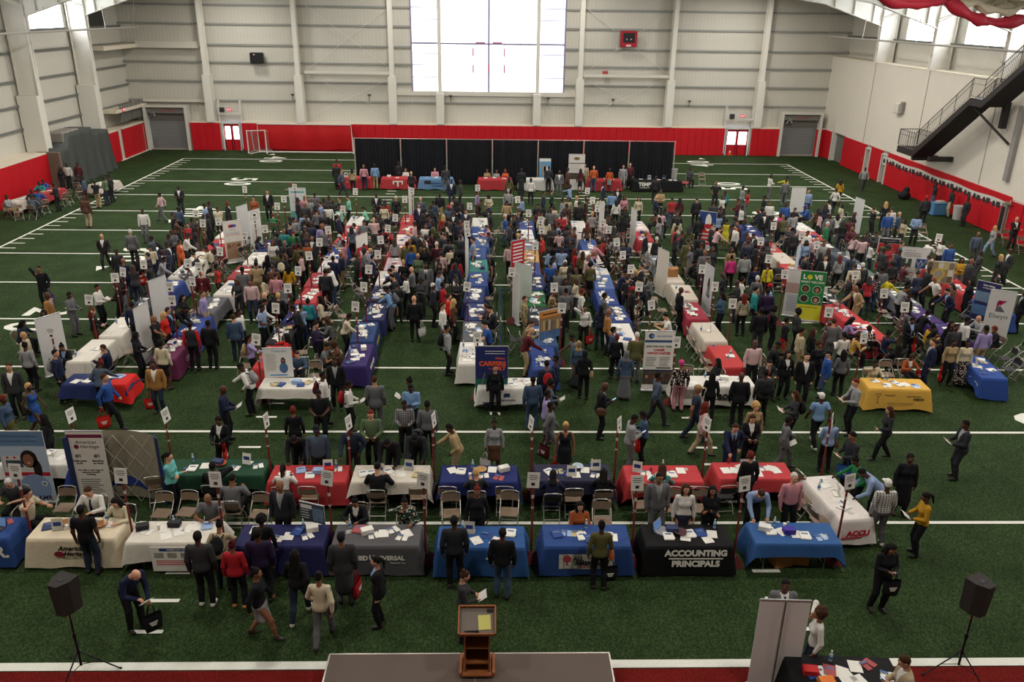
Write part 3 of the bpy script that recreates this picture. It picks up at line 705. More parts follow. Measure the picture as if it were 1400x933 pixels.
def arms(J, o=0., upto=1.):
    L = []; t = .85 if J['fem'] else 1.
    for i in (0, 1):
        e = J['E'][i]; w = J['W'][i]
        L.append(('c', J['S'][i], e, .054*t+o, .043*t+o, .03))
        if upto > 0: L.append(('c', e, e+(w-e)*upto, .042*t+o, (.042+(-.014)*upto)*t+o*(1.1 if upto >= 1 else 1), .02))
    return L
def legs(J, o=0., upto=1.):
    L = []
    for i in (0, 1):
        h, k, a = J['hip'][i], J['kn'][i], J['an'][i]
        L += [('c', h, k, .088+o, .060+o, .04), ('c', k, k+(a-k)*.45, .060+o, .056+o, .03), ('c', k+(a-k)*.45, k+(a-k)*upto, .056+o, .040+o*1.5, .03)]
    return L
def hand_mb(mb, w, e, side, curl, pose):
    w = Vector(w); d = (w-Vector(e)).normalized()
    n = Vector((0, .25, -1)) if abs(d.z) < .8 else Vector((-side, .1, 0)); n = (n-d*n.dot(d)).normalized(); a = d.cross(n).normalized()
    pc = w+d*.085
    for i, (off, ln) in enumerate(((-.030, .066), (-.010, .078), (.010, .073), (.029, .058))):
        b = pc+a*off-d*.02; m = b+(d*math.cos(curl*.6)+n*math.sin(curl*.6))*(ln*.62); t = m+(d*math.cos(curl*1.7)+n*math.sin(curl*1.7))*(ln*.5)
        mb.tube([b, m, t], [.0095, .0088, .0068], 6)
    th = -1 if a.dot(Vector((side, 0, 0))) > 0 else 1
    b = w+d*.02+a*th*.022; m = b+(d*.7+a*th*.75+n*.2).normalized()*.042; t = m+(d*.85+a*th*.2+n*.45).normalized()*.032
    mb.tube([b, m, t], [.013, .0105, .008], 6)
    return pc, d, n, a
BODY = {}
HANDS = {}
def body_mesh(pose, fem):
    key = (pose, fem)
    if key in BODY: return BODY[key]
    J = skeleton(pose, fem); H = J['H']; AH = J['AH']
    hp = lambda x, y, z: H+np.array([x, 0, 0])+J['hf']*y+J['hu']*z
    fw = .93 if fem else 1.
    pr = torso(J)+arms(J)+legs(J)
    pr += [('c', tp(J, 0, -.01, .46), hp(0, -.02, -.08), .056*fw, .052*fw, .04),
           ('e', hp(0, -.012, .015), (.076*fw, .097, .104), AH, .03), ('e', hp(0, .03, -.055), (.056*fw, .058, .062), AH, .035), ('e', hp(0, .055, -.092), (.026, .024, .02), AH, .02),
           ('c', hp(0, .082, .012), hp(0, .104, -.022), .010, .014, .012),
           ('c', hp(-.045, .07, .032), hp(.045, .07, .032), .012, .012, .02),
           ('c', hp(-.022, .084, -.05), hp(.022, .084, -.05), .009, .009, .012)]
    for s in (-1, 1): pr += [('e', hp(s*.078*fw, -.005, -.005), (.010, .02, .03), AH, .01), ('e', hp(s*.042, .066, -.018), (.022, .02, .02), AH, .02)]
    ex = MB()
    hands = []
    for i, s in enumerate((-1, 1)):
        w, e = J['W'][i], J['E'][i]; d = (w-e)/np.linalg.norm(w-e)
        curl = .35 if pose in 'BTG' else .75
        pc, dd, n, a = hand_mb(ex, w, e, s, curl, pose); hands.append((pc, dd, n, a))
        a = np.array(a)
        for off in (-.02, 0, .02): pr.append(('c', w+d*.01+a*off*.6, w+d*.07+a*off, .016, .0145, .018))
        an = J['an'][i]; pr.append(('c', an+np.array([0, -.03, -.04]), an+np.array([s*.02, .13, -.055]), .036, .028, .03))
    for s in (-1, 1):
        Mh = Matrix.Translation(Vector(H)) @ Matrix(((1, 0, 0, 0), (0, AH[1][1], AH[1][2], 0), (0, AH[2][1], AH[2][2], 0), (0, 0, 0, 1)))
        ex.ball((s*.034, .0805, .006), (.0145, .010, .0085), 8, 1, Mh); ex.ball((s*.034, .0895, .006), (.0095, .004, .0085), 6, 2, Mh)
        ex.box((s*.034, .089, .026), (.032, .008, .006), Mh, 2)
    ex.ball((0, .0935, -.049), (.023, .006, .0075), 8, 3, Mh)
    V, Q = net([(pr, [])], .0175, (H, .125), .0085)
    me = to_mesh('body', V, Q, [objmat('skin', rough=.6, spec=.35), mat('eye_white', 'd8d2c8', .4), mat('dark_feature', '1c1410', .6), mat('lips', '7a4038', .5)], extra=ex)
    BODY[key] = (me, J); HANDS[key] = hands; return BODY[key]
def plane(J, lo=None, hi=None, v=False):
    u = J['u']; P = J['P']
    def c(X, Y, Z):
        s = (X-P[0])*u[0]+(Y-P[1])*u[1]+(Z-P[2])*u[2]; r = -9
        if lo is not None: r = np.maximum(r, lo-s)
        if hi is not None: r = np.maximum(r, s-hi-.25*np.maximum(np.abs(X)-.05, 0))
        return r
    return c
def vneck(J, depth, wd):
    u = J['u']; P = J['P']; f = J['f']
    def c(X, Y, Z):
        s = (X-P[0])*u[0]+(Y-P[1])*u[1]+(Z-P[2])*u[2]; t = (X-P[0])*f[0]+(Y-P[1])*f[1]+(Z-P[2])*f[2]
        wv = (s-depth)*wd-np.abs(X)            # inside the V where positive
        return np.minimum(wv, t-.02)
    return c
def garment(kind, pose, fem):
    J = skeleton(pose, fem); sit = J['sit']; o = .013; g = []; sub = []
    if kind in ('sh', 'ts', 'sw', 'bl', 'vs', 'jk', 'ct', 'vt', 'cv'):
        o = {'jk': .022, 'ct': .03, 'sw': .02, 'bl': .016, 'vt': .021}.get(kind, .013)
        T = torso(J, o); hem = {'sh': -.02, 'ts': -.05, 'sw': -.06, 'bl': -.07, 'vs': -.02, 'jk': -.16, 'ct': -.16, 'vt': -.05, 'cv': .02}[kind]
        if kind in ('jk', 'ct') and not sit: T.append(('e', tp(J, 0, -.005, -.06), (.185+o, .13+o, .17), J['A'], .05))
        top = .505 if kind != 'vs' else .49
        g.append((T, [plane(J, hem, top)]))
        if kind in ('sh', 'sw', 'bl', 'jk', 'ct'): g.append((arms(J, o, .97 if kind != 'bl' else .9), []))
        elif kind == 'ts': g.append((arms(J, o+.006, .0), [_sleeve(J, .62)]))
        if kind in ('jk',): sub = [vneck(J, .14, .22)]
        if kind == 'ct':
            sub = [vneck(J, .2, .22)]
            if not sit: g.append(([('c', tp(J, 0, 0, 0), np.array([0, 0, .45]), .165, .20, .05)], []))
        if kind == 'vt': sub = [vneck(J, .22, .3)]
    elif kind == 'tr':
        g.append(([p for p in torso(J, .010)[:2]], [plane(J, -.2, .06)])); g.append((legs(J, .012, .99), []))
    elif kind == 'so':
        g.append(([p for p in torso(J, .014)[:2]], [plane(J, -.2, .06)])); g.append((legs(J, .03, .02)[:1]+legs(J, .03, .02)[3:4], [_kneecut(J)]))
    elif kind in ('sk', 'lg'):
        g.append(([p for p in torso(J, .014)[:2]], [plane(J, -.3, .10)]))
        if sit: g.append((legs(J, .03, .05 if kind == 'sk' else .8), []))
        else:
            z = .52 if kind == 'sk' else .12; r = .16 if kind == 'sk' else .24
            k = (J['kn'][0]+J['kn'][1])/2
            g.append(([('e', J['P']+np.array([0, 0, -.05]), (.185, .14, .16), None, .06), ('c', J['P']+np.array([0, 0, -.1]), np.array([0, k[1]*.5, z+.05]), .14, r, .06)], [lambda X, Y, Z: z-Z+0*X+.012*np.sin(X*60+Y*40)]))
    elif kind == 'dr':
        g.append((torso(J, .014), [plane(J, -.2, .47)])); sub = [vneck(J, .36, .6)]
        if sit: g.append((legs(J, .03, .05), []))
        else: g.append(([('e', J['P']+np.array([0, 0, -.05]), (.185, .14, .18), None, .06), ('c', J['P']+np.array([0, 0, -.05]), np.array([0, 0, .58]), .165, .215, .06)], [lambda X, Y, Z: .55-Z+0*X]))
    V, Q = net(g, .0195, sub=sub)
    return V, Q
def _sleeve(J, f):
    def c(X, Y, Z):
        r = None
        for i in (0, 1):
            s, e = J['S'][i], J['E'][i]; d = e-s; L = np.linalg.norm(d); d = d/L
            v = (X-s[0])*d[0]+(Y-s[1])*d[1]+(Z-s[2])*d[2]-L*f
            near = np.sign(s[0])*X
            v = np.where(near > 0, v, 9)
            r = v if r is None else np.minimum(r, v)
        return r
    return c
def _kneecut(J):
    k = J['kn']; z = (k[0][2]+k[1][2])/2
    return (lambda X, Y, Z: (Y-k[0][1]-.0)+0*X+0*Z) if J['sit'] else (lambda X, Y, Z: z+.02-Z+0*X)
GAR = {}
def garment_mesh(kind, pose, fem, m):
    key = (kind, pose, fem)
    if key not in GAR: GAR[key] = garment(kind, pose, fem)
    k2 = key+(m.name,)
    if k2 not in GAR: GAR[k2] = to_mesh(kind, *GAR[key], [m])
    return GAR[k2]
def shoe_mesh(pose, fem, i):
    k = ('shoe', pose, fem, i)
    if k not in GAR:
        J = skeleton(pose, fem); s = (-1, 1)[i]; a = J['an'][i]
        pr = [('c', a+np.array([0, -.035, -.045]), a+np.array([s*.02, .14, -.055]), .046, .037, .02), ('c', a+np.array([0, -.02, -.03]), a+np.array([0, 0, .01]), .046, .045, .03)]
        V, Q = net([(pr, [lambda X, Y, Z: -Z+0*X+0*Y])], .0165)
        GAR[k] = to_mesh('shoe', V, Q, [objmat('leather', rough=.5, spec=.4)])
    return GAR[k]
def tie_mesh(pose, fem):
    k = ('tie', pose, fem)
    if k not in GAR:
        J = skeleton(pose, fem); mb = MB()
        p = [tp(J, 0, y, z) for z, y in ((.47, .085), (.40, .135), (.3, .155), (.2, .152), (.12, .148))]; ws = (.018, .02, .027, .034, .04)
        for i in range(4):
            a, b = p[i], p[i+1]; f = J['f']*.008
            vs = [a+[-ws[i], 0, 0], a+[ws[i], 0, 0], b+[ws[i+1], 0, 0], b+[-ws[i+1], 0, 0]]; vs = vs+[v+f for v in vs]
            mb.add(vs, [(3, 2, 1, 0), (4, 5, 6, 7), (0, 1, 5, 4), (1, 2, 6, 5), (2, 3, 7, 6), (3, 0, 4, 7)])
        GAR[k] = mb.mesh('tie', objmat('fabric'))
    return GAR[k]
def hair_mesh(kind):
    k = ('hair', kind)
    if k in GAR: return GAR[k]
    pl = lambda n, d: (lambda X, Y, Z: n[1]*Y+n[2]*Z-d+0*X)
    wob = lambda a, fq: (lambda F: F)
    cap = ('e', (0, -.014, .022), (.087, .107, .110), None, .02); cuts = [pl((0, .78, -.62), .006)]
    g = []
    if kind == 's': g = [([('e', (0, -.014, .022), (.082, .103, .106), None, .02)], [pl((0, .72, -.69), -.012)])]
    elif kind == 'f': g = [([cap, ('e', (0, -.045, -.02), (.088, .07, .085), None, .03)], cuts)]
    elif kind == 'l': g = [([cap], cuts), ([('c', (-.05, -.05, .02), (-.075, -.06, -.24), .055, .04, .04), ('c', (.05, -.05, .02), (.075, -.06, -.24), .055, .04, .04), ('c', (0, -.075, 0), (0, -.095, -.27), .05, .045, .05), ('c', (-.078, .0, .03), (-.085, .02, -.17), .026, .028, .04), ('c', (.078, .0, .03), (.085, .02, -.17), .026, .028, .04)], [])]
    elif kind == 'p': g = [([('e', (0, -.014, .022), (.082, .103, .106), None, .02)], cuts), ([('c', (0, -.11, .05), (0, -.16, -.04), .026, .034, .02), ('c', (0, -.16, -.04), (0, -.145, -.22), .034, .018, .02)], [])]
    elif kind == 'u': g = [([('e', (0, -.014, .022), (.082, .103, .106), None, .02)], cuts), ([('e', (0, -.075, .115), (.045, .045, .04), None, .02)], [])]
    elif kind == 'a':
        pr = [('e', (0, -.035, .035), (.125, .125, .125), None, .02)]
        rs = random.Random(5)
        for _ in range(26):
            v = Vector((rs.gauss(0, 1), rs.gauss(0, 1), rs.gauss(0, 1))).normalized(); pr.append(('e', (v.x*.105, -.035+v.y*.105, .035+v.z*.105), (.04, .04, .04), None, .012))
        g = [(pr, [pl((0, .85, -.52), .035)])]
    elif kind == 'c': g = [([('e', (0, -.012, .03), (.088, .108, .102), None, .02)], [pl((0, 0, -1), -.035)]), ([('e', (0, .115, .045), (.075, .075, .012), None, .02)], [pl((0, -1, 0), -.06)]), ([('e', (0, -.014, .012), (.081, .100, .10), None, .02)], [pl((0, .9, -.43), -.015)])]
    elif kind == 'n': g = [([('e', (0, -.014, .03), (.09, .11, .112), None, .02)], [pl((0, .35, -.94), -.03)])]
    elif kind == 'h': g = [([('e', (0, -.02, .01), (.10, .118, .13), None, .03), ('c', (0, -.02, -.08), (0, .0, -.20), .095, .13, .05)], [lambda X, Y, Z: .085-np.sqrt((X/.85)**2+((Z-.0)/1.15)**2+0*Y)-9*np.minimum(Y-.03, 0)*-1])]
    if kind == 'h': g = [([('e', (0, -.02, .01), (.098, .112, .125), None, .03), ('c', (0, -.03, -.10), (0, -.01, -.20), .085, .125, .05)], [lambda X, Y, Z: np.minimum(Y-.045+0*X, .075-np.sqrt(X**2+((Z+.0)/1.25)**2+0*Y))])]
    V, Q = net(g, .011)
    GAR[k] = to_mesh('hair', V, Q, [objmat('hair_fibre', rough=.8, spec=.15, scale=60) if kind not in 'cnh' else objmat('fabric')])
    return GAR[k]
PAPER = None
COL = dict(black='17171a', white='d8d4cc', cream='c9bda0', gray='6c6c6e', lgray='9a9a9a', dgray='38383b', charcoal='2b2c30', navy='1c2440', blue='2a549c', lblue='8ea6c8', sky='7fa3cc', denim='41566f', dkdenim='252f40',
 red='b3202a', brightred='d2261f', maroon='55161f', pink='cf8f96', hotpink='d93a86', lpink='d8b3b0', orange='cf5a24', gold='c8961c', yellow='d8c92a', mustard='b98a1e', green='1f7a44', dgreen='1f3a2c', olive='5d5a34', sage='5f7050', mint='8ccfb4', teal='2b8f8c', aqua='74c4bc',
 purple='4a2f7c', dpurple='2c1b3c', lilac='a394c4', brown='5a3a26', tan='a58a62', khaki='b39a70', camel='a8763e', rust='a8552c', slate='4d5a6a', sand='b9a888')
for _k, _v in list(COL.items()):
    _f = .93 if _k in ('white', 'cream') else .86; COL[_k] = ''.join('%02x' % int(int(_v[i:i+2], 16)*_f) for i in (0, 2, 4))
CW_ = dict(lgray='light gray', dgray='dark gray', charcoal='charcoal', lblue='pale blue', sky='sky blue', dkdenim='dark denim', brightred='bright red', lpink='pale pink', hotpink='hot pink', dgreen='dark green', dpurple='dark purple')
GW = dict(sh='shirt', ts='short-sleeved top', sw='sweater', bl='blouse', vs='sleeveless top', jk='suit jacket', ct='long coat', vt='vest', dr='dress')
HAIRC = dict(k='14110f', n='3a2417', y='b08d58', r='5e2018', w='b8b4ae')
HW = dict(k='black', n='brown', y='blond', r='reddish', w='gray')
SKIN = dict(d='4a2c1e', m='7d5239', l='c08e72')
PW = dict(S='standing', H='holding papers', K='looking at a phone', P='hand raised to face', W='walking', V='walking', B='bending forward', G='leaning', R='reaching out', C='arms folded', A='hands on hips', T='seated', L='seated', Q='seated', U='hunched over')
DIRS = dict(n=0, ne=-45, e=-90, se=-135, s=180, sw=135, w=90, nw=45)
DW = dict(n='facing away', s='facing the camera', e='facing right', w='facing left')
fab = {}
def fabric(code):
    return {'': lambda: objmat('fabric'), 'plaid': lambda: objmat('plaid_fabric', 'plaid', second=lin('2a2530')), 'stripe': lambda: objmat('striped_fabric', 'stripe', second=lin('1c1a1c')),
            'floral': lambda: objmat('floral_fabric', 'floral', second=lin('b8a79a')), 'camo': lambda: objmat('camouflage_fabric', 'camo', second=lin('4f5238'))}[code]()
def setcol(o, c): o.color = lin(c)+(1,)
PEOPLE = []
def person(x, y, pose, d, top, bot, hair, skin, ex=(), seed=0, loc=None):
    """x, y: pixel of the crown of the head in the photograph"""
    rs = random.Random(seed*7+int(x*13+y*7)); fem = hair[0] in 'lpuahf'
    hk, hc = hair[0], hair[1:] or 'k'
    s = (.945 if fem else 1.0)*rs.uniform(.965, 1.03)
    if 'small' in ex: s *= .7
    bm, J = body_mesh(pose, fem)
    Hh = J['H']+J['hu']*.12
    p = at(x, y, Hh[2]*s); a = R(DIRS[d]+rs.uniform(-9, 9)) if isinstance(d, str) else R(d)
    ox = Hh[0]*math.cos(a)-Hh[1]*math.sin(a); oy = Hh[0]*math.sin(a)+Hh[1]*math.cos(a)
    loc = (p[0]-ox*s, p[1]-oy*s, 0) if loc is None else loc
    body = ob('person', bm); body.location = loc; body.rotation_euler = (0, 0, a); body.scale = (s,)*3
    sk = Vector(lin(SKIN[skin]))*rs.uniform(.85, 1.15); body.color = tuple(sk)+(1,)
    tk, tc = top.split('.')[:2]; pat = (top.split('.')+[''])[2]
    m = fabric(pat)
    nm = {'jk': 'jacket', 'ct': 'coat', 'dr': 'dress', 'vt': 'vest'}.get(tk, 'top')
    g = ob(nm, garment_mesh(tk, pose, fem, m), body); setcol(g, COL[tc])
    if tk in ('jk', 'ct', 'vt'):
        uc = rs.choice(['white', 'white', 'lblue', 'lgray']) if tk != 'vt' else 'brightred'
        if 'dark' in ex: uc = 'black'
        u = ob('shirt', garment_mesh('cv' if tk != 'vt' else 'sh', pose, fem, objmat('fabric')), body); setcol(u, COL[uc])
    if 'tie' in ex or 'rtie' in ex:
        t = ob('tie', tie_mesh(pose, fem), body); setcol(t, 'b02020' if 'rtie' in ex else '1d2130')
    if tk != 'dr':
        bk, bc = bot.split('.')[:2]; bp = (bot.split('.')+[''])[2]
        b = ob({'tr': 'trousers', 'sk': 'skirt', 'lg': 'long_skirt', 'so': 'shorts'}[bk], garment_mesh(bk, pose, fem, fabric(bp)), body); setcol(b, COL[bc])
    shc = 'c8c4bc' if 'wshoe' in ex else ('b87838' if 'boot' in ex else rs.choice(['18181a', '201a17', '2c2420']))
    for i_ in (0, 1): setcol(ob('shoe', shoe_mesh(pose, fem, i_), body), shc)
    if hk != 'b':
        h = ob({'c': 'cap', 'n': 'knit_hat', 'h': 'headscarf'}.get(hk, 'hair'), hair_mesh(hk), body)
        h.location = tuple(J['H']); hr = -J['hn']; h.rotation_euler = (hr, 0, 0)
        h.scale = (.95 if fem else 1., 1, 1); h.color = lin(HAIRC.get(hc) or COL[hc])+(1,)
    hw = {'s': f'short {HW.get(hc, hc)} hair', 'f': f'short {HW.get(hc, hc)} hair', 'l': f'long {HW.get(hc, hc)} hair', 'p': f'{HW.get(hc, hc)} ponytail', 'u': f'{HW.get(hc, hc)} hair bun',
          'a': f'bushy {HW.get(hc, hc)} hair', 'c': f'{CW_.get(hc, hc)} cap', 'n': f'{CW_.get(hc, hc)} knit hat', 'h': f'{CW_.get(hc, hc)} headscarf', 'b': 'bald head'}[hk]
    hw = hw.replace('cap', 'cap') if hc != 'k' or hk not in 'cnh' else {'c': 'black cap', 'n': 'black knit hat', 'h': 'black headscarf'}[hk]
    tw = {'plaid': 'plaid ', 'stripe': 'striped ', 'floral': 'patterned ', 'camo': 'camouflage ', '': ''}[pat]+CW_.get(tc, tc)+' '+GW[tk]
    PEOPLE.append(dict(o=body, tw=tw, hw=hw, pw=PW[pose], dw=DW.get(d if d in DW else ({'ne': 'e', 'se': 'e', 'nw': 'w', 'sw': 'w'}.get(d, 's') if isinstance(d, str) else 's')),
                       px=(x, y), loc=loc, bot=(CW_.get(bot.split('.')[1], bot.split('.')[1])+' '+{'tr': 'trousers', 'sk': 'skirt', 'lg': 'long skirt', 'so': 'shorts'}[bot.split('.')[0]]) if tk != 'dr' else '', held=[]))
    rec = PEOPLE[-1]; body['category'] = 'person'
    MW = Matrix.Translation(loc) @ Matrix.Rotation(a, 4, 'Z') @ Matrix.Diagonal((s, s, s, 1))
    hd = HANDS[(pose, fem)]
    for e in ex:
        k, _, c = e.partition(':')
        if k == 'bag': tote(MW, hd, pose, c or 'brightred', rec, rs)
        elif k == 'pack': backpack(MW, J, c or 'dgray', rec)
        elif k == 'purse': purse(MW, J, c or 'brown', rec)
        elif k == 'pad': sheet(MW, hd, c or 'white', rec)
    if pose in 'HV' and not any(e.startswith('pad') for e in ex) and 'nop' not in ex: sheet(MW, hd, 'white', rec)
    if pose == 'K': phone(MW, hd, rec)
    return body
SH = {}
def held(name, me, M, colr, rec, noun):
    o = ob(name, me); o.matrix_world = M
    if colr: setcol(o, COL[colr])
    rec['held'].append((o, noun)); return o
def sheet(MW, hd, c, rec):
    if 'sheet' not in SH:
        mb = MB(); n = 5
        for j in range(2):
            zz = .0015*j*2
            vs = [(-.14+.28*i/n, y, zz+.012*math.sin(i/n*PI)) for i in range(n+1) for y in (-.105, .105)]
            fs = [(2*i, 2*i+2, 2*i+3, 2*i+1) if j else (2*i, 2*i+1, 2*i+3, 2*i+2) for i in range(n)]
            mb.add(vs, fs)
        SH['sheet'] = mb.mesh('held_paper', objmat('paper', rough=.7))
    a, b = hd[0][0], hd[1][0]; m = (Vector(a)+Vector(b))/2+Vector((0, .06, .035))
    held('held_paper', SH['sheet'], MW @ Matrix.Translation(m) @ Matrix.Rotation(R(35), 4, 'X'), c, rec, f'{CW_.get(c, c)} paper')
def phone(MW, hd, rec):
    if 'phone' not in SH:
        SH['phone'] = MB().box((0, 0, 0), (.07, .145, .01), bev=.003).box((0, 0, .0056), (.062, .13, .001), mi=1).mesh('phone', [mat('phone_body', '15161a', .3), mat('phone_screen', 'a8c0dc', .2, emit=.6)])
    m = (Vector(hd[0][0])+Vector(hd[1][0]))/2+Vector((0, .03, .03))
    held('phone', SH['phone'], MW @ Matrix.Translation(m) @ Matrix.Rotation(R(35), 4, 'X'), None, rec, 'lit phone')
def tote(MW, hd, pose, c, rec, rs):
    if 'tote' not in SH:
        mb = MB(); prof = [(.15, .045, 0), (.17, .06, .1), (.18, .05, .22), (.18, .035, .36)]; n = 14; vs = []
        for w, d, z in prof:
            for k in range(n): t = 2*PI*k/n; cx = abs(math.cos(t))**.4*math.copysign(1, math.cos(t)); cy = abs(math.sin(t))**.7*math.copysign(1, math.sin(t)); vs.append((cx*w*(1+.03*math.sin(5*t+z*20)), cy*d, z-.62))
        fs = [tuple(range(n-1, -1, -1))]+[(i*n+k, i*n+(k+1) % n, (i+1)*n+(k+1) % n, (i+1)*n+k) for i in range(3) for k in range(n)]
        mb.add(vs, fs)
        for sgn in (-1, 1): mb.tube([(-.08, sgn*.03, -.28), (-.05, sgn*.02, -.1), (0, 0, -.005), (.05, sgn*.02, -.1), (.08, sgn*.03, -.28)], .009, 6)
        lg = MB()
        for k in range(3): lg.box((0, -.066, -.40-.035*k), (.16-.03*k, .004, .018)); lg.box((0, .066, -.40-.035*k), (.16-.03*k, .004, .018))
        SH['tote'] = mb.mesh('tote_bag', objmat('fabric'), True); SH['totelogo'] = lg.mesh('printed_logo', mat('print_white', 'd8d4cc'))
    i = 1 if pose in 'SWVRG' else 0; h = Vector(hd[i][0])+Vector((0, 0, -.01))
    if pose in 'HKC': h = Vector(HANDS_EL(rec, i, hd))
    p = MW @ h; M = Matrix.Translation(p) @ Matrix.Rotation(rs.uniform(0, PI), 4, 'Z')
    sc_ = 1.0 if p.z > .75 else max(.55, p.z/.8); M = M @ Matrix.Scale(sc_, 4)
    o = held('tote_bag', SH['tote'], M, c, rec, f'{CW_.get(c, c)} tote bag')
    ob('printed_logo', SH['totelogo'], o)
def HANDS_EL(rec, i, hd): 
    return Vector(hd[i][0])-Vector(hd[i][1])*.16+Vector((0, 0, .03))
def backpack(MW, J, c, rec):
    if 'pack' not in SH:
        V, Q = net([([('e', (0, 0, 0), (.15, .085, .22), None, .03), ('e', (0, -.06, -.06), (.11, .06, .11), None, .03)], [])], .02)
        mb = MB()
        for s in (-1, 1): mb.tube([(s*.09, .05, .16), (s*.115, .13, .22), (s*.12, .25, .17), (s*.12, .26, .0), (s*.14, .14, -.14), (s*.12, .04, -.16)], .016, 6)
        mb.tube([(-.04, .02, .21), (0, .0, .25), (.04, .02, .21)], .01, 6)
        SH['pack'] = to_mesh('backpack', V, Q, [objmat('fabric')]); SH['strap'] = mb.mesh('strap', objmat('fabric'), True)
    M = MW @ Matrix.Translation(Vector(tp(J, 0, -.2, .27))) @ Matrix.Rotation(-math.atan2(J['u'][1], J['u'][2]), 4, 'X')
    o = held('backpack', SH['pack'], M, c, rec, f'{CW_.get(c, c)} backpack'); setcol(ob('strap', SH['strap'], o), '202022')
def purse(MW, J, c, rec):
    if 'purse' not in SH:
        V, Q = net([([('e', (0, 0, -.02), (.15, .06, .13), None, .02), ('e', (0, 0, -.09), (.15, .07, .06), None, .03)], [])], .018)
        mb = MB(); mb.tube([(-.12, 0, .03), (-.09, 0, .28), (0, 0, .46), (.09, 0, .28), (.12, 0, .03)], .009, 6)
        SH['purse'] = to_mesh('handbag', V, Q, [objmat('leather', rough=.5, spec=.4)]); SH['pst'] = mb.mesh('strap', objmat('leather'), True)
    M = MW @ Matrix.Translation(Vector(tp(J, .24, -.02, .02))) @ Matrix.Rotation(R(80), 4, 'Z')
    o = held('handbag', SH['purse'], M, c, rec, f'{CW_.get(c, c)} handbag'); setcol(ob('strap', SH['pst'], o), '241a14')
# ---------------------------------------------------------------- tables, cloths, chairs, poles, banners
folding_metal = mat('chair_tube_steel', 'a8a49c', .35, .6); tan_metal = mat('chair_tan_metal', '7d6a58', .5, .2); dark_chair = mat('chair_black_vinyl', '1b1b1d', .5)
table_white = mat('table_plastic', 'c9c5bc', .6); leg_steel = mat('table_leg_steel', '8b8a88', .35, .7)
paperw = mat('paper_white', 'd6d3cb', .7, var=.04); ink = mat('ink_dark', '2c2c30', .7); inkred = mat('ink_red', 'b2282e', .7); inkblue = mat('ink_blue', '27407c', .7)
ANCH = []      # (x, y, phrase) things people can be described beside
TMESH = {}
def table_tpl(L):
    k = ('t', round(L, 2))
    if k not in TMESH:
        top = MB().box((0, 0, .725), (L, .74, .035), bev=.012).mesh('tabletop', table_white)
        lg = []
        for s in (-1, 1):
            mb = MB()
            mb.tube([(s*(L/2-.25), -.30, 0), (s*(L/2-.25), -.30, .70)], .014, 6); mb.tube([(s*(L/2-.25), .30, 0), (s*(L/2-.25), .30, .70)], .014, 6); mb.tube([(s*(L/2-.25), -.30, .12), (s*(L/2-.25), .30, .12)], .012, 6); mb.tube([(s*(L/2-.25), 0, .12), (s*(L/2-.55), 0, .69)], .01, 6)
            lg.append(mb.mesh('leg_frame', leg_steel))
        TMESH[k] = (top, lg)
    return TMESH[k]
def clothmesh(L, W, drops, seed):
    """drops: front(-y), right(+x), back(+y), left(-x) hem lengths below the top"""
    rs = random.Random(seed); a, b = L/2+.012, W/2+.012; zt = .752; n = 0
    per = []; st = .075
    def side(p, q, nrm, drop):
        m = max(2, int((Vector(q)-Vector(p)).length/st)); 
        for i in range(m): t = i/m; per.append((p[0]+(q[0]-p[0])*t, p[1]+(q[1]-p[1])*t, nrm, drop, min(t, 1-t)*(Vector(q)-Vector(p)).length))
    side((-a, -b), (a, -b), (0, -1), drops[0]); side((a, -b), (a, b), (1, 0), drops[1]); side((a, b), (-a, b), (0, 1), drops[2]); side((-a, b), (-a, -b), (-1, 0), drops[3])
    N = len(per); rows = 7; vs = []; ph = rs.uniform(0, 6); fq = rs.uniform(.55, .8)
    drop = [p[3] for p in per]; drop = [(drop[i-1]+drop[i]+drop[(i+1) % N])/3 for i in range(N)]
    for r in range(rows+1):
        t = r/rows
        for i, (x, y, nm, d, ed) in enumerate(per):
            cor = math.exp(-(ed/.16)**2); nx, ny = nm
            if cor > .05: cx_, cy_ = math.copysign(1, x), math.copysign(1, y); nx, ny = nx*(1-cor)+cx_*.7*cor, ny*(1-cor)+cy_*.7*cor
            fa = .3 if nm == (0, -1) and L > 1 else 1
            fold = ((.5+.5*math.sin(i*fq+ph))*.035+(.5+.5*math.sin(i*fq*.37+ph*2))*.03)*fa
            off = (.012*min(1, t*6)+t*(.05+fold*1.2)+cor*t*.10)
            z = zt-drop[i]*t*(1+.04*math.sin(i*.5+ph)*t)-(.004 if r else 0)
            vs.append((x+nx*off, y+ny*off, max(z, .015)))
    fs = [tuple(range(N))]
    for r in range(rows):
        for i in range(N): j = (i+1) % N; fs.append((r*N+j, r*N+i, (r+1)*N+i, (r+1)*N+j))
    me = bpy.data.meshes.new('tablecloth'); me.from_pydata(vs, [], fs); me.update()
    sm = [False]+[True]*(len(fs)-1); me.polygons.foreach_set('use_smooth', sm)
    me.materials.append(objmat('cloth_fabric', rough=.75, spec=.15, scale=18)); return me
def cname(h):
    r, g, b = (int(h[i:i+2], 16) for i in (0, 2, 4)); mx = max(r, g, b); mn = min(r, g, b)
    if mx-mn < 30: return 'white' if mx > 165 else ('black' if mx < 50 else 'gray')
    if r == mx: return ('maroon' if mx < 150 else 'red') if (g < 80) else 'beige'
    if g == mx: return 'green'
    return 'purple' if r > g+15 else ('navy' if mx < 115 else 'blue')
CLM = {}
TABLES = {}
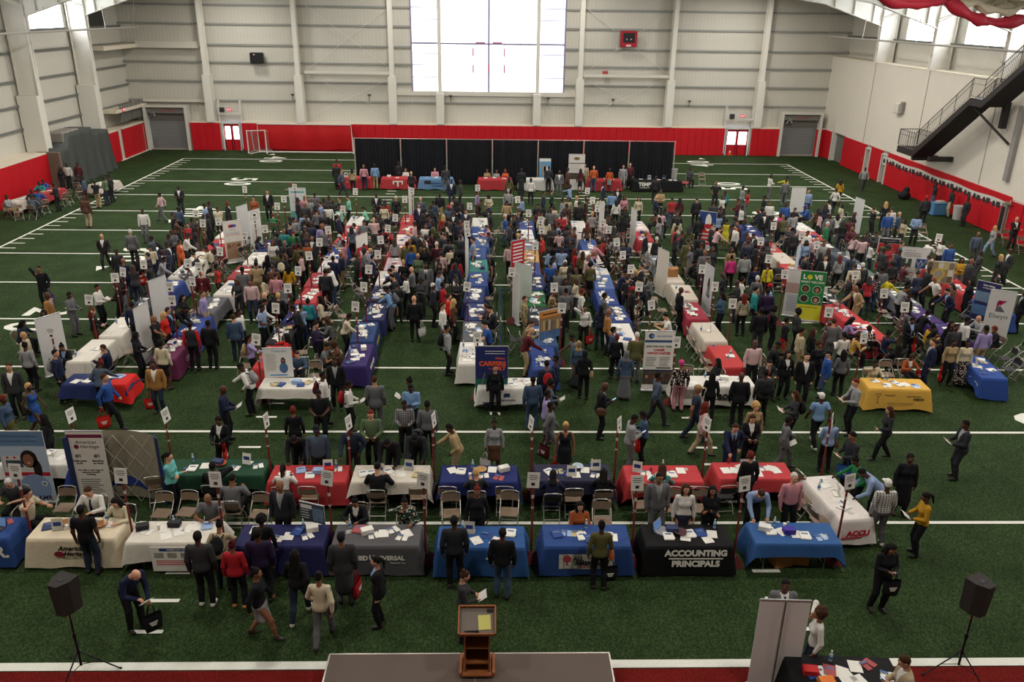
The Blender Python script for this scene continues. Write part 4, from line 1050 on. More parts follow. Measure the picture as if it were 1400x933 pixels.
def table(key, X, Y, rz, c, label, phrase, L=1.84, W=.76, drops=(.7, .7, .35, .7), cloth=True, group=None):
    r = empty('folding_table', (X, Y, 0), rz); top, lg = table_tpl(L); ob('tabletop', top, r); [ob('leg_frame', m, r) for m in lg]
    tl = f'folding table under the {label}'; tag(r, tl if len(tl.split()) <= 16 else f'folding table carrying the {phrase}', 'table'); k = (round(L, 2), W, drops, key % 3 if isinstance(key, int) else 0)
    if k not in CLM: CLM[k] = clothmesh(L, W, drops, hash(str(k)) % 97 if False else len(CLM))
    o = ob('tablecloth', CLM[k]); o.location = (X, Y, 0); o.rotation_euler = (0, 0, rz); o.color = tuple((v*.84+.16*sum(lin(c))/3)*{'blue': .62, 'purple': .6, 'navy': .7, 'red': .85, 'green': .8}.get(cname(c), 1) for v in lin(c))+(1,); tag(o, label, 'tablecloth')
    ANCH.append((X, Y, phrase)); TABLES[key] = (X, Y, rz, L, W, phrase, o); return o
def wrap(o, cl, off=.006):
    off += .012
    """lay printed lettering onto the folds of the cloth front"""
    from mathutils.bvhtree import BVHTree
    me = cl.data; bv = BVHTree.FromPolygons([v.co for v in me.vertices], [tuple(p.vertices) for p in me.polygons])
    import bmesh
    b = bmesh.new(); b.from_mesh(o.data)
    for _ in range(2):
        lo = [e for e in b.edges if e.calc_length() > .05]
        if not lo: break
        bmesh.ops.subdivide_edges(b, edges=lo, cuts=1)
    M = o.matrix_local.copy() if o.matrix_local != Matrix.Identity(4) else Matrix.Identity(4); Mi = M.inverted()
    for v in b.verts:
        p = M @ v.co; h = bv.ray_cast(Vector((p.x, -2, p.z)), Vector((0, 1, 0)))
        if h[0] is not None: v.co = Mi @ Vector((p.x, h[0].y-off-.002, p.z))
    b.to_mesh(o.data); b.free()
def front_text(cl, lines, y=None, drop=.7):
    """lettering on the hanging front of a cloth, standing just off its surface"""
    for txt, size, z, x, m, kw in lines:
        T = Matrix.Translation((x, -.38-.012-(.752-z)/.70*.13-.004, z)) @ Matrix.Rotation(PI/2-.10*1.3, 4, 'X')
        wrap(text(txt, size, m, cl, T, 'lettering', **kw), cl, .055 if size > .4 else (.03 if size > .3 else .006))
wht = mat('print_white2', 'd4d0c6', .7); red_ = mat('print_red', 'b01c2e', .7); blk = mat('print_black', '1a1a1c', .7)
FT = ((.7, .7, .3, .7))
t = table('F0', -11.0, 3.35, 0, '1f4f9e', 'blue cloth lettered AMR on the front table at the far left edge', 'blue table at the left edge', drops=FT)
front_text(t, [('AMR.', .36, .42, .50, wht, dict(bold=.012, sx=1.1))])
t = table('F1', -8.71, 3.33, 0, 'cfc0a0', 'cream cloth with American Heritage lettering on a front table', 'cream table with American Heritage logo', drops=FT)
front_text(t, [('American', .15, .52, 0, blk, dict(shear=.35, bold=.003)), ('Heritage', .15, .40, .08, blk, dict(shear=.35, bold=.003)), ('FEDERAL CREDIT UNION', .045, .31, .05, blk, {})])
wrap(MB().lathe([(1, 0), (1, .01)], (0, 0, 0), 18, 0, Matrix.Translation((-.26, -.47, .40)) @ Matrix.Rotation(PI/2, 4, 'X') @ Matrix.Diagonal((.11, .07, 1, 1))).build('printed_emblem', mat('print_maroon', '7a1f2c'), t), t)
t = table('F2', -6.55, 3.18, 0, 'c9c2b2', 'off-white cloth gathered at the left on the front table beside the cream one', 'off-white front table', drops=(.45, .6, .3, .65))
t = table('F3', -4.2, 3.05, 0, '26285e', 'indigo cloth on the front table left of the gray one', 'indigo front table', drops=FT)
t = table('F4', -2.15, 3.05, 0, '4f4e50', 'gray cloth lettered ALLIEDUNIVERSAL on a front table', 'gray front table', drops=FT)
front_text(t, [('A', .17, .47, -.58, wht, dict(bold=.008)), ('LLIED', .14, .465, -.33, wht, dict(bold=.008)), ('U', .17, .47, -.07, wht, dict(bold=.008)), ('NIVERSAL', .14, .465, .32, wht, dict(bold=.006)), ('There for you.', .06, .36, .48, wht, dict(shear=.2))])
t = table('F5', .12, 2.98, 0, '1f5fa8', 'bright blue cloth with round seal on a front table', 'bright blue table with round seal', drops=FT)
front_text(t, [('ALLIANCE CANCER', .075, .50, .42, wht, dict(shear=.2, bold=.003)), ('SPECIALISTS', .075, .42, .45, wht, dict(shear=.2, bold=.003))])
sm = MB(); sm.lathe([(.19, 0), (.19, .008)], (0, 0, 0), 28, 0, Matrix.Translation((-.42, -.475, .40)) @ Matrix.Rotation(PI/2-.13, 4, 'X')); wrap(sm.build('seal_ring', wht, t), t, .003)
sm = MB(); sm.lathe([(.165, 0), (.165, .008)], (0, 0, 0), 24, 0, Matrix.Translation((-.42, -.479, .40)) @ Matrix.Rotation(PI/2-.13, 4, 'X')); wrap(sm.build('seal_field', mat('print_blue', '1c4f8c'), t), t, .006)
wrap(MB().box((-.42, -.492, .40), (.10, .01, .15)).box((-.52, -.492, .42), (.06, .01, .1)).box((-.32, -.492, .42), (.06, .01, .1)).build('seal_figures', wht, t), t, .009)
t = table('F6', 2.41, 3.02, 0, '1f4f9c', 'royal blue cloth with white logo panel on a front table', 'royal blue table with white logo panel', drops=FT)
mb = MB(); [mb.box((-.57+.1*i, -.47, .26+.09*j), (.1, .004, .09)) for i in range(12) for j in range(4)]
wrap(mb.build('logo_panel', mat('print_panel', 'bdb9ae'), t), t, .003)
wrap(MB().lathe([(.09, 0), (.09, .01)], (0, 0, 0), 14, 0, Matrix.Translation((-.44, -.48, .46)) @ Matrix.Rotation(PI/2, 4, 'X')).box((-.44, -.486, .34), (.03, .012, .08)).build('tree_emblem', mat('print_maroon2', '9a3440'), t), t, .008)
wrap(text('ALL', .14, blk, t, Matrix.Translation((-.20, -.482, .48)) @ Matrix.Rotation(PI/2, 4, 'X'), bold=.004), t, .008); wrap(text('AMERICAN', .14, blk, t, Matrix.Translation((.08, -.482, .37)) @ Matrix.Rotation(PI/2, 4, 'X'), bold=.004), t, .008)
wrap(text('HOME CARE', .06, red_, t, Matrix.Translation((-.05, -.482, .28)) @ Matrix.Rotation(PI/2, 4, 'X')), t, .008)
t = table('F7', 4.62, 3.02, 0, '121214', 'black cloth lettered ACCOUNTING PRINCIPALS on a front table', 'black table lettered ACCOUNTING PRINCIPALS', drops=FT)
front_text(t, [('ACCOUNTING', .19, .58, .14, wht, dict(bold=.010, sx=1.05)), ('PRINCIPALS', .19, .34, .14, wht, dict(bold=.010, sx=1.05))])
wrap(MB().box((-.15, -.455, .465), (.6, .01, .028)).box((.44, -.455, .465), (.58, .01, .028)).build('underline', wht, t), t)
t = table('F8', 7.02, 3.1, R(-1), '2566ae', 'mid blue cloth with a short hem on the rightmost front table', 'rightmost blue front table', drops=(.30, .62, .3, .70))
t = table('F9', 8.56, 4.55, R(97), 'd0c8c0', 'white cloth lettered ACCU on the table set end-on at the right', 'white end-on table', drops=(.6, .6, .6, .6))
T = Matrix.Translation((-.98-.09, 0, .45)) @ Matrix.Rotation(-PI/2, 4, 'Z') @ Matrix.Rotation(PI/2, 4, 'X')
text('ACCU', .2, red_, t, T, bold=.012); MB().box((-1.05, .12, .33), (.01, .5, .03)).build('underline', red_, t)
BT = (.35, .6, .7, .6)
t = table('S0', -9.15, 6.1, 0, '1c3f94', 'blue cloth on the table behind the tall display frame at the left', 'blue table behind the display frame', drops=BT)
t = table('S1', -6.43, 5.9, 0, '1d4a30', 'dark green cloth on the second row table', 'dark green table', L=2.3, drops=BT)
t = table('S2', -4.15, 5.6, 0, 'b81f24', 'red cloth on the second row table left of the plain white one', 'red table at left of second row', drops=(.6, .6, .7, .6))
t = table('S3', -2.14, 5.6, 0, 'c9bfae', 'plain off-white cloth on the second row table', 'off-white table in the second row', drops=(.3, .6, .7, .6))
t = table('S4', .03, 5.6, 0, '1e2e78', 'dark blue cloth on the second row table with the wicker basket', 'dark blue table with basket', drops=BT)
t = table('S5', 2.35, 5.65, 0, '26263f', 'deep navy cloth on the second row table with a white bowl', 'navy second-row table', drops=BT)
t = table('S6', 4.6, 5.6, 0, 'c01f26', 'bright red cloth on the second row table near the center right', 'red second-row table with tumbler', drops=(.4, .7, .7, .7))
t = table('S7', 6.9, 5.75, 0, 'c0262a', 'red cloth on the rightmost second row table', 'rightmost red second-row table', drops=BT)
t = table('S8', -11.0, 6.4, 0, 'c4c0b8', 'white cloth on the table behind the portrait banner at the left edge', 'white table behind the portrait banner', drops=BT)
# left side group
t = table('A0', -11.71, 11.1, 0, '26356e', 'blue cloth with a red end on the table left of the aisle', 'blue and red table at left', drops=(.45, .2, .3, .3))
m_ = clothmesh(.5, .78, (.55, .6, .4, .05), 5); o = ob('table_overlay', m_); o.location = (-11.71+.72, 11.1, .006); setcol(o, 'c0241f'); tag(o, 'red cloth draped over the right end of the blue table', 'tablecloth')
t = table('C0', -5.75, 10.85, 0, 'cfc9bb', 'white cloth on the table with the tall tabletop portrait poster', 'white table with portrait poster', drops=(.3, .7, .3, .7))
t = table('E0', .85, 10.9, 0, 'd2cec4', 'white cloth with keystone logo beside the orange lettered banner', 'white table with keystone logo', drops=(.5, .6, .3, .6))
wrap(MB().box((-.05, -.46, .55), (.18, .012, .12)).build('keystone_emblem', mat('print_navy', '1f3560'), t), t)
front_text(t, [('pennsylvania', .10, .40, -.05, mat('print_navy'), {})])
mb = MB(); [mb.box((-.8+.1*i, -.47, .30), (.1, .012, .05)) for i in range(17)]; wrap(mb.build('blue_band', mat('print_navy'), t), t)
t = table('G0', 7.25, 11.1, 0, 'cfcac0', 'white cloth lettered acco on the table right of the career banner', 'white table lettered acco', L=2.4, drops=(.62, .6, .3, .6))
front_text(t, [('acco', .34, .45, .35, blk, dict(bold=.014, shear=.15))])
mb = MB(); [mb.box((-1.0+.1*i, -.45, .42+.1*j), (.1, .012, .1)) for i in range(5) for j in range(3)]; wrap(mb.build('printed_photo', mat('photo_grey', '8f8a80', var=.5, scale=9), t), t)
t = table('Y0', 12.92, 10.95, R(-3), 'cf9c1a', 'yellow cloth with martini glass drawing on the table at the right', 'yellow table', drops=(.66, .7, .4, .7))
mb = MB(); k = mat('print_grey', '6b5a3c')
for a, b in (((-.72, .60), (-.56, .60)), ((-.72, .60), (-.64, .47)), ((-.56, .60), (-.64, .47)), ((-.64, .47), (-.64, .30)), ((-.70, .30), (-.58, .30))): mb.tube([(a[0], -.47, a[1]), (b[0], -.47, b[1])], .007, 5)
wrap(mb.build('glass_drawing', k, t), t); front_text(t, [('BARTENDERS', .07, .52, .45, k, {}), ('EVENTS', .09, .43, .6, blk, dict(bold=.003)), ('catering and hospitality staff', .07, .30, .05, k, {}), ('Hospitality', .07, .55, -.28, k, {})])
t = table('J0', 16.45, 12.3, R(82), '1c4fae', 'blue cloth lettered CORIZA on the table at the right edge', 'blue table at right edge', drops=(.68, .7, .4, .7))
T = Matrix.Translation((-.6, .40+.06, .45)) @ Matrix.Rotation(PI, 4, 'Z') @ Matrix.Rotation(PI/2, 4, 'X'); text('CORIZA', .2, wht, t, T, bold=.002)
# rows running away from the camera: x, first y, last y, colours, phrase
ROWS = [
 ('A', -12.95, 13.4, 31, ['cfc8ba', 'cfc8ba', '2a2a2e', '2b4da0', 'c4c0b8', 'cfc8ba', 'b5242a', 'cfc8ba', '9a9a98'], 'far-left row'),
 ('B', -10.4, 13.6, 26.5, ['5c1840', '2f4da8', '55545a', 'c6c0b4', '8c2026', 'c6c0b4', '26366f'], 'second left row'),
 ('C', -6.95, 12.9, 31.6, ['bc2020', '202024', '2c3a94', 'b0252b', '9c2830', 'c9b9bc', '27499c', 'b8242a', 'b8242a', 'c4c0b8'], 'third left row'),
 ('D', -4.12, 13.1, 32, ['3b2473', '20437e', '232c5c', '20264a', 'b9b4ac', 'b09a9c', '9c2430', 'c0a8a8', 'a82832', 'b5242a'], 'fourth left row'),
 ('E', -.30, 13.3, 31.5, ['c8c3b8', '55555a', '2b3e7c', '24366f', '274a96', '2f7f7c', '35559a', '4466a4', '2b4da0', 'b9b6ae'], 'center-left row'),
 ('F', 2.12, 12.9, 31, ['27499c', '3c5f96', '2b2b30', '1f6b3c', '2b3b78', '33519a', 'b08a4a', '6c6c70', 'c6c2ba', '33519a'], 'center-right row'),
 ('G', 5.02, 15.2, 31, ['c9c4ba', '26428c', '27489a', '4b6fb4', 'b9b6ae', 'b9a9a4', '3358a0', 'a89a94', 'c4c0b8'], 'row right of center'),
 ('H', 8.15, 13.1, 31, ['c02420', 'b9ad9c', '8f1a30', 'b9ad9c', 'b9ad9c', '6a6a70', 'b0ada4', 'a8202c', 'c4b0ac'], 'empty-aisle row'),
 ('I', 13.95, 15.6, 30.5, ['c01f24', 'bf1f2c', '242428', '323236', 'c02830', 'bcb0a0', 'b8282c', '2c2f78', '2f3f8c'], 'right-hand row'),
 ('J', 16.95, 15.4, 31, ['4a2a7c', '4a2a7c', '6c6c74', 'a89f90', '55645c', '404a54', '35353a', 'b5242a', 'c9c4ba'], 'second right row'),
 ('K', 20.2, 18.2, 24.5, ['2b57b0', 'b8232b', 'b8232b', 'c2bdb4'], 'rightmost row'),
]
CN = dict()
SHORT = dict(A='far-left', B='second-left', C='third-left', D='fourth-left', E='center-left', F='center-right', G='right-of-center', H='empty-aisle', I='right-hand', J='second-right', K='far-right')
DEP = ['nearest', 'second', 'third', 'fourth', 'fifth', 'sixth', 'seventh', 'eighth', 'ninth', 'tenth', 'eleventh']
for ri, (rk, X, y0, y1, cols, ph) in enumerate(ROWS):
    n = len(cols)
    for i, c in enumerate(cols):
        Y = y0+(y1-y0)*i/(n-1); nm = cname(c)
        lab = f'{nm} cloth on the {DEP[i]} table of the {ph}'
        dr = (.66, .66, .66, .66) if i % 3 != 2 else (.45, .66, .45, .66)
        table('r'+rk+str(i), X+.08*math.sin(i*2.3+ri), Y, R(90)+.03*math.sin(i*1.7), c, lab, f'{DEP[i]} {SHORT[rk]}-row table', L=min(1.84, (y1-y0)/(n-1)-.04), drops=dr)
# lettering on cloths in the rows
def side_text(key, txt, size, m, s=1, x=0):
    X, Y, rz, L, W, p, o = TABLES[key]
    T = Matrix.Translation((x, -s*(W/2+.09), .42)) @ Matrix.Rotation(0 if s > 0 else PI, 4, 'Z') @ Matrix.Rotation(PI/2-.1, 4, 'X'); text(txt, size, m, o, T, bold=.004)
side_text('rD0', 'WIDENER', .2, wht); side_text('rD1', 'COLLEGE', .2, mat('print_yellow', 'c9b030')); side_text('rB0', 'CITY', .22, mat('print_pale', 'b890a0'))
# far tables before the black curtain
for key, px, py, c, lab, phr in (('R0', 520, 212, 'b5222a', 'red cloth on the leftmost table before the black curtain', 'leftmost red far table'), ('R1', 568, 213, 'b5222a', 'red cloth with white emblem before the black curtain', 'red far table with emblem'), ('R2', 610, 214, '6a9ccc', 'sky blue cloth on a far table before the black curtain', 'sky blue far table'),
        ('R3', 676, 213, 'b5222a', 'red cloth on the far table before the middle of the black curtain', 'middle red far table'), ('R4', 722, 214, 'b9b6ae', 'white cloth on a far table before the black curtain', 'white far table'),
        ('R5', 800, 218, 'a81c28', 'crimson cloth under the white banner before the black curtain', 'crimson far table'), ('R6', 852, 219, '161618', 'black cloth lettered TEMPLE before the black curtain', 'black table lettered TEMPLE'), ('R7', 876, 220, '161618', 'plain black cloth on the far table right of the TEMPLE one', 'plain black far table')):
    p = at(px, py-12, .75); table(key, p[0], min(p[1], 43.9), 0, c, lab, phr, L=2.2 if key != 'R7' else 1.5, drops=(.7, .7, .4, .7))
front_text(TABLES['R6'][6], [('TEMPLE', .34, .5, -.2, wht, dict(bold=.012)), ('UNIVERSITY', .13, .28, -.35, wht, {})]); front_text(TABLES['R2'][6], [('THE SCHOOL DISTRICT', .13, .45, .3, inkblue, dict(bold=.004)), ('OF PHILADELPHIA', .11, .3, .2, inkblue, dict(bold=.003))])
MB().box((-.55, -.45, .52), (.42, .02, .22)).build('logo_box', ink, TABLES['R2'][6])
mb = MB().box((0, -.45, .55), (.7, .02, .08)).box((0, -.46, .38), (.1, .02, .34)).box((-.3, -.46, .46), (.08, .02, .2)).box((.3, -.46, .46), (.08, .02, .2)); mb.build('logo_emblem', wht, TABLES['R1'][6])
# tables by the left wall
for key, x, y, rz, c, lab, phr in (('L0', -27.2, 36.2, R(80), 'b8ada0', 'beige cloth on the nearest table by the left wall', 'beige table by the left wall'), ('L1', -26.8, 38.6, R(80), 'b0232b', 'red cloth on the middle table by the left wall', 'red table by the left wall'), ('L2', -24.6, 41.2, R(70), 'b8ada0', 'beige cloth on the table beside the tarp-covered stack', 'table beside the tarp-covered stack')):
    table(key, x, y, rz, c, lab, phr, drops=(.5, .5, .5, .5))
def push(x, y, m):
    """move a point out of every table's plan rectangle grown by m"""
    for _ in range(3):
        hit = False
        for X, Y, tz, L, W, ph, cl in TABLES.values():
            if abs(x-X) > 1.6 or abs(y-Y) > 1.6: continue
            ca, sa = math.cos(tz), math.sin(tz); u = (x-X)*ca+(y-Y)*sa; v = -(x-X)*sa+(y-Y)*ca; a, b = L/2+m, W/2+m
            if abs(u) < a and abs(v) < b:
                if b-abs(v) <= a-abs(u): v = math.copysign(b+.005, v)
                else: u = math.copysign(a+.005, u)
                x = X+u*ca-v*sa; y = Y+u*sa+v*ca; hit = True
        if not hit: break
    return x, y
# ---- folding chairs
def chair_parts(kind):
    tube = folding_metal; pan = tan_metal if kind == 'tan' else dark_chair
    b = MB(); vs = []; n = 8
    for j, (z, y) in enumerate(((.62, -.21), (.70, -.235), (.80, -.255))):
        for i in range(n+1):
            x = -.21+.42*i/n; vs.append((x, y-.035*(1-(2*i/n-1)**2), z-(.015*abs(2*i/n-1)**3 if j == 2 else 0)))
    fs = [(j*(n+1)+i, j*(n+1)+i+1, (j+1)*(n+1)+i+1, (j+1)*(n+1)+i) for j in range(2) for i in range(n)]; k = len(vs); vs += [(x, y-.012, z) for x, y, z in vs]; fs += [tuple(reversed([q+k for q in f])) for f in fs[:2*n]]
    b.add(vs, fs)
    seat = MB().box((0, 0, .445), (.40, .38, .03), bev=.012)
    lf = []
    for s in (-1, 1): lf.append(MB().tube([(s*.215, .24, 0), (s*.215, .10, .32), (s*.215, -.10, .52), (s*.215, -.235, .66), (s*.205, -.26, .84), (s*.12, -.275, .865), (0, -.28, .87)], .0125, 6, cap=True).mesh('front_leg', tube))
    rl = [MB().tube([(s*.19, -.26, 0), (s*.19, .04, .44)], .0115, 6).mesh('rear_leg', tube) for s in (-1, 1)]
    cb = MB().tube([(-.19, -.2, .09), (.19, -.2, .09)], .009, 6).tube([(-.215, .205, .09), (.215, .205, .09)], .009, 6)
    return [('backrest', b.mesh('backrest', pan, True)), ('seat', seat.mesh('seat', pan)), ('front_leg', lf[0]), ('front_leg', lf[1]), ('rear_leg', rl[0]), ('rear_leg', rl[1]), ('crossbar', cb.mesh('crossbar', tube))]
CHP = {k: chair_parts(k) for k in ('tan', 'black')}
CHAIRS = []
def chair(x, y, a, kind='tan'):
    """a: direction the sitter faces, degrees anticlockwise from +Y"""
    r = empty('folding_chair', (x, y, 0), R(a)); [ob(n, m, r) for n, m in CHP[kind]]; CHAIRS.append((r, kind)); return r
CHAIRPOS = []
# photograph pixels of chair seats (front and second rows)
for px, py, a, k in ((88, 694, 180, 'tan'), (221, 702, 180, 'tan'), (255, 700, 180, 'tan'), (354, 703, 180, 'tan'), (425, 676, 0, 'tan'), (505, 678, 0, 'tan'), (541, 672, 0, 'tan'), (573, 672, 0, 'tan'), (614, 675, 0, 'tan'), (662, 680, 0, 'tan'), (690, 675, 0, 'tan'), (617, 702, 180, 'tan'), (696, 700, 180, 'tan'), (765, 697, 180, 'tan'), (823, 713, 180, 'tan'), (783, 680, 0, 'tan'), (826, 684, 0, 'tan'), (878, 690, 180, 'tan'), (882, 675, 0, 'tan'), (922, 695, 180, 'tan'), (915, 675, 0, 'tan'), (960, 695, 180, 'tan'), (940, 672, 0, 'black'), (1010, 676, 0, 'tan'), (990, 676, 0, 'black'), (745, 684, 0, 'tan'),
        (372, 672, 0, 'tan'), (1081, 712, 180, 'tan'), (215, 664, 20, 'tan'), (283, 675, 0, 'black'), (310, 680, 0, 'black'), (1112, 682, -75, 'tan'), (1122, 712, -75, 'tan'), (1106, 665, -75, 'tan'), (335, 512-12, 180, 'tan'), (430, 514, 180, 'tan'), (940, 520, 180, 'tan'), (1213, 512, 180, 'tan'), (1229, 510, 180, 'tan'),
        (893, 408, -90, 'tan'), (905, 424, -90, 'tan'), (945, 440, -90, 'tan'), (950, 463, -90, 'tan'), (957, 478, -90, 'tan'), (965, 494, -90, 'tan'), (972, 505, -90, 'tan'), (938, 428, -90, 'tan'), (872, 387, 200, 'tan'), (880, 370, 100, 'tan'), (893, 362, 230, 'tan'), (862, 325, 180, 'tan'), (885, 345, 20, 'tan'), (878, 352, 60, 'tan'), (525, 305, 180, 'tan'), (516, 425, 200, 'tan'),
        (668, 372, 90, 'tan'), (670, 388, 90, 'tan'), (668, 408, 90, 'tan'), (668, 350, 90, 'tan'), (666, 336, 90, 'tan'), (666, 322, 90, 'tan'), (508, 350, -90, 'tan'), (515, 362, -90, 'tan'), (455, 420, -90, 'tan'), (448, 440, -90, 'tan'), (470, 432, -90, 'tan'), (480, 452, -90, 'tan'), (490, 395, -90, 'tan'),
        (1318, 432, 90, 'black'), (1328, 425, 90, 'black'), (1335, 415, 90, 'black'), (1308, 420, 90, 'black'), (1366, 470, 90, 'black'), (1375, 490, 90, 'black'), (1390, 480, 90, 'black'), (1380, 505, 90, 'black'), (1395, 500, 90, 'black'), (1300, 405, 90, 'black'), (1376, 325, 180, 'tan'), (1398, 335, 180, 'tan'), (1262, 318, 180, 'tan'), (1192, 478, -90, 'black'), (1150, 440, -90, 'black'), (1110, 420, -90, 'black'), (1105, 408, -90, 'black'), (1180, 330, 90, 'black'), (1150, 300, 90, 'black'),
        (25, 290, 210, 'tan'), (48, 288, 60, 'tan'), (60, 282, 60, 'tan'), (88, 272, 60, 'tan'), (108, 262, 60, 'tan'), (92, 268, 60, 'tan'), (960, 245, 180, 'tan')):
    p = at(px, py, .45); CHAIRPOS.append((p[0], p[1], a+random.Random(px).uniform(-8, 8), k))
# chairs down the staff gaps between the rows
rs = random.Random(12)
for X, ya, yb, a in ((-12.0, 14, 30, 90), (-11.3, 14.5, 26, -90), (-6.1, 14, 31, 90), (-5.0, 14, 31, -90), (.6, 22, 31, 90), (1.2, 14, 31, -90), (5.9, 17, 31, 90), (7.2, 17, 31, -90), (14.9, 16, 30, 90), (16.0, 16, 30, -90)):
    y = ya
    while y < yb: 
        if rs.random() < .55: CHAIRPOS.append((X+rs.uniform(-.1, .1), y, a+rs.uniform(-20, 20), rs.choice(['tan', 'tan', 'black'])))
        y += 1.25
# ---- sign poles
def pole_tpl():
    base = MB(); vs = [(-.2, -.2, 0), (.2, -.2, 0), (.2, .2, 0), (-.2, .2, 0), (-.05, -.05, .22), (.05, -.05, .22), (.05, .05, .22), (-.05, .05, .22)]
    base.add(vs, [(3, 2, 1, 0), (4, 5, 6, 7), (0, 1, 5, 4), (1, 2, 6, 5), (2, 3, 7, 6), (3, 0, 4, 7)])
    pm = MB().tube([(0, 0, .18), (0, 0, 2.12)], .026, 8); band = MB().tube([(0, 0, 1.62), (0, 0, 1.70)], .029, 8).tube([(0, 0, 1.36), (0, 0, 1.40)], .029, 8)
    card = MB().box((0, -.035, 0), (.27, .006, .36)); pr = MB()
    for k, w_ in enumerate((.17, .20, .15)): pr.box((0, -.0395, .11-.045*k), (w_, .002, .014))
    pr.box((0, -.0395, -.09), (.08, .002, .07))
    return [('base', base.mesh('base', mat('maroon_wood', '5c1e1c', .6))), ('pole', pm.mesh('pole', mat('maroon_pole', '6a2622', .5))), ('tape_band', band.mesh('tape_band', mat('tape_white', 'b9aca4'))), ('sign_card', card.mesh('sign_card', paperw)), ('print', pr.mesh('print', ink))]
PT = pole_tpl(); POLES = []
def signpole(px, py, base=None, rz=None):
    rs = random.Random(px*3+py); p = at(px, py, 2.08); p = push(p[0], p[1], .10)
    r = empty('sign_pole', (p[0], p[1], 0)); c = None
    if rz is None: rz = rs.uniform(-18, 18)
    for n, m in PT:
        if n == 'print': ob(n, m, c); continue
        o = ob(n, m, r)
        if n == 'sign_card': o.location = (0, 0, 2.08); o.rotation_euler = (R(-6), R(rs.uniform(-5, 5)), R(rz)); c = o
    POLES.append(r)
for q in ((22, 644), (166, 650), (291, 655), (450, 653), (579, 656), (729, 656), (871, 660), (1017, 661), (1145, 658)): signpole(*q)
for q in ((86, 568, 75), (233, 568, 75), (354, 575, 80), (482, 578, 70), (588, 574, 75), (736, 579, -70), (845, 580, 60), (966, 580, -65), (1136, 575, 60)): signpole(q[0], q[1], rz=q[2])
for q in ((70, 455), (178, 372), (232, 392), (335, 259), (296, 303), (331, 326), (311, 344), (282, 365), (360, 301), (362, 313), (388, 272), (379, 282), (403, 256), (470, 285), (486, 262), (553, 274), (541, 297), (531, 312), (523, 328), (517, 348), (505, 367), (438, 329), (450, 313), (423, 349), (411, 367), (395, 392), (374, 426), (357, 464), (563, 262), (653, 257), (645, 282), (638, 307), (642, 318), (720, 273), (723, 294), (727, 301), (732, 314), (732, 337), (803, 261), (810, 274), (817, 285), (824, 305), (832, 314), (843, 331), (851, 349), (862, 368), (1058, 309), (1092, 322), (1051, 354), (960, 368), (261, 387), (234, 412), (497, 395), (485, 422), (639, 394), (700, 372), (746, 393), (764, 421), (874, 392), (890, 417), (926, 468), (977, 392), (1000, 415), (1073, 375), (1169, 376), (1197, 401), (1133, 427), (1180, 462), (1237, 420), (653, 462), (125, 410), (159, 380), (192, 365), (257, 360), (268, 292), (274, 308), (1116, 335), (1275, 325), (1040, 330)):
    signpole(*q)
# ---- banners
def banner(loc, rz, wd, h, front, back='c9c7c2', label='', z0=0.04, base='foot', phrase=None, cat='banner'):
    """stand-up banner; its printed side faces -Y of its own frame"""
    r = empty('pull_up_banner' if base == 'foot' else 'tabletop_poster', loc, rz)
    MB().box((0, 0, z0+h/2), (wd, .012, h)).build('banner_sheet', mat('banner_'+back, back, .6, var=.02), r)
    f = MB().box((0, -.0085, z0+h/2), (wd-.012, .003, h-.012)).build('printed_face', mat('banner_'+front, front, .6, var=.03), r)
    MB().box((0, 0, z0+h), (wd+.02, .03, .035), bev=.008).build('top_rail', mat('rail_silver', 'a8a8a8', .4, .5), r)
    if base == 'foot':
        MB().box((0, .0, .045), (wd+.04, .16, .08), bev=.02).build('base', mat('rail_silver'), r)
        MB().tube([(0, .03, .08), (0, .03, z0+h)], .012, 6).ball((0, .03, 1.0), .02, 6).ball((0, .03, 1.5), .02, 6).build('support_pole', mat('pole_dark', '4a4a4a', .5), r)
    else: MB().tube([(0, .02, z0+h*.7), (0, .3, z0+.01)], .01, 6).build('easel_leg', mat('pole_dark'), r)
    tag(r, label, cat)
    if phrase: ANCH.append((loc[0], loc[1], phrase))
    return r, f, z0, h, wd
def bt(B, txt, fz, size, m, x=0., **kw):
    r, f, z0, h, wd = B; return text(txt, size, m, f, Matrix.Translation((x, -.0125, z0+h*fz)) @ Matrix.Rotation(PI/2, 4, 'X'), depth=.001, **kw)
def bb(B, x0, x1, f0, f1, m, name='printed_area', y=-.012):
    r, f, z0, h, wd = B; return MB().box(((x0+x1)/2*wd, y, z0+h*(f0+f1)/2), ((x1-x0)*wd, .003, h*(f1-f0))).build(name, m, f)
def bdisc(B, x, fz, rx, m, name='printed_disc', y=-.012, rz_=None):
    r, f, z0, h, wd = B; return MB().lathe([(1, -.001), (1, .001)], (0, 0, 0), 22, 0, Matrix.Translation((x*wd, y, z0+h*fz)) @ Matrix.Rotation(PI/2, 4, 'X') @ Matrix.Diagonal((rx, rz_ or rx, 1, 1))).build(name, m, f)
def blines(B, x0, x1, f0, f1, n, m=None):
    r, f, z0, h, wd = B; mb = MB(); rs = random.Random(n)
    for k in range(n): z = f1-(f1-f0)*k/max(1, n-1); e = x0+(x1-x0)*rs.uniform(.75, 1); mb.box(((x0+e)/2*wd, -.012, z0+h*z), ((e-x0)*wd, .002, .016))
    mb.build('small_print', m or ink, f)
def face(B, x, fz, s, skin, hair, shirt, shape=1):
    bdisc(B, x, fz+.0, s*.72, mat('print_'+hair, hair), 'printed_hair', -.0135, s*.82); bdisc(B, x, fz-s*.08/B[3]*1.2, s*.52, mat('print_'+skin, skin), 'printed_face', -.015, s*.66)
def topb(xl, yl, xr, yr, z=2.05):
    a = at(xl, yl, z); b = at(xr, yr, z); c = (a+b)/2; return c, math.atan2(b[1]-a[1], b[0]-a[0])
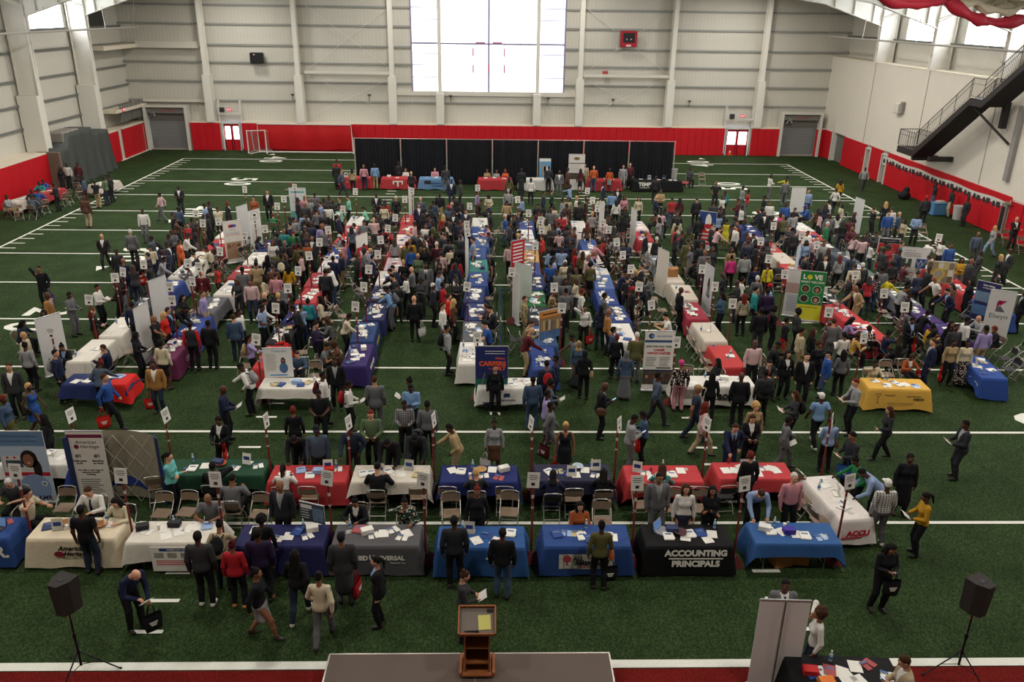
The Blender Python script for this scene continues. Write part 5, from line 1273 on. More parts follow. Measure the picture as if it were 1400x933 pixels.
navyb = mat('print_deepnavy', '1b2350'); wp = mat('print_paper', 'dcd8ce'); 
# front left: portrait banner, heritage banner, pop up frame
p = at(48, 688, 0)
B = banner((p[0], p[1], 0), R(0), 1.12, 1.95, 'a9b7c6', label='tall banner with a woman in a pale blue uniform, 24/7 Emergency Response', phrase='uniform portrait banner'); k = B
bb(B, -.495, .495, .80, .995, mat('print_steelblue', '5f7c9c')); bt(B, '24/7 Emergency Response', .935, .085, wht, -.05, bold=.002); bt(B, 'Facility-to-Facility Transport', .87, .078, wht, -.05, bold=.002)
bb(B, -.46, .3, .42, .66, mat('print_ambulance', 'c4c2bc')); bb(B, -.40, -.05, .50, .60, mat('print_window', '3c4650'), y=-.0135); bb(B, -.48, .48, .38, .43, mat('print_red'), y=-.0135); [bdisc(B, x, .64, .03, mat('print_red'), y=-.0135) for x in (-.35, -.2)]
bdisc(B, .1, .62, .20, mat('print_hair', '1c1512'), 'printed_hair', -.015, .24); bdisc(B, .24, .48, .10, mat('print_hair'), 'printed_hair', -.015, .26); bdisc(B, .08, .60, .125, mat('print_skin', '8a5a40'), 'printed_face', -.0165, .17)
[bdisc(B, .08+s*.045, .615, .014, mat('print_hair'), 'printed_eye', -.018, .01) for s in (-1, 1)]; bdisc(B, .08, .565, .04, mat('print_lip', 'e0cfc8'), 'printed_smile', -.018, .012)
B_ = B; bdisc(B, .12, .20, .36, mat('print_uniform', '7e93b4'), 'printed_uniform', -.0155, .40); bdisc(B, .32, .27, .07, wp, 'printed_badge', -.0175); bdisc(B, .32, .27, .045, mat('print_steelblue'), 'printed_badge', -.0185)
bb(B, -.05, .47, .0, .08, mat('print_paleband', 'b9b6b0'), y=-.0195); bt(B, 'AMR', .06, .17, navyb, .3, bold=.006).location.y = -.022
p = at(134, 690, 0)
B = banner((p[0], p[1], 0), R(0), .86, 2.0, 'cdc8bd', label='tall pale banner headed American Heritage with number one claims', phrase='American Heritage banner')
bb(B, -.49, .49, .91, .955, mat('print_maroonbar', '6c1f40')); bt(B, 'American', .85, .13, ink, .0, shear=.35); bt(B, 'Heritage', .79, .13, ink, .08, shear=.35); bdisc(B, -.26, .79, .06, mat('print_maroonbar'), y=-.0135)
bt(B, '#1', .665, .13, ink, -.22, bold=.004); bt(B, '#1', .665, .13, ink, .22, bold=.004); bt(B, 'Credit Union\nin PA', .58, .065, ink, -.22, bold=.003); bt(B, 'Best Place\nto Work', .58, .065, ink, .22, bold=.003)
bt(B, 'We offer a wide range of\nemployee benefits\nincluding:', .44, .058, ink, 0, bold=.002); blines(B, -.32, .3, .12, .34, 9)
# pop up display frame behind it
r = empty('popup_display_frame', (-8.7, 5.5, 0)); mb = MB()
for s in (-1, 1): mb.box((s*.98, -.05, .95), (.06, .34, 1.9), rz=s*.5, bev=.01)
mb = MB(); n = 16; vs = []
for j in range(2):
    for i in range(n+1): x = -1+2*i/n; vs.append((x, .28*(1-x*x)-.1, .05+1.85*j))
vs += [(x, y+.02, z) for x, y, z in vs]; q = 2*(n+1); fs = [(i, i+1, n+2+i, n+1+i) for i in range(n)]; fs += [tuple(reversed([a+q for a in f])) for f in fs]
mb.add(vs, fs).build('panel', mat('panel_tan', '8d8672', .8), r)
for s in (-1, 1): MB().box((s*1.02, -.1, .95), (.05, .28, 1.9), rz=s*.6, bev=.01).build('side_panel', mat('panel_navy', '1f2a4e'), r)
mb = MB()
for i in range(4):
    for j in range(3): x = -.9+.45*i; z = .1+.6*j; mb.tube([(x, -.12, z), (x+.45, -.06, z+.6)], .007, 5).tube([(x+.45, -.12, z), (x, -.06, z+.6)], .007, 5)
mb.build('lattice', mat('strut_silver', 'b5b2aa', .4, .5), r); tag(r, 'curved pop-up display frame seen from behind with crossing struts', 'display stand')
# white backs and named banners
BL = [  # xl, yl, xr, yr (top corners), facing flag, front, label, phrase
 (49, 437, 79, 428, 1, 'c4c2be', 'blank white banner back at the left edge of the crowd, nearest of them', 'nearest white banner at left'),
 (183, 425, 200, 412, 1, 'c4c2be', 'blank white banner back between the two left table rows', 'white banner in left rows'),
 (206, 384, 222, 378, 1, 'c4c2be', 'taller blank white banner back behind another in the left rows', 'rear white banner in left rows'),
 (305, 304, 327, 301, 0, 'd2cbc0', 'white banner with colorful hand prints and a photo of children', 'banner with hand prints'),
 (322, 284, 338, 279, 1, 'c4c2be', 'blank white banner back beside the banner with round emblem', 'white banner near round emblem'),
 (338, 290, 355, 285, 0, 'd0cdc6', 'white banner with a black round emblem and list of text', 'banner with round emblem'),
 (700, 369, 711, 378, 1, 'b9b8b2', 'narrow gray-white banner back behind the soldiers', 'gray banner behind soldiers'),
 (720, 361, 729, 363, 1, 'b4bcb0', 'pale greenish banner back beside the green table', 'pale banner by green table'),
 (909, 339, 922, 345, 1, 'cfc6b8', 'tall white banner back beside the chairs in the right aisle', 'tall white banner by aisle chairs'),
 (968, 361, 974, 366, 1, 'b4b4b4', 'thin gray banner back by the empty beige tables', 'thin gray banner'),
 (1084, 257, 1102, 257, 0, 'd2d0ca', 'blank white banner standing far back right of center', 'far white banner at right'),
 (1174, 270, 1179, 274, 1, 'c9c9c9', 'thin white banner standing by the right sideline', 'thin white banner by sideline'),
 (821, 275, 826, 279, 1, 'cfcdc8', 'thin white banner edge among the sign poles right of center', 'thin banner among sign poles'),
 (873, 285, 877, 288, 1, 'c9c7c2', 'thin white banner edge beside the crimson tables', 'thin banner by crimson tables'),
 (558, 255, 565, 259, 1, 'd0cec8', 'tall thin white banner near the far tables left of center', 'far thin white banner'),
 (640, 324, 642, 327, 1, 'd0cec8', 'white banner seen edge-on in the center-left row', 'edge-on white banner'),
]
for xl, yl, xr, yr, edge, fc, lab, ph in BL:
    c, a = topb(xl, yl, xr, yr)
    wdt = .86
    if edge: a = max(min(a, R(80)), R(-80))
    c = push(c[0], c[1], .12)
    B = banner((c[0], c[1], 0), a, wdt, 2.02, fc, label=lab, phrase=ph)
    if 'hand prints' in lab:
        for x, m in ((-.12, mat('print_red')), (0, inkblue), (.14, mat('print_violet', '7a4aa0'))): bdisc(B, x, .88, .08, m)
        bt(B, 'The Arc', .79, .09, inkblue); bt(B, 'Learning Center', .72, .10, mat('print_sky', '4f8ac0')); bb(B, -.4, .4, .665, .675, inkred); bb(B, -.42, .42, .1, .5, mat('print_tan', '9a7a60', var=.4, scale=12)); [face(B, x, .40, .11, s, 'a0805a' if 0 else '2a1c14', '') for x, s in ((-.27, '8a5a40'), (0, 'b08060'), (.27, '6a4030'))]
    if 'round emblem and' in lab:
        bdisc(B, 0, .83, .27, ink); bdisc(B, 0, .83, .25, wp, y=-.0135); bdisc(B, 0, .83, .12, ink, y=-.015, rz_=.16); blines(B, -.3, .35, .15, .66, 16, mat('print_tanline', 'a89c8c'))
def special(xl, yl, xr, yr, wd, h, front, lab, ph, z=None, base='foot', z0=.04, rot=None):
    z = z or (z0+h); c, a = topb(xl, yl, xr, yr, z)
    if rot is not None: a = R(rot)
    return banner((c[0], c[1], 0), a, wd, h, front, label=lab, phrase=ph, base=base, z0=z0, cat='banner' if base == 'foot' else 'poster')
B = special(491, 325, 497, 316, .86, 2.0, 'b3222c', 'red and white banner seen nearly edge-on in the left half', 'edge-on red banner', rot=62); bb(B, -.49, .49, .72, .99, wp)
B = special(704, 331, 712, 326, .8, 1.3, 'b3222c', 'red poster with white text on the left side of the center-right row', 'red poster', z0=.75, base='easel', rot=40); [bb(B, -.35, .35, .85-.12*k, .90-.12*k, wp) for k in range(6)]
B = special(962, 287, 976, 292, .88, 2.0, 'c8bcb8', 'blue and red banner with a tall white bottle shape', 'bottle banner', rot=-28)
bb(B, -.49, .49, .62, .99, inkblue); bdisc(B, .05, .72, .16, wp, rz_=.45, y=-.0135); bdisc(B, .05, .62, .22, inkred, y=-.015, rz_=.13); [bb(B, -.49, .49, .34-.1*k, .40-.1*k, inkred) for k in range(3)]; bb(B, -.49, .49, .44, .56, inkred)
B = special(1100, 368, 1127, 375, .95, 2.05, '1f7a3c', 'green and yellow banner reading LOVE WHAT YOU DO! with four faces', 'green LOVE banner', rot=-16)
bb(B, -.495, .495, .0, .33, mat('print_yellow2', 'c4c030')); bt(B, 'L', .885, .27, wp, -.31, bold=.012); bt(B, 'VE', .885, .27, wp, .20, bold=.012); bdisc(B, -.13, .885, .10, mat('print_yellow2')); bt(B, 'WHAT YOU DO!', .785, .115, wp, 0, bold=.004)
for x, z, s in ((-.24, .65, '7a4c34'), (.22, .64, 'a8765a'), (-.24, .45, '4a2c1e'), (.22, .44, 'b88a6c')): bdisc(B, x, z, .165, wp, y=-.0125); bdisc(B, x, z, .15, mat('print_ph', '3c4a40'), y=-.0135); face(B, x, z, .14, s, '1e1612', '')
bt(B, 'Join the JEVS Team', .28, .08, ink, 0, bold=.002); blines(B, -.25, .3, .1, .23, 4)
B = special(1088, 368, 1099, 371, .86, 1.95, 'c6c2be', 'white banner with a small photo tucked beside the green LOVE banner', 'white banner by LOVE banner', rot=-22); bb(B, -.49, .49, .5, .72, mat('print_pinkish', 'a88a84', var=.4)); blines(B, -.4, .4, .12, .45, 12, inkblue)
B = special(1089, 345, 1097, 326, .86, 1.95, 'b9c6d2', 'slanted white and blue banner edge near the beige right table', 'slanted white banner', rot=60); bb(B, -.49, .49, .0, .35, mat('print_sky'))
B = special(1206, 323, 1228, 329, .95, 1.5, 'c4bfbc', 'framed poster reading Join the Frontline Security Team', 'framed red poster', z0=.35, rot=-14)
bb(B, -.46, .46, .84, .98, ink); bb(B, -.46, .46, .52, .83, inkred); bt(B, 'Join the\nFrontline\nSecurity Team', .675, .12, wp, 0, bold=.004); bt(B, 'WORK SECURITY', .91, .075, wp); bb(B, -.46, .46, .02, .22, inkred); bb(B, -.46, .46, .23, .5, mat('photo_grey'))
B = special(1241, 335, 1264, 343, 1.1, .95, 'c6c4c0', 'wide white tabletop poster with a large blue W', 'white poster with blue W', z0=.76, base='easel', rot=-20); bb(B, .1, .49, .02, .48, inkblue); bt(B, 'W', .25, .4, wp, .32, bold=.01); bt(B, 'Get the job', .85, .09, ink, -.2); blines(B, -.4, .4, .56, .74, 4); [bb(B, x, x+.14, .02, .45, mat('print_ph')) for x in (-.42, -.2)]
B = special(1276, 355, 1301, 361, 1.1, .95, 'a39868', 'photo collage poster in browns and yellow with a gold emblem', 'photo collage poster', z0=.76, base='easel', rot=-16)
rs = random.Random(4)
for i in range(5):
    for j in range(3): bb(B, -.48+.19*i, -.30+.19*i, .04+.31*j, .33+.31*j, mat('collage_%d' % ((i*3+j) % 5), ['8a7a58', 'b0a070', '5a4a3c', 'c0b8a8', '746a60'][(i*3+j) % 5], var=.4, scale=20))
bdisc(B, -.05, .42, .26, mat('print_gold', 'b3983a'), y=-.0155); bdisc(B, -.05, .42, .17, mat('photo_grey'), y=-.017)
B = special(1348, 382, 1360, 391, .86, 2.0, '25244e', 'dark navy banner with photo strips left of the Elwyn one', 'dark navy photo banner', rot=-50)
bt(B, 'Now hiring', .93, .09, wp, 0, bold=.003); bt(B, 'caring people', .88, .08, wp, 0); bb(B, -.48, .48, .6, .8, mat('print_photoblue', '5f7488', var=.5, scale=10)); bb(B, -.48, .48, .33, .53, mat('print_photoblue2', '45628a', var=.5, scale=14)); bb(B, -.4, .4, .2, .22, wp)
B = special(1363, 393, 1384, 403, .86, 2.0, 'c4c1be', 'white banner reading Elwyn under a magenta and gray K shape', 'Elwyn banner', rot=-24)
f = B[1]; MB().add([(-.14, -.013, 1.30), (.02, -.013, 1.62), (-.14, -.013, 1.62)], [(0, 1, 2)]).add([(-.02, -.013, 1.46), (.18, -.013, 1.66), (-.12, -.013, 1.66)], [(0, 1, 2)]).build('emblem_upper', mat('print_magenta', '9c2450'), f); MB().add([(-.14, -.0135, 1.22), (.18, -.0135, 1.22), (-.02, -.0135, 1.46), (-.14, -.0135, 1.34)], [(0, 1, 2, 3)]).build('emblem_lower', mat('print_ph2', '5a5a60'), f); bt(B, 'Elwyn', .50, .27, mat('print_ph2'), 0)
p = at(672, 556, 0)
B = banner((p[0], p[1], 0), R(0), 1.0, 1.98, '232a5e', label='navy banner reading CAREERS BUILT in orange with a map', phrase='CAREERS banner'); org = mat('print_orange', 'd8562a', emit=0)
bb(B, -.495, .495, .0, .46, mat('print_deepgreen', '1f5a4c')); bt(B, 'Where', .80, .10, org, .25, bold=.003); bt(B, 'CAREERS', .71, .20, org, .02, bold=.010); bt(B, 'are', .63, .08, org, -.05); bt(B, 'BUILT', .63, .15, org, .22, bold=.008); blines(B, -.2, .4, .88, .92, 2, wp)
mb = MB(); [mb.tube([(-.35+.14*i, -.013, .6+.08*(i % 2)), (-.2+.14*i, -.013, 1.15-.1*(i % 3))], .008, 4) for i in range(5)]; mb.build('map_lines', mat('print_khaki', 'a89a4c'), B[1]); bdisc(B, .1, .42, .1, org, y=-.0145)
B = special(743, 431, 761, 417, .9, 1.05, '8a6a4a', 'orange-topped photo poster standing on a table beside the soldiers', 'orange-topped photo poster', z0=.78, base='easel', rot=32)
bb(B, -.49, .49, .76, .99, mat('print_orange2', 'c8803a')); bb(B, -.35, .35, .85, .90, ink); bb(B, -.49, .49, .0, .28, mat('print_photoblue2')); rs = random.Random(9)
for i in range(7): bb(B, -.46+.13*i, -.36+.13*i, .3+.02*(i % 3), .62+.05*(i % 2), mat('collage_%d' % (i % 5)), y=-.0135)
p = at(896, 535, 0)
B = banner((p[0], p[1], 0), R(-1), .95, 2.05, 'd0ccc4', label='white banner reading JOIN THE DOC TEAM CAREER OPPORTUNITIES', phrase='DOC TEAM banner')
bdisc(B, -.28, .92, .09, navyb); bdisc(B, -.25, .92, .05, mat('print_sky'), y=-.0135); bt(B, 'pennsylvania', .92, .095, mat('print_steelblue'), .14, bold=.001); bb(B, -.495, .495, .825, .85, navyb); bb(B, -.495, .495, .81, .822, mat('print_sky'))
bt(B, 'JOIN THE DOC TEAM', .745, .085, ink, 0, bold=.003); bt(B, 'CAREER', .685, .10, red_, 0, bold=.005); bt(B, 'OPPORTUNITIES', .63, .10, red_, 0, bold=.005); blines(B, -.42, -.05, .42, .56, 6); blines(B, .04, .42, .42, .56, 6); bb(B, -.05, .45, .375, .395, ink); bb(B, -.495, .495, .335, .355, navyb)
bb(B, -.495, .495, .1, .335, mat('print_crowd', '4a4038', var=.8, scale=22)); bb(B, -.495, .495, .0, .1, wp); [face(B, x, .24, .09, s, '1e1612', '') for x, s in ((-.35, 'b08060'), (-.12, '7a4c34'), (.12, 'a8765a'), (.35, '5a3626'))]
B = special(364, 478, 392, 474, .88, .98, 'd0d0cc', 'tabletop poster of a woman in a blue top with folded arms', 'portrait poster', z0=.77, base='easel', rot=4)
bt(B, 'Timberland', .90, .10, mat('print_steelblue'), .05, shear=.2); bdisc(B, .18, .55, .07, mat('print_hair'), rz_=.13); bdisc(B, .18, .57, .045, mat('print_skin'), y=-.0145, rz_=.06); bdisc(B, .18, .32, .13, mat('print_photoblue2'), rz_=.17, y=-.0135); blines(B, -.4, -.02, .25, .8, 14, mat('print_tanline')); bb(B, -.3, .3, .06, .1, mat('print_sky'))
B = special(400, 257, 412, 257, .95, 1.9, 'd0d6d4', 'white and teal poster with a dark-haired portrait at the far left', 'teal portrait poster', rot=0); bb(B, -.49, .49, .0, .3, mat('print_teal', '6aa8a4')); bdisc(B, 0, .55, .17, mat('print_hair'), rz_=.24); bdisc(B, 0, .55, .11, mat('print_skin'), y=-.0145, rz_=.15); bb(B, -.4, .4, .85, .9, mat('print_teal'))
B = special(739, 217, 752, 217, .8, 1.9, '5f93bc', 'light blue poster standing before the black curtain', 'light blue poster by curtain', rot=0); bb(B, -.49, .49, .9, .99, wp); bb(B, -.1, .4, .5, .72, wp); bb(B, -.3, .1, .4, .8, mat('photo_grey')); bb(B, -.4, .4, .08, .14, wp)
B = special(780, 211, 798, 211, 1.1, 2.4, 'c9c4bc', 'white banner with oval logo and group photo before the black curtain', 'white banner by curtain', rot=0); bdisc(B, 0, .88, .2, mat('print_olive', '6c5c38'), rz_=.1); bb(B, -.49, .49, .74, .76, ink); bb(B, -.45, .45, .3, .48, mat('print_crowd')); blines(B, -.4, .4, .55, .7, 4)
p = at(1040, 824, 1.95); q = at(1108, 823, 1.95)
B = banner(((p[0]+q[0])/2, (p[1]+q[1])/2, 0), R(180-3), .88, 1.95, 'd0d0cc', back='d6d4d0', label='large white banner seen from behind at the lower right', phrase='large banner at lower right')
# ---- near things: stage, lectern, loudspeakers
r = empty('stage_platform', (-.05, -2.75, 0)); top = mat('stage_carpet', '5b4f47', .9, bump=.2, scale=120, var=.14)
MB().box((0, 0, .375), (5.1, 5.2, .05)).build('deck', top, r); MB().box((0, 2.61, .36), (5.16, .03, .09)).box((-2.57, 0, .36), (.03, 5.2, .09)).box((2.57, 0, .36), (.03, 5.2, .09)).build('edge_trim', mat('stage_trim', 'b9b2a8', .4, .5), r)
MB().box((.1, 0, .401), (.012, 5.2, .003)).build('seam', mat('stage_seam', 'a39c92'), r)
for x in (-2.3, -.1, .1, 2.3):
    for y in (-2.4, 0, 2.4): MB().box((x, y, .175), (.06, .06, .35)).build('leg', mat('steel_dark'), r)
tag(r, 'low carpeted stage platform with a pale metal edge', 'stage')
def lectern():
    r = empty('lectern', (.09, -.52, .4)); wd = mat('lectern_oak', '8f5530', .5, var=.22, scale=9); dk = mat('lectern_dark', '2b1a10', .6); S = .62
    MB().box((0, 0, .07), (S, .5, .06), bev=.015).box((-.29, 0, .10), (.05, .5, .10), bev=.01).box((.29, 0, .10), (.05, .5, .10), bev=.01).build('base', wd, r)
    for s in (-1, 1): MB().box((s*.215, 0, .55), (.03, .36, .9)).build('side_panel', wd, r)
    MB().box((0, .17, .55), (.42, .02, .9)).build('front_panel', dk, r); MB().box((0, 0, .28), (.41, .33, .03)).build('shelf', wd, r); MB().box((0, 0, .62), (.41, .33, .03)).build('shelf', wd, r)
    T = Matrix.Translation((0, 0, 1.07)) @ Matrix.Rotation(R(20), 4, 'X')
    MB().box((0, 0, 0), (S, .50, .03), T).build('reading_top', mat('lectern_mat', '6b625a', .8), r)
    MB().box((0, .26, .03), (S+.04, .025, .10), T).box((0, -.26, .02), (S+.04, .025, .07), T).box((-.32, 0, .03), (.025, .54, .10), T).box((.32, 0, .03), (.025, .54, .10), T).build('rim', wd, r)
    for sx in (-.24, .24):
        for sy in (-.18, .18): MB().ball((sx, sy, .025), .025, 8).build('caster', blackm, r)
    tag(r, 'wooden lectern with an open back on the stage', 'lectern')
    o = MB().box((0, 0, 0), (.22, .28, .008)).build('yellow_notepad', mat('yellow_paper', 'b9b264', .8)); o.matrix_world = r.matrix_world @ Matrix.Translation((.09, -.52, .4)) @ T @ Matrix.Translation((.13, -.03, .022)) @ Matrix.Rotation(R(3), 4, 'Z'); tag(o, 'pale yellow notepad lying on the lectern', 'notepad')
    o = MB().tube([(-.12, 0, 0), (.08, 0, 0)], [.011, .015], 8).tube([(.08, 0, 0), (.13, 0, 0)], .022, 8).build('microphone', blackm); o.matrix_world = Matrix.Translation((.09, -.52, .4)) @ T @ Matrix.Translation((-.1, -.21, .045)); tag(o, 'black microphone lying on the lower edge of the lectern', 'microphone')
    o = MB().box((0, 0, 0), (.1, .06, .02), bev=.005).build('lectern_switch', blackm); o.matrix_world = Matrix.Translation((.09, -.52, .4)) @ T @ Matrix.Translation((.22, .19, .028)); tag(o, 'small black switch box at the top right of the lectern', 'switch')
lectern()
def speaker(px, py, rz, label, l2):
    p = at(px, py, 2.12); X, Y = p[0], p[1]
    r = empty('loudspeaker_stand', (X, Y, 0), rz); st = mat('stand_black', '1a1a1c', .4, .3)
    MB().tube([(0, 0, .25), (0, 0, .95)], .022, 8).tube([(0, 0, .9), (0, 0, 1.5)], .017, 8).build('pole', st, r); MB().tube([(0, 0, .88), (0, 0, .98)], .034, 8).build('collar', st, r); MB().tube([(0, 0, .52), (0, 0, .60)], .034, 8).build('collar', st, r)
    MB().tube([(0, 0, 1.32), (0, 0, 1.34)], .021, 8).build('tape_ring', mat('tape_red', '9a2020'), r)
    for k in range(3):
        a = R(95+120*k); d = (math.cos(a), math.sin(a))
        l = MB().tube([(d[0]*.02, d[1]*.02, .56), (d[0]*.62, d[1]*.62, .02)], .013, 7).build('leg', st, r)
        MB().tube([(d[0]*.02, d[1]*.02, .27), (d[0]*.34, d[1]*.34, .27)], .008, 6).build('brace', st, r); MB().ball((d[0]*.63, d[1]*.63, .022), .022, 8).build('rubber_foot', blackm, l)
    tag(r, l2, 'stand')
    s = empty('loudspeaker', (X, Y, 1.5), rz)
    w2 = .19; pts = [(-w2, -.19), (w2, -.19), (w2, .02), (.09, .21), (-.09, .21), (-w2, .02)]; vs = [(x*.86, y*.86, 0) for x, y in pts]+[(x, y, .66) for x, y in pts]
    MB().add(vs, [(5, 4, 3, 2, 1, 0), (6, 7, 8, 9, 10, 11)]+[(i, (i+1) % 6, 6+(i+1) % 6, 6+i) for i in range(6)]).build('cabinet', mat('speaker_case', '2a2622', .8, bump=.3, scale=90), s)
    MB().box((0, -.185, .33), (.31, .02, .56), bev=.008).build('grille', mat('speaker_grille', '1b1a1a', .6, bump=.4, scale=200), s); MB().box((0, .02, .662), (.12, .07, .008), bev=.002).build('carry_handle', blackm, s); MB().tube([(0, 0, -.06), (0, 0, .02)], .03, 8).build('socket', blackm, s)
    tag(s, label, 'loudspeaker')
speaker(84, 795, R(160), 'black loudspeaker on the tripod at the lower left', 'black tripod stand at the lower left corner')
speaker(1342, 797, R(205), 'black loudspeaker on the tripod at the lower right', 'black tripod stand at the lower right corner')
t = table('N0', 6.50, -1.02, R(-3), '151517', 'black cloth on the near table at the bottom right', 'black table at the bottom right', drops=(.6, .6, .6, .6))
# ---- black curtain on poles
def drape():
    ys = 45.2
    xs = np.linspace(-9.1, 12.9, 8); rs = random.Random(2); dk = mat('black_drape', '13151b', .85, var=.2, scale=3)
    r0 = empty('pipe_and_drape', (0, 0, 0))
    for i in range(7):
        a, b = xs[i]+.05, xs[i+1]-.05; n = 70; vs = []; H = 3.12-.004*i
        ph = rs.uniform(0, 6)
        for j in range(5):
            for k in range(n+1):
                x = a+(b-a)*k/n; vs.append((x, ys+.07*math.sin(k*1.15+ph)*(0.5+.5*j/4)+.05*math.sin(k*.31+ph), H-(H-.03)*j/4))
        fs = [(j*(n+1)+k, j*(n+1)+k+1, (j+1)*(n+1)+k+1, (j+1)*(n+1)+k) for j in range(4) for k in range(n)]; m = len(vs); vs += [(x, y+.02, z) for x, y, z in vs]; fs += [tuple(reversed([q+m for q in f])) for f in fs]
        MB().add(vs, fs).build('drape_panel', dk, r0, True)
    for i, x in enumerate(xs):
        r = r0; T = Matrix.Translation((x, ys-.12, 0)); MB().tube([(0, 0, 0), (0, 0, 3.2)], .035, 8, M=T).build('upright', mat('drape_pole', 'b4b0a8', .4, .4), r); MB().box((0, 0, .01), (.45, .45, .02), T).build('base_plate', mat('drape_pole'), r)
        if i < 7: MB().tube([(0, .12, 3.14), (xs[1]-xs[0], .12, 3.14)], .02, 6, M=T).build('crossbar', mat('drape_pole'), r)
    tag(r0, 'row of black pleated curtains hung on pale poles across the far field', 'curtain')
drape()
# red tarp barrier and small goal by the end wall
r = empty('red_barrier', (-15.3, 58.2, 0)); wf = mat('goal_frame_white', 'c9c5bd', .5); n = 30; vs = []
for j in range(9):
    for k in range(n+1): t = k/n; s = j/8; vs.append((-3.9+7.7*t, .08*math.sin(k*.8)*s-.1*math.sin(PI*s)+.25*s, 2.28-s*(2.05+.14*math.sin(PI*t*1)*1-.1)))
fs = [(j*(n+1)+k, j*(n+1)+k+1, (j+1)*(n+1)+k+1, (j+1)*(n+1)+k) for j in range(8) for k in range(n)]; MB().add(vs, fs).build('tarp', mat('red_tarp', 'b3171c', .5, bump=.2, scale=2), r, True)
MB().tube([(-3.9, 0, 0), (-3.9, 0, 2.34), (3.85, 0, 2.34), (4.0, -.3, 0)], .06, 8).tube([(-3.9, 0, .06), (3.9, 0, .06)], .06, 8).tube([(-3.9, 0, .06), (-4.4, -1.0, .05)], .04, 6).build('frame', wf, r); tag(r, 'red tarp stretched in a white frame along the far wall', 'barrier')
r = empty('small_goal', (-19.2, 57.6, 0)); MB().tube([(-.75, 0, 0), (-.75, 0, 1.85), (.75, 0, 1.9), (.75, 0, 0)], .06, 8).tube([(-.75, 0, 1.85), (-.6, .8, 1.7), (-.6, 1.1, .05), (-.75, 0, .05)], .035, 6).tube([(.75, 0, 1.9), (.85, .8, 1.7), (.9, 1.1, .05), (.75, 0, .05)], .035, 6).tube([(-.6, 1.1, .05), (.9, 1.1, .05)], .035, 6).build('frame', wf, r)
mb = MB()
for k in range(17): x = -.7+.09*k; mb.tube([(x, 0, 1.85), (x, .8, 1.68), (x, 1.08, .08)], .006, 3, cap=False)
for k in range(20): z = .1+.088*k; mb.tube([(-.72, 0, z), (-.62, .95, z), (.86, .95, z), (.75, 0, z)], .006, 3, cap=False)
mb.build('net', mat('goal_net', 'c4bcb0', .7), r); tag(r, 'small goal with a pale net standing before the far wall', 'goal')
# banner of emblems along the right wall
r = empty('wall_banner', (28.72, 39.9, 1.62)); n = 40; vs = []
for k in range(n+1): y = -7.6+15.3*k/n; s = .04*math.sin(k*.55); vs += [(0, y, s-.30), (-.02, y, s+.30)]
MB().add(vs, [(2*k, 2*k+2, 2*k+3, 2*k+1) for k in range(n)]).build('sheet', mat('banner_white', 'c6c2b8', .7), r); mb = MB(); rs = random.Random(8)
for k in range(15):
    mb = MB(); y = -7.0+1.0*k; mb.box((-.03, y, .04*math.sin((y+7.6)/15.3*40*.55)), (.008, .36, .30)); mb.ball((-.03, y+.42, 0), (.006, .16, .17), 10); mb.build('printed_logo', ink, r)
r = r; tag(r, 'long white banner printed with a row of black logos along the red right wall', 'banner')
# loose things far right and far back
def simple(name, px, py, z, mb, m, label, cat, rz=0, parts=()):
    p = at(px, py, z); r = mb.build(name, m); r.location = (p[0], p[1], 0); r.rotation_euler = (0, 0, rz)
    for n_, q, mm in parts: q.build(n_, mm, r)
    tag(r, label, cat); return r
simple('trash_can', 920, 248, 0, MB().lathe([(.22, 0), (.27, .85), (.29, .86), (.29, .9), (.25, .9), (.22, .1)], n=16), mat('can_grey', 'a8a8a4', .5), 'gray trash can beside the right end of the black curtain', 'trash can')
simple('trash_can', 212, 202, 0, MB().lathe([(.24, 0), (.28, .9), (.26, .92)], n=14), mat('can_grey'), 'pale round bin beside the left roll-up door', 'trash can')
simple('traffic_cone', 997, 212, 0, MB().lathe([(.17, .03), (.04, .62), (.03, .66)], n=12).box((0, 0, .015), (.42, .42, .03)), mat('cone_orange', 'd2492a', .6), 'orange traffic cone before the right glass doors', 'cone', 0, (('stripe', MB().lathe([(.13, .22), (.095, .38)], n=12), mat('cone_white', 'cfcac0')),))
r = simple('hand_cart', 928, 253, 0, MB().box((0, 0, .16), (1.5, .8, .06), bev=.02), mat('cart_red', '8f2c34', .6), 'low red flatbed cart beside the gray trash can', 'cart', 0, (('handle', MB().tube([(-.68, -.3, .18), (-.72, -.3, 1.0), (-.72, .3, 1.0), (-.68, .3, .18)], .02, 6), mat('cart_handle', '8f2c34', .5)),))
for sx in (-.55, .55):
    for sy in (-.3, .3): MB().ball((sx, sy, .07), .07, 8).build('wheel', blackm, r)
simple('blue_recycling_bin', 1280, 294, .0, MB().box((0, 0, .38), (.95, .65, .72), bev=.05).box((0, 0, .76), (1.0, .7, .05), bev=.02), mat('bin_blue', '4a78a0', .6), 'blue recycling bin against the red right wall', 'bin', R(5), (('crumpled_bags', MB().ball((.1, 0, .82), (.35, .22, .1), 10), mat('bag_grey', 'a39c94')),))
simple('trash_can', 1308, 300, .0, MB().lathe([(.25, 0), (.32, .8), (.34, .82), (.28, .84)], n=16), mat('can_grey'), 'gray trash can between two people at the red right wall', 'trash can')
simple('cardboard_box', 932, 386, 0, MB().box((0, 0, .90), (.55, .42, .30)).box((-.38, 0, 1.08), (.30, .42, .015), Matrix.Rotation(R(10), 4, 'Y')).box((.38, .0, 1.03), (.28, .42, .015), Matrix.Rotation(R(-12), 4, 'Y')), mat('cardboard', '9a6c40', .85), 'open cardboard box on the beige table of the aisle-side row', 'box')
TOPS[-1].location = (TABLES['rH4'][0], TABLES['rH4'][1], 0)
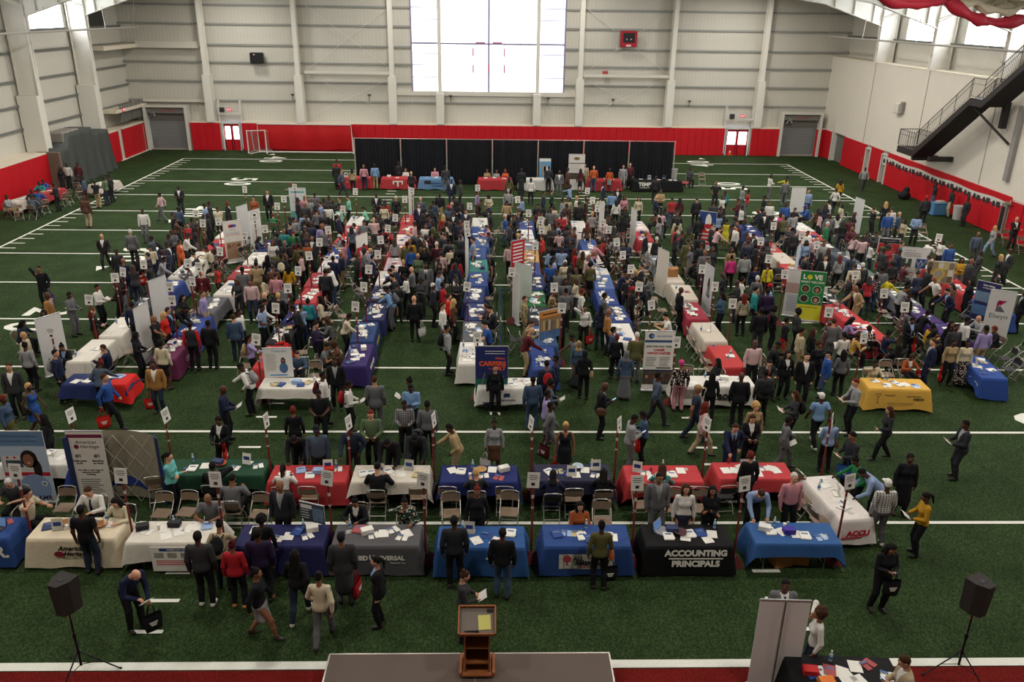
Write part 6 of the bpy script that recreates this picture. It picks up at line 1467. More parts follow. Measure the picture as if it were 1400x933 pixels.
for px, py, s, lb in ((1066, 766, 1, 'cardboard box under the rightmost blue front table, left one'), (1090, 763, .9, 'cardboard box under the rightmost blue front table, right one')):
    simple('cardboard_box', px, py+4, 0, MB().box((0, 0, .16*s), (.42, .34, .32*s)).box((-.24, 0, .34*s), (.16, .34, .012), Matrix.Rotation(R(12), 4, 'Y')).box((0, -.001, .2), (.36, .345, .03)), mat('cardboard'), lb, 'box', R(12 if s == 1 else -8))
# papers and props on tables
PM = {}
def item_mesh(k):
    if k in PM: return PM[k]
    mb = MB()
    if k == 'paper': mb.box((0, 0, .002), (.22, .28, .003))
    elif k == 'stack': mb.box((0, 0, .012), (.22, .28, .024)); mb.box((.01, .01, .026), (.21, .27, .004), rz=.12)
    elif k == 'brochure': mb.box((0, 0, .004), (.11, .22, .008)).box((.13, .02, .004), (.11, .22, .008), rz=.2)
    elif k == 'bottle': mb.lathe([(.031, 0), (.033, .02), (.033, .12), (.03, .15), (.013, .18), (.013, .205)], n=10)
    elif k == 'cup': mb.lathe([(.03, 0), (.042, .11), (.04, .11)], n=10)
    elif k == 'bowl': mb.lathe([(.06, 0), (.13, .06), (.14, .07), (.12, .065), (.05, .02)], n=16)
    elif k == 'stand': mb.add([(-.12, -.04, 0), (.12, -.04, 0), (.12, .03, .28), (-.12, .03, .28)], [(0, 1, 2, 3), (3, 2, 1, 0)]).box((0, .05, .01), (.24, .12, .015))
    elif k == 'laptop': mb.box((0, -.1, .01), (.34, .23, .016), bev=.004).box((0, .04, .12), (.34, .012, .22), Matrix.Rotation(R(-14), 4, 'X'))
    elif k == 'box': mb.box((0, 0, .06), (.26, .18, .12), bev=.005)
    elif k == 'pens': [mb.tube([(-.06+.02*i, -.06, .006), (-.04+.02*i, .07, .006)], .005, 5) for i in range(6)]
    PM[k] = mb.mesh({'paper': 'paper_sheet', 'stack': 'paper_stack', 'brochure': 'brochures', 'stand': 'sign_holder'}.get(k, k), objmat('paper' if k not in ('bottle', 'cup') else 'clear_plastic', rough=.7 if k != 'bottle' else .2, spec=.3)); return PM[k]
NAME = dict(paper='paper_sheet', stack='paper_stack', brochure='brochure_pair', bottle='water_bottle', cup='paper_cup', bowl='candy_bowl', stand='sign_holder', laptop='laptop', box='small_box', pens='pen_set')
CAT = dict(paper='paper', stack='papers', brochure='brochure', bottle='bottle', cup='cup', bowl='bowl', stand='sign', laptop='laptop', box='box', pens='pens')
NPAPER = [0]
def item(key, k, lx, ly, rz, c, lab=None, group=True):
    X, Y, tz, L, W, phr, cl = TABLES[key]; ca, sa = math.cos(tz), math.sin(tz)
    o = ob(NAME[k], item_mesh(k)); o.location = (X+lx*ca-ly*sa, Y+lx*sa+ly*ca, .754+(.0015*(abs(int(lx*50)) % 3))); o.rotation_euler = (0, 0, tz+rz); setcol(o, c)
    if k == 'bottle': 
        cp = ob('bottle_cap', PM.setdefault('cap', MB().lathe([(.016, .2), (.016, .225)], n=8).mesh('bottle_cap', mat('cap_white', 'c9c5bd'))), o)
        lb = ob('bottle_label', PM.setdefault('blabel', MB().lathe([(.0342, .05), (.0342, .11)], n=10).mesh('bottle_label', mat('label_blue', '3f68a8'))), o)
    if k == 'stand': ob('printed_text', PM.setdefault('stxt', MB().box((0, -.012, .16), (.16, .003, .10), Matrix.Rotation(R(0), 4, 'X')).mesh('printed_text', inkblue)), o)
    if k in ('stack', 'brochure'): ob('printed_text', PM.setdefault('ptxt', MB().box((0, .06, .029), (.14, .05, .001)).mesh('printed_text', mat('print_colour', '56688c', var=.5, scale=9))), o)
    if k == 'laptop': ob('screen', PM.setdefault('lscr', MB().box((0, .032, .12), (.30, .004, .19), Matrix.Rotation(R(-14), 4, 'X')).mesh('screen', mat('laptop_screen', '5a7ba8', .3, emit=.4))), o)
    nm = {'paper': 'flat sheet of paper', 'stack': 'stack of papers', 'brochure': 'pair of folded brochures', 'bottle': 'water bottle', 'cup': 'paper cup', 'bowl': 'bowl', 'stand': 'small upright sign', 'laptop': 'open laptop', 'box': 'small box', 'pens': 'row of pens'}[k]
    tag(o, lab or f'{cname(c)} {nm} on the {phr}', CAT[k], None if lab else f'{cname(c)} {nm} on the {phr}'); return o
rs = random.Random(77); PC = ['d8d5cc']*9+['8fa6c8', 'b8a878', '9c4a4a', '303a5c', '24407c']
for key, (X, Y, tz, L, W, phr, cl) in list(TABLES.items()):
    far = Y > 20; n = 3 if Y > 30 else (5 if far else 8)
    if key in ('rA0', 'rA1', 'rH0', 'rH1', 'rH3', 'rH4', 'rI5'): n = 1
    for i in range(n):
        k = rs.choices(['paper', 'stack', 'brochure', 'stand', 'box', 'cup', 'pens'], [5, 4, 4, 1.2, .8, .6, 1 if not far else 0])[0]
        lx = -L/2+.2+(L-.4)*(i+.5)/n+rs.uniform(-.06, .06); ly = rs.uniform(-.2, .2)
        item(key, k, lx, ly, rs.uniform(-.5, .5), rs.choice(PC) if k not in ('stand', 'cup', 'paper') else 'd8d5cc')
    if not far: item(key, 'bottle', rs.uniform(-L/2+.15, L/2-.15), .27, 0, 'a8bcc4')
for key, k, lx, ly, rz, c, lab in (('F1', 'bowl', -.35, .1, 0, '8a6038', 'tray of snacks left of the visitor on the cream table'), ('F1', 'bowl', .45, .05, 0, '8a6038', 'tray of snacks right of the visitor on the cream table'), ('F0', 'laptop', .55, .0, -.3, '3a3c40', 'open laptop on the blue table at the left edge'), ('F7', 'laptop', -.55, .2, .9, '8a8c94', 'open gray laptop on the black ACCOUNTING PRINCIPALS table'), ('F7', 'bowl', -.12, .05, 0, '5a3a40', 'bowl of candy on the black front table'), ('S4', 'bowl', .05, .1, 0, 'b08a50', 'wicker basket on the dark blue second-row table'), ('S5', 'bowl', .15, .22, 0, 'a8b4c0', 'round white bowl on the navy second-row table'), ('S1', 'bowl', .0, .1, 0, 'c0503a', 'bowl of colorful candy on the dark green table'), ('S6', 'cup', -.28, .1, 0, 'b0203c', 'red tumbler on the red second-row table'), ('S7', 'stand', -.2, .05, 0, 'c9b8c0', 'pink-gray sign holder on the rightmost red second-row table'), ('F8', 'box', -.1, .0, 0, '3a2c8c', 'folded purple shirts on the rightmost blue front table'), ('F2', 'box', -.75, .1, .3, '202024', 'black display box at the left of the off-white front table'), ('F2', 'box', -.1, .22, .0, '202024', 'black display box at the back of the off-white front table'), ('N0', 'box', -.6, -.05, -.1, 'b02020', 'red and black folded shirt on the near black table'), ('N0', 'box', -.4, -.3, .15, 'd0702a', 'orange folded shirt on the near black table'), ('S2', 'box', .45, .1, 0, 'c02020', 'red boxes on the red table of the second row'), ('F3', 'cup', -.35, -.1, 0, '2f8f8c', 'teal cup on the indigo front table'), ('F3', 'cup', -.2, -.18, 0, 'c0202c', 'red cup on the indigo front table'), ('N0', 'paper', .0, -.2, .2, 'd8d5cc', 'sheet of paper on the left part of the near black table'), ('N0', 'paper', .25, .15, -.1, 'd8d5cc', 'sheet of paper with a phone on the near black table'), ('E0', 'cup', -.4, 0, 0, 'b8d030', 'lime green cup on the white keystone table'), ('rH0', 'bottle', -.3, .05, 0, 'c8c8c8', 'left bottle on the empty red aisle table'), ('rH0', 'bottle', .1, -.15, 0, 'c8c8c8', 'right bottle on the empty red aisle table')):
    item(key, k, lx, ly, rz, c, lab)
# table runner with drawings on the off-white front table
r = MB().box((.12, -.475, .34), (1.02, .012, .62)).build('poster_sheet', wp); r.location = (TABLES['F2'][0], TABLES['F2'][1]-.01, .05); tag(r, 'white poster with machine part drawings hanging on the off-white table', 'poster')
MB().box((.2, -.483, .58), (.8, .003, .07)).build('title_bar', inkblue, r); mb = MB(); [mb.box((-.22+.28*i, -.483, .44), (.2, .003, .13)) for i in range(3)]; mb.build('drawings', mat('photo_grey'), r); mb = MB(); [mb.box((.1, -.483, .30-.05*i), (.8, .003, .02)) for i in range(3)]; mb.build('red_print', inkred, r)
text('AMERICAN CABLE', .06, wp, r, Matrix.Translation((.2, -.486, .58)) @ Matrix.Rotation(PI/2, 4, 'X'))
# easel panel on the indigo table
B = special(411, 684, 441, 694, .62, .48, '38424a', 'dark tabletop poster leaning on the indigo front table', 'dark poster on indigo table', z0=.80, base='easel', rot=-20); bb(B, -.45, .0, .7, .9, wp); blines(B, -.45, -.05, .2, .6, 4, wp); bb(B, .02, .46, .1, .8, mat('print_photoblue'))
# ---------------------------------------------------------------- the crowd: crown pixel, pose, facing, clothes, hair, skin, extras
DATA = '''
7 657 T s ts.dgray tr.black sw l|38 673 Q e ts.cream tr.black sk l|118 671 T s sh.white tr.black sn l tie|155 686 T s bl.cream tr.black lk l|110 690 S n ts.black tr.dkdenim sk d|230 617 C e bl.aqua tr.black pk l
290 631 Q n sw.black tr.black sk d|318 650 T n sw.gray tr.black sk m|281 681 T s ts.gray tr.black b m|300 705 G n sw.sand tr.dkdenim uk m pack:black|270 731 S n sw.dgray tr.black sk d wshoe|316 733 S n sw.red tr.black umaroon m boot|185 790 U se sh.navy tr.black b l bag:black pad:white
362 689 S n bl.black tr.black ak d|382 662 S s jk.charcoal tr.black b m|387 632 T n bl.white tr.black pk d|400 601 B s sw.black tr.black sk d|432 586 S s sw.slate tr.black cblack d bag:black|400 552 S n bl.black tr.black fr m|434 536 H s ts.black tr.black sk d
442 510 S e sh.white tr.black sk d pack:maroon|457 490 S s jk.black tr.black sk d|479 521 H e sh.white tr.black sk d pack:red|506 566 H s sh.sage tr.black sr l|478 588 G s sw.dkdenim tr.black sk d|532 608 B s sw.black tr.black sk d|552 549 H s sh.lgray.plaid tr.black sk d pack:black
568 600 B s sw.charcoal tr.black nblack d pack:dgray|584 548 S n sw.gray tr.black sk d|611 580 G w sw.khaki tr.khaki sk d|561 527 K s sh.sky tr.black sk d pack:navy|557 516 H w bl.dgreen tr.black uk d|512 517 S n jk.gray tr.gray sn l|676 570 S s bl.lgray sk.brown uk d bag:white|677 492 S s jk.black tr.black fr l wshoe dark
566 407 S n jk.black tr.black b l bag:white|606 416 S e sh.white tr.gray sn l|612 447 S e sw.lgray tr.black sk m pack:black|621 409 S e bl.brown tr.black ly l|614 400 S e bl.brightred tr.black fn l|657 442 T w ts.blue tr.black sk l|667 420 T w jk.charcoal tr.black sk l|659 415 T w bl.brown tr.black ln l
480 427 G e bl.cream tr.black fk d|515 395 G w sh.sky tr.gray sk d pack:gray bag:brightred|529 371 G w sw.black tr.black sk l|537 378 G w sw.charcoal tr.khaki sk l|549 375 H w sh.white tr.black sk d|531 364 G w sw.navy tr.black sk l|603 363 S e bl.lgray tr.black lk m|595 388 S e jk.charcoal tr.black sw d|604 386 S e bl.red tr.black fk d
582 361 S s ct.gray tr.black sk d tie|433 440 H e sw.dpurple tr.black sk l|443 434 T w bl.gray tr.black ln l|450 470 T e ts.gray tr.black sk m|461 468 T w bl.brown tr.black an m|404 482 T s sh.denim tr.black sn l|383 453 R w bl.brightred tr.black lk d|341 455 R e bl.lilac tr.black pk m pack:khaki
319 429 S n jk.denim tr.dkdenim sn l|327 424 S e sh.white tr.black sk d|360 420 H e ts.lblue tr.black sk d|364 410 G e sw.white tr.black sk m|373 401 S s jk.black tr.black b l tie|381 400 S n jk.black tr.black fy l|390 421 G w sw.black tr.black sk d|409 414 C n ts.lblue tr.dkdenim un m|419 404 S n bl.teal tr.black fk m|431 403 S w bl.cream tr.black lk m
388 384 G n bl.gray tr.black fk m|376 374 S n sh.pink tr.gray sn l|360 374 S w bl.cream tr.black lk l|331 368 S n sw.gray tr.black sk d|350 360 S n ts.khaki tr.khaki sk m|394 360 S n bl.gold tr.black lk d purse:brown|431 367 S n sw.charcoal tr.black sk m|439 369 G w sw.white tr.denim nwhite d|308 360 S e vs.brightred tr.black fk d
275 371 S n sw.maroon tr.khaki b l|283 398 S e sh.lilac tr.khaki sn l|254 400 H e bl.black tr.dkdenim lk l|227 422 S e bl.brightred tr.black ly l|238 416 S e jk.navy tr.black fn l|210 432 R e ts.black tr.black b m|219 464 S n bl.cream sk.black fk d|187 454 H e sw.black tr.black hblack d|139 471 Q w jk.navy tr.black sn l
104 471 T s jk.black tr.black uk m|161 414 S n sh.navy tr.black sk d|134 390 H e sh.white tr.black sk m|156 387 H w bl.black tr.black ln l|168 354 S n jk.navy tr.navy b m|127 420 H e bl.black tr.brown lr l|263 426 B e sw.black tr.black sk d|259 441 S n vt.charcoal tr.black sk d|284 439 S n sw.black tr.black sk d
58 424 S s bl.black tr.black lk d|33 438 T e bl.dkdenim tr.black lk d|32 453 S e bl.cream tr.black fy l|33 466 S n bl.lgray tr.black uk d|11 500 S s jk.dgray tr.black sn l|38 521 W e dr.blue tr.black fy d purse:black|4 540 S e bl.denim sk.olive fr d|80 480 S e sw.navy tr.black sk l pack:lgray|137 490 G n sw.slate tr.black ur d
143 514 W e sh.blue tr.black sn l bag:brightred|208 494 S s jk.camel tr.dkdenim sk d bag:brightred|42 577 S w bl.black tr.black lk m|26 591 S e sh.lilac tr.black sn l|307 530 H e sw.navy tr.black b d|297 570 H s jk.black tr.black fk d bag:brightred|326 498 G w sw.white tr.black nblack d pack:lgray
65 402 S e jk.camel tr.brown b d|96 400 H e sw.gray tr.gray sk d|52 365 P s sw.black tr.black sk m bag:purple|138 320 W s jk.black tr.black b l rtie|178 316 S n jk.gray tr.black sw l|158 342 S s sw.black tr.black sk d|187 350 H s sw.black tr.gray cblack d bag:brightred|194 288 S s sh.white tr.gray sk d|217 263 W w sh.lpink.plaid tr.gray sk d boot
243 255 H s jk.black tr.black sk d bag:blue|243 282 S n sh.denim tr.black sk d|236 289 S e sw.black tr.black uk m|240 296 R e bl.brown tr.black fk m|280 280 S e sh.lblue tr.black sk d|286 275 S e sw.charcoal tr.black sk d|284 289 S e sw.black tr.black lk d|311 274 S e ct.black tr.black lr m|346 268 S s bl.rust tr.black uk l
207 322 S e sh.slate tr.dgray cblack d pack:black|229 333 S e jk.navy tr.black sk d|245 325 S e ct.orange tr.black fk m|259 322 G e sh.white tr.black sk d|226 352 G e sw.lgray tr.denim sk d|262 346 T w jk.black tr.black sk l|250 362 T w sw.gray tr.black fk d|272 337 T w sh.cream tr.black sk d|287 330 T w sw.maroon tr.black fk d|277 301 S e bl.olive.floral tr.black fk d bag:brightred
115 269 S n jk.brown tr.sand b d bag:brightred|129 246 S n ts.black tr.khaki sk d|140 243 H w sw.sage tr.dkdenim sk d|148 239 S w sw.black tr.black sk d|9 267 L e sh.lgray tr.khaki sk d|30 260 T s sw.charcoal tr.black sk d|51 249 T s sw.teal tr.black sk d|58 246 T s sw.blue tr.black sk d|51 259 T n sw.blue tr.black sk d|44 268 T n sw.slate tr.black sk d
72 250 H w jk.black tr.black sk d|81 226 S s bl.black tr.black lk d|90 223 S s sw.white tr.black sk d|105 224 S s sw.maroon tr.black sk d|107 239 T n sw.black tr.black sk d|112 241 S w bl.denim tr.maroon sk d
1087 648 S s sh.pink tr.black sw l|1170 643 B w sh.lblue tr.black sk d|1172 625 G w bl.green tr.black uk d|1164 592 H w sw.charcoal tr.black sk m bag:blue|1204 658 S n sh.white.plaid tr.gray cwhite d wshoe|1265 672 H w bl.mustard tr.black pk d|1247 621 S s ct.black tr.black fk d dark|1222 747 K s bl.black tr.black lk m bag:black|1319 577 H w jk.charcoal tr.charcoal sk d
1216 554 V w sw.charcoal tr.black ln l|1124 537 W n ts.sky tr.black cwhite d wshoe|1137 566 H n bl.lblue tr.black fk m purse:brown|1168 522 H w sh.lgray tr.black sr l tie|1082 566 V e sw.gray tr.gray fk d|1086 534 H w sw.dgray tr.black ln l pack:black|1133 480 S w sw.blue tr.denim cblack l|1104 487 S s jk.black tr.black sk l|1079 478 S s jk.black tr.black lk l
1199 491 Q s bl.cream tr.black uk d|1249 483 T s jk.rust tr.black fn d|1229 468 Q n bl.black tr.black lk d|1216 450 Q e sw.navy tr.black uk d|1276 465 S w jk.navy tr.navy sn l bag:brightred|1310 462 S s bl.khaki tr.black fk d bag:brightred|1334 463 S s bl.cream lg.black.floral uk d|1349 446 S n sh.lilac tr.khaki sk d|1359 445 T w bl.black tr.black fr m
1336 432 T w sh.lgray tr.black b l|1324 437 S e sh.white tr.black sk d|1309 445 S s sh.dgray tr.black sk d|1303 437 S s bl.black tr.black lk m|1277 441 T e bl.gold tr.black uk d|1281 450 T e bl.olive tr.black lk d|1275 424 G e bl.black tr.black fk d|1250 434 H s jk.black tr.black fk d bag:brightred|1245 421 T e jk.gray tr.gray sk d
774 576 S s dr.black tr.black fy m bag:brightred|754 551 W e sw.gray tr.gray sk d bag:maroon|750 535 S e sw.lilac tr.black sk d|729 515 S n sw.denim tr.denim sk d|756 516 H e bl.slate tr.black ak m|747 494 S n sw.dkdenim tr.black sk m pack:red|759 487 S w sw.navy tr.black sk d|745 452 G e sw.maroon tr.khaki b l|791 461 S s bl.denim lg.dgray htan m
780 460 G w ts.gray tr.gray sk d|800 477 S n bl.black tr.black hblack d purse:tan|830 527 K e jk.black tr.black b d purse:brown|871 569 K e sw.lgray tr.gray sk d|876 559 K w bl.denim tr.black fk d bag:brightred|901 512 W e sh.slate tr.charcoal sk d|931 490 S n sh.black.floral tr.pink chotpink m|955 531 W e ts.dkdenim tr.dkdenim ctan m|966 549 W e sw.lpink tr.sand lr m
1007 582 G s jk.navy tr.navy sn l bag:brightred tie|1031 566 H s jk.black tr.black fn l|1025 609 S n jk.black tr.black fr l|1035 550 S s bl.tan tr.black ay l|1014 512 S n jk.black tr.black b d|1047 508 S n sw.dgray tr.black sk d pack:black|1040 470 S s sh.lpink tr.black b d|1045 492 T s jk.charcoal tr.black sk l rtie|975 504 S n bl.black tr.black lk m|981 488 L w bl.black tr.black lk d
857 478 S n bl.denim lg.gray hgray d|871 456 S n jk.olive tr.gray sw l|844 453 S n bl.black tr.black fr d bag:pink|852 421 S e sw.camel tr.black b m|840 444 S e bl.denim tr.black fk m|827 419 S n bl.dkdenim tr.dkdenim hblack d purse:tan|844 400 C e bl.gray tr.black fk m|840 372 G e sw.navy tr.black sk m|849 393 S e sw.black tr.black nred d|867 368 T w bl.black tr.black ly l
873 383 G w jk.charcoal tr.black sk l|948 394 S e jk.black tr.black b d|908 431 T w ts.white tr.black sk l|986 400 H w bl.denim tr.black lk d|1018 401 S n bl.cream.stripe tr.black lr m|1036 394 S e sw.teal tr.black sk l|1049 396 S n sw.dpurple tr.black sk d|1017 376 S e bl.white.floral tr.black fk m|1036 376 S n sw.gray tr.black fw l|1041 424 S n sw.black tr.dgray sk d
1054 390 S e sw.sky tr.black nred d|1061 417 S e bl.black tr.black ak d pack:maroon|1078 431 S e bl.black sk.red fk m|1094 421 S e bl.dgray tr.black ak d|1098 451 S e sw.sand tr.khaki sk m|1114 447 S e bl.black tr.black ln l|1140 438 S n sw.gray tr.gray sn l|1168 433 T e bl.lilac tr.black lk l|1155 451 H n bl.white.floral tr.black fk m|1155 474 S n bl.gray tr.black lk d
1168 392 G w jk.khaki tr.khaki b m|1175 383 S n bl.charcoal tr.black ak d|1190 444 T n bl.black.floral tr.black fk d|1140 398 T n jk.black tr.black fk d|1066 470 T e sw.black tr.black nk d|1122 466 S s bl.black tr.black an m|1178 455 T e bl.gold.floral tr.black an d
1128 330 S s sh.lgray tr.black sk m tie|1106 350 T e jk.charcoal tr.black sn l|1130 350 S s jk.black tr.black sk l|1149 347 S n bl.lgray tr.black lr m|1165 346 S n bl.dkdenim tr.black fk d|1131 305 S e sw.green tr.khaki sw l|1085 291 S n sh.lgray tr.navy sk d|1075 278 S s sh.blue tr.black sk d|1067 291 S w bl.hotpink tr.black uk d|1087 286 T s sw.black tr.black sk l
1101 282 T w sw.blue tr.black cblue m|1130 277 S n ts.navy tr.navy ln m|1136 272 S e bl.white.floral tr.black ak m|1151 277 S w bl.cream tr.gray lk m|1106 261 S s sh.lblue tr.navy sn l tie|1144 255 W n bl.white tr.black fk m|1150 244 S n bl.gold tr.black lk m|1056 238 H e bl.white tr.gray fk d wshoe|1076 240 R w bl.yellow tr.black uk d|1075 246 S n sw.gray tr.gray sk m pack:lgray
1184 229 W s bl.lgray tr.dgray sk d bag:blue|1196 285 C e ts.black tr.black sn l|1212 275 S n bl.black tr.black ly l|1220 284 S n sh.white tr.black sn l|1216 291 S s sw.blue tr.gray sk l|1230 290 S w sh.denim tr.black b l|1237 297 S w bl.sand tr.black lk m|1170 290 S e bl.black tr.black ln l|1256 294 H s sh.lblue tr.black sk d|1267 270 S n sw.charcoal tr.black nred d
1281 250 P w ts.black tr.denim sk d|1305 259 S w sw.black tr.sand sk d|1324 270 S w sw.black tr.black sk d|1361 307 W w bl.lgray tr.lblue ly l wshoe|1391 299 C s jk.black tr.black b l tie dark|1339 317 S s sw.slate tr.dgray b m|1301 334 S s sh.blue tr.dkdenim sk m rtie|1317 350 C s bl.gold tr.gray lk m bag:brightred|1342 341 C w sw.dgray tr.dgray fk d|1369 347 S w bl.black tr.black ly l
1382 340 S w jk.charcoal tr.black b d|1289 325 S w bl.white tr.black lk m|1265 330 G e sh.white tr.black sk d|1234 332 S e ts.slate tr.denim sn l|1334 380 S w bl.black tr.black lk m|1364 377 S w bl.black tr.black lk m|1222 367 S n ct.gray tr.black sk d dark|1235 376 G e bl.yellow tr.dkdenim fk m|1242 361 T e ts.maroon tr.black sk m|1276 380 G w ts.white tr.black b m
1294 395 G w jk.navy tr.black sk l|1270 367 S w sw.black tr.black sk d|1175 319 G e bl.lpink tr.black ln m|1197 317 T w sw.dgray tr.black sk m|1166 317 T e bl.black tr.black fk l|1199 372 S n bl.navy.floral tr.denim fk d|1180 359 S n sw.dgray tr.black cwhite m|1212 355 S n bl.black tr.black ak d|1250 392 G e sh.lgray tr.black sk m|1396 398 S w jk.black tr.black sk d|1259 397 S w bl.black tr.black uk d|1282 350 G w sw.slate tr.gold sk m|1328 356 S w sw.charcoal tr.black b m
365 261 S s jk.black tr.black sn l|397 248 R w bl.lgray tr.black fr m|430 265 S n sw.gray tr.gray sk d|407 272 S e sw.black tr.black sk d|416 269 S n sh.pink tr.black b m|422 271 S n sw.lgray tr.black b m|417 278 S n ct.dgray tr.black b m|443 272 S e sw.charcoal tr.black sk d|449 268 S s sw.dgray tr.black sk d|455 273 S s sw.charcoal tr.black b d|463 271 S w jk.navy tr.black sn l
474 268 H w ts.mint tr.black sn l|465 282 S n ts.mint tr.black sn l|447 279 S s sh.white tr.black sk d|438 278 S w sh.lblue tr.black sk l|431 280 S n bl.brown tr.black lk m|493 281 G w ts.mint tr.black pk m|514 267 H s jk.black tr.black sk d|526 272 S n bl.red tr.black lk l|541 268 S s bl.black tr.black fw l|534 288 T w jk.navy tr.black sk m|467 232 W e sh.slate tr.navy sn l|374 291 T n bl.green tr.black fr l
393 295 T w bl.navy tr.black lk m|401 298 S n sh.lgray tr.black sk m|388 313 S n sh.teal tr.black b m|401 316 S n ts.green tr.black sr l|373 324 T e bl.navy tr.black lk m|380 322 T e jk.black tr.black sk l|389 331 S n sw.black tr.black b m|365 347 S n bl.black tr.black lk d|384 349 S n sw.charcoal tr.black sk d pack:cream|417 311 S s bl.black tr.black lk m|426 323 S s jk.charcoal tr.black b m rtie
419 330 S s bl.rust tr.black fk m|441 308 S n sh.lilac tr.black b m|444 314 S n sw.gray tr.black cblack m|461 324 T w sh.lgray tr.black sw m|486 303 S w bl.white tr.black fk m|493 303 G n sw.gray tr.black sk m|474 308 S n bl.slate tr.black lk m|464 293 S w jk.navy tr.black cwhite m|443 291 S s sw.black tr.black sk m|451 306 S e bl.orange tr.black fk m|468 330 S w sh.pink tr.khaki sk d pad:red
465 344 S w sw.navy tr.khaki b m|455 350 S n sw.navy tr.black sk d|455 338 T w sh.white tr.black sk m|524 310 T w jk.black tr.black sn l|517 324 T w bl.black tr.black lk m|508 339 T e bl.lblue tr.black fy l|510 347 S e jk.navy tr.black fk l|541 306 G w bl.red tr.black fk m|548 324 S n bl.lgray tr.black ln l|543 334 S n sw.olive tr.black sk d|551 353 S s bl.black tr.black fy l
408 333 S n sw.olive tr.black cblack m|410 343 S w bl.lpink tr.black fk m|426 340 S w jk.black tr.black lk m|574 271 S s sh.slate tr.black b l|571 279 S s jk.navy tr.black sn l|592 274 S n sh.denim tr.navy sk d|601 264 S s sw.black tr.khaki sk d|617 246 S s jk.navy tr.navy sk d tie bag:brightred|629 247 S w sw.dgray tr.black sk d pack:maroon|621 268 S n sw.black tr.black sk d|632 276 S n sw.charcoal tr.black lk d
613 282 S n sh.denim tr.dkdenim nred d|606 291 S n bl.red tr.red ly m|579 291 S n bl.black tr.black lk m|586 289 S n bl.navy tr.black fk m|561 301 S w bl.lpink tr.black fk m|582 307 S s sh.white tr.navy sk m|612 303 H e bl.cream sk.dgray fk d|631 314 S e sh.lgray tr.navy b d|613 326 S n sw.gray tr.black sk d pack:black|597 332 S n sh.maroon.plaid tr.gray sw l|580 336 S s bl.black tr.black lk m
571 347 S s bl.sage tr.black fy m bag:red|560 329 S n sh.mustard tr.black b m|559 335 S n sh.blue tr.black fn m|556 321 B w sw.dgray tr.black b l|624 350 S n bl.red tr.black lk d|623 343 S n bl.black tr.black lk d|601 361 S s bl.black tr.black lk m|653 262 S e sh.lilac tr.black sk m|668 264 H s bl.cream tr.denim lk d|659 275 T e ts.black tr.black sk m|670 288 S w ts.black tr.black sk d
695 260 S s sw.lgray tr.black clgray l|693 274 S n sh.khaki tr.black sk m|712 269 H w sh.lblue tr.black sk d|711 289 T e jk.charcoal tr.black sn l|690 293 S w ts.blue tr.denim sw l|706 295 T w bl.black tr.black sk m|659 309 T w sh.pink tr.black sk l|659 316 T w bl.navy tr.black fk m|659 327 S w ts.lblue tr.navy sn l|660 353 S w vs.black tr.black lk m|701 303 S e sw.dgray tr.black sk m|709 308 T e bl.black tr.black lk m
711 314 T e bl.black tr.black lk m|716 321 S n sw.blue tr.black sy l|721 345 T e sw.cream tr.black sk l|715 360 S e sw.maroon tr.black sk d|701 333 S n sh.lpink tr.black sk m|696 240 S n sw.olive tr.black lk m bag:red|713 232 S n ct.black lg.black sk d dark|726 243 S n bl.white tr.black fk d bag:brightred
755 258 W e sw.dgreen tr.black pn l|744 262 S e sw.navy tr.black sk m|770 271 S e ct.lgray tr.gray fk m|777 269 S s bl.sand tr.black fk m|788 269 S w sh.white tr.black sy l|801 268 S w jk.charcoal tr.black lk m|779 252 R w sh.lblue tr.navy fk d|775 277 S n bl.maroon tr.black fk d pack:black|792 278 S n sw.black tr.black cblack m|822 269 T s bl.cream tr.black lk m|825 250 S w jk.navy tr.navy sk d|845 255 S s jk.black tr.black fk l
837 262 S n sh.sky tr.black sk m|843 271 S n bl.white tr.black lk m|854 267 S s bl.pink tr.black lk m bag:red|874 267 S s bl.cream tr.black lk l|904 260 H s sh.khaki tr.black sk m|899 268 H e sh.navy tr.black b l|919 271 S n ts.red tr.denim sk m|801 291 S n bl.lgray tr.black fy l|803 304 S n bl.brown tr.black lr m pack:orange|741 289 S s bl.cream tr.black lk m|830 295 T w sw.dgreen tr.black sk m|855 281 S s bl.black tr.black lk m
851 294 S n bl.black tr.pink lk d|864 297 T e bl.black tr.black lk d|893 288 T w bl.brown tr.black lk m|901 297 S w bl.lgray tr.black lk d|894 318 S w jk.black tr.black b m|899 321 S n jk.black tr.black fw l|905 337 S n bl.charcoal tr.gray fk d|741 319 S w bl.brightred tr.black pk m|779 317 S n sw.navy tr.black nblack m|759 330 S n bl.black tr.black ak d|769 333 S n jk.navy tr.navy sn l purse:brown|780 326 S s bl.black tr.black lk m
777 348 S n bl.dgray tr.black lk m|773 356 S s bl.cream tr.black fw d purse:black|751 358 S n ts.blue tr.black sk m|788 339 S e bl.red tr.black lr m|796 341 S n bl.olive sk.black ln m|812 321 S e bl.red tr.black ln l bag:red|818 334 G e bl.pink tr.black sk m|826 349 T w bl.black tr.black lk m|820 357 S n bl.olive sk.black ak m|825 330 T w sw.black tr.black sk m|854 354 T w bl.black tr.black lk m|838 324 G w sw.lgray tr.black sk m|817 346 B e sh.lblue tr.khaki b m
980 249 A s ts.black tr.black b m|992 257 S n bl.teal tr.black ln m pack:navy|989 266 S s vs.white tr.black lk m|1017 255 S e ts.lgray tr.gray sk d|1023 259 S w ts.red tr.gray uk d|1008 273 H w sh.maroon tr.navy sk m pad:gold|1047 267 S e jk.black tr.khaki sk d|1053 276 S s sh.white tr.black sk m|1035 286 T w bl.black tr.black lr l|953 271 S n jk.black tr.black sn l|930 269 S n bl.maroon tr.black lk m
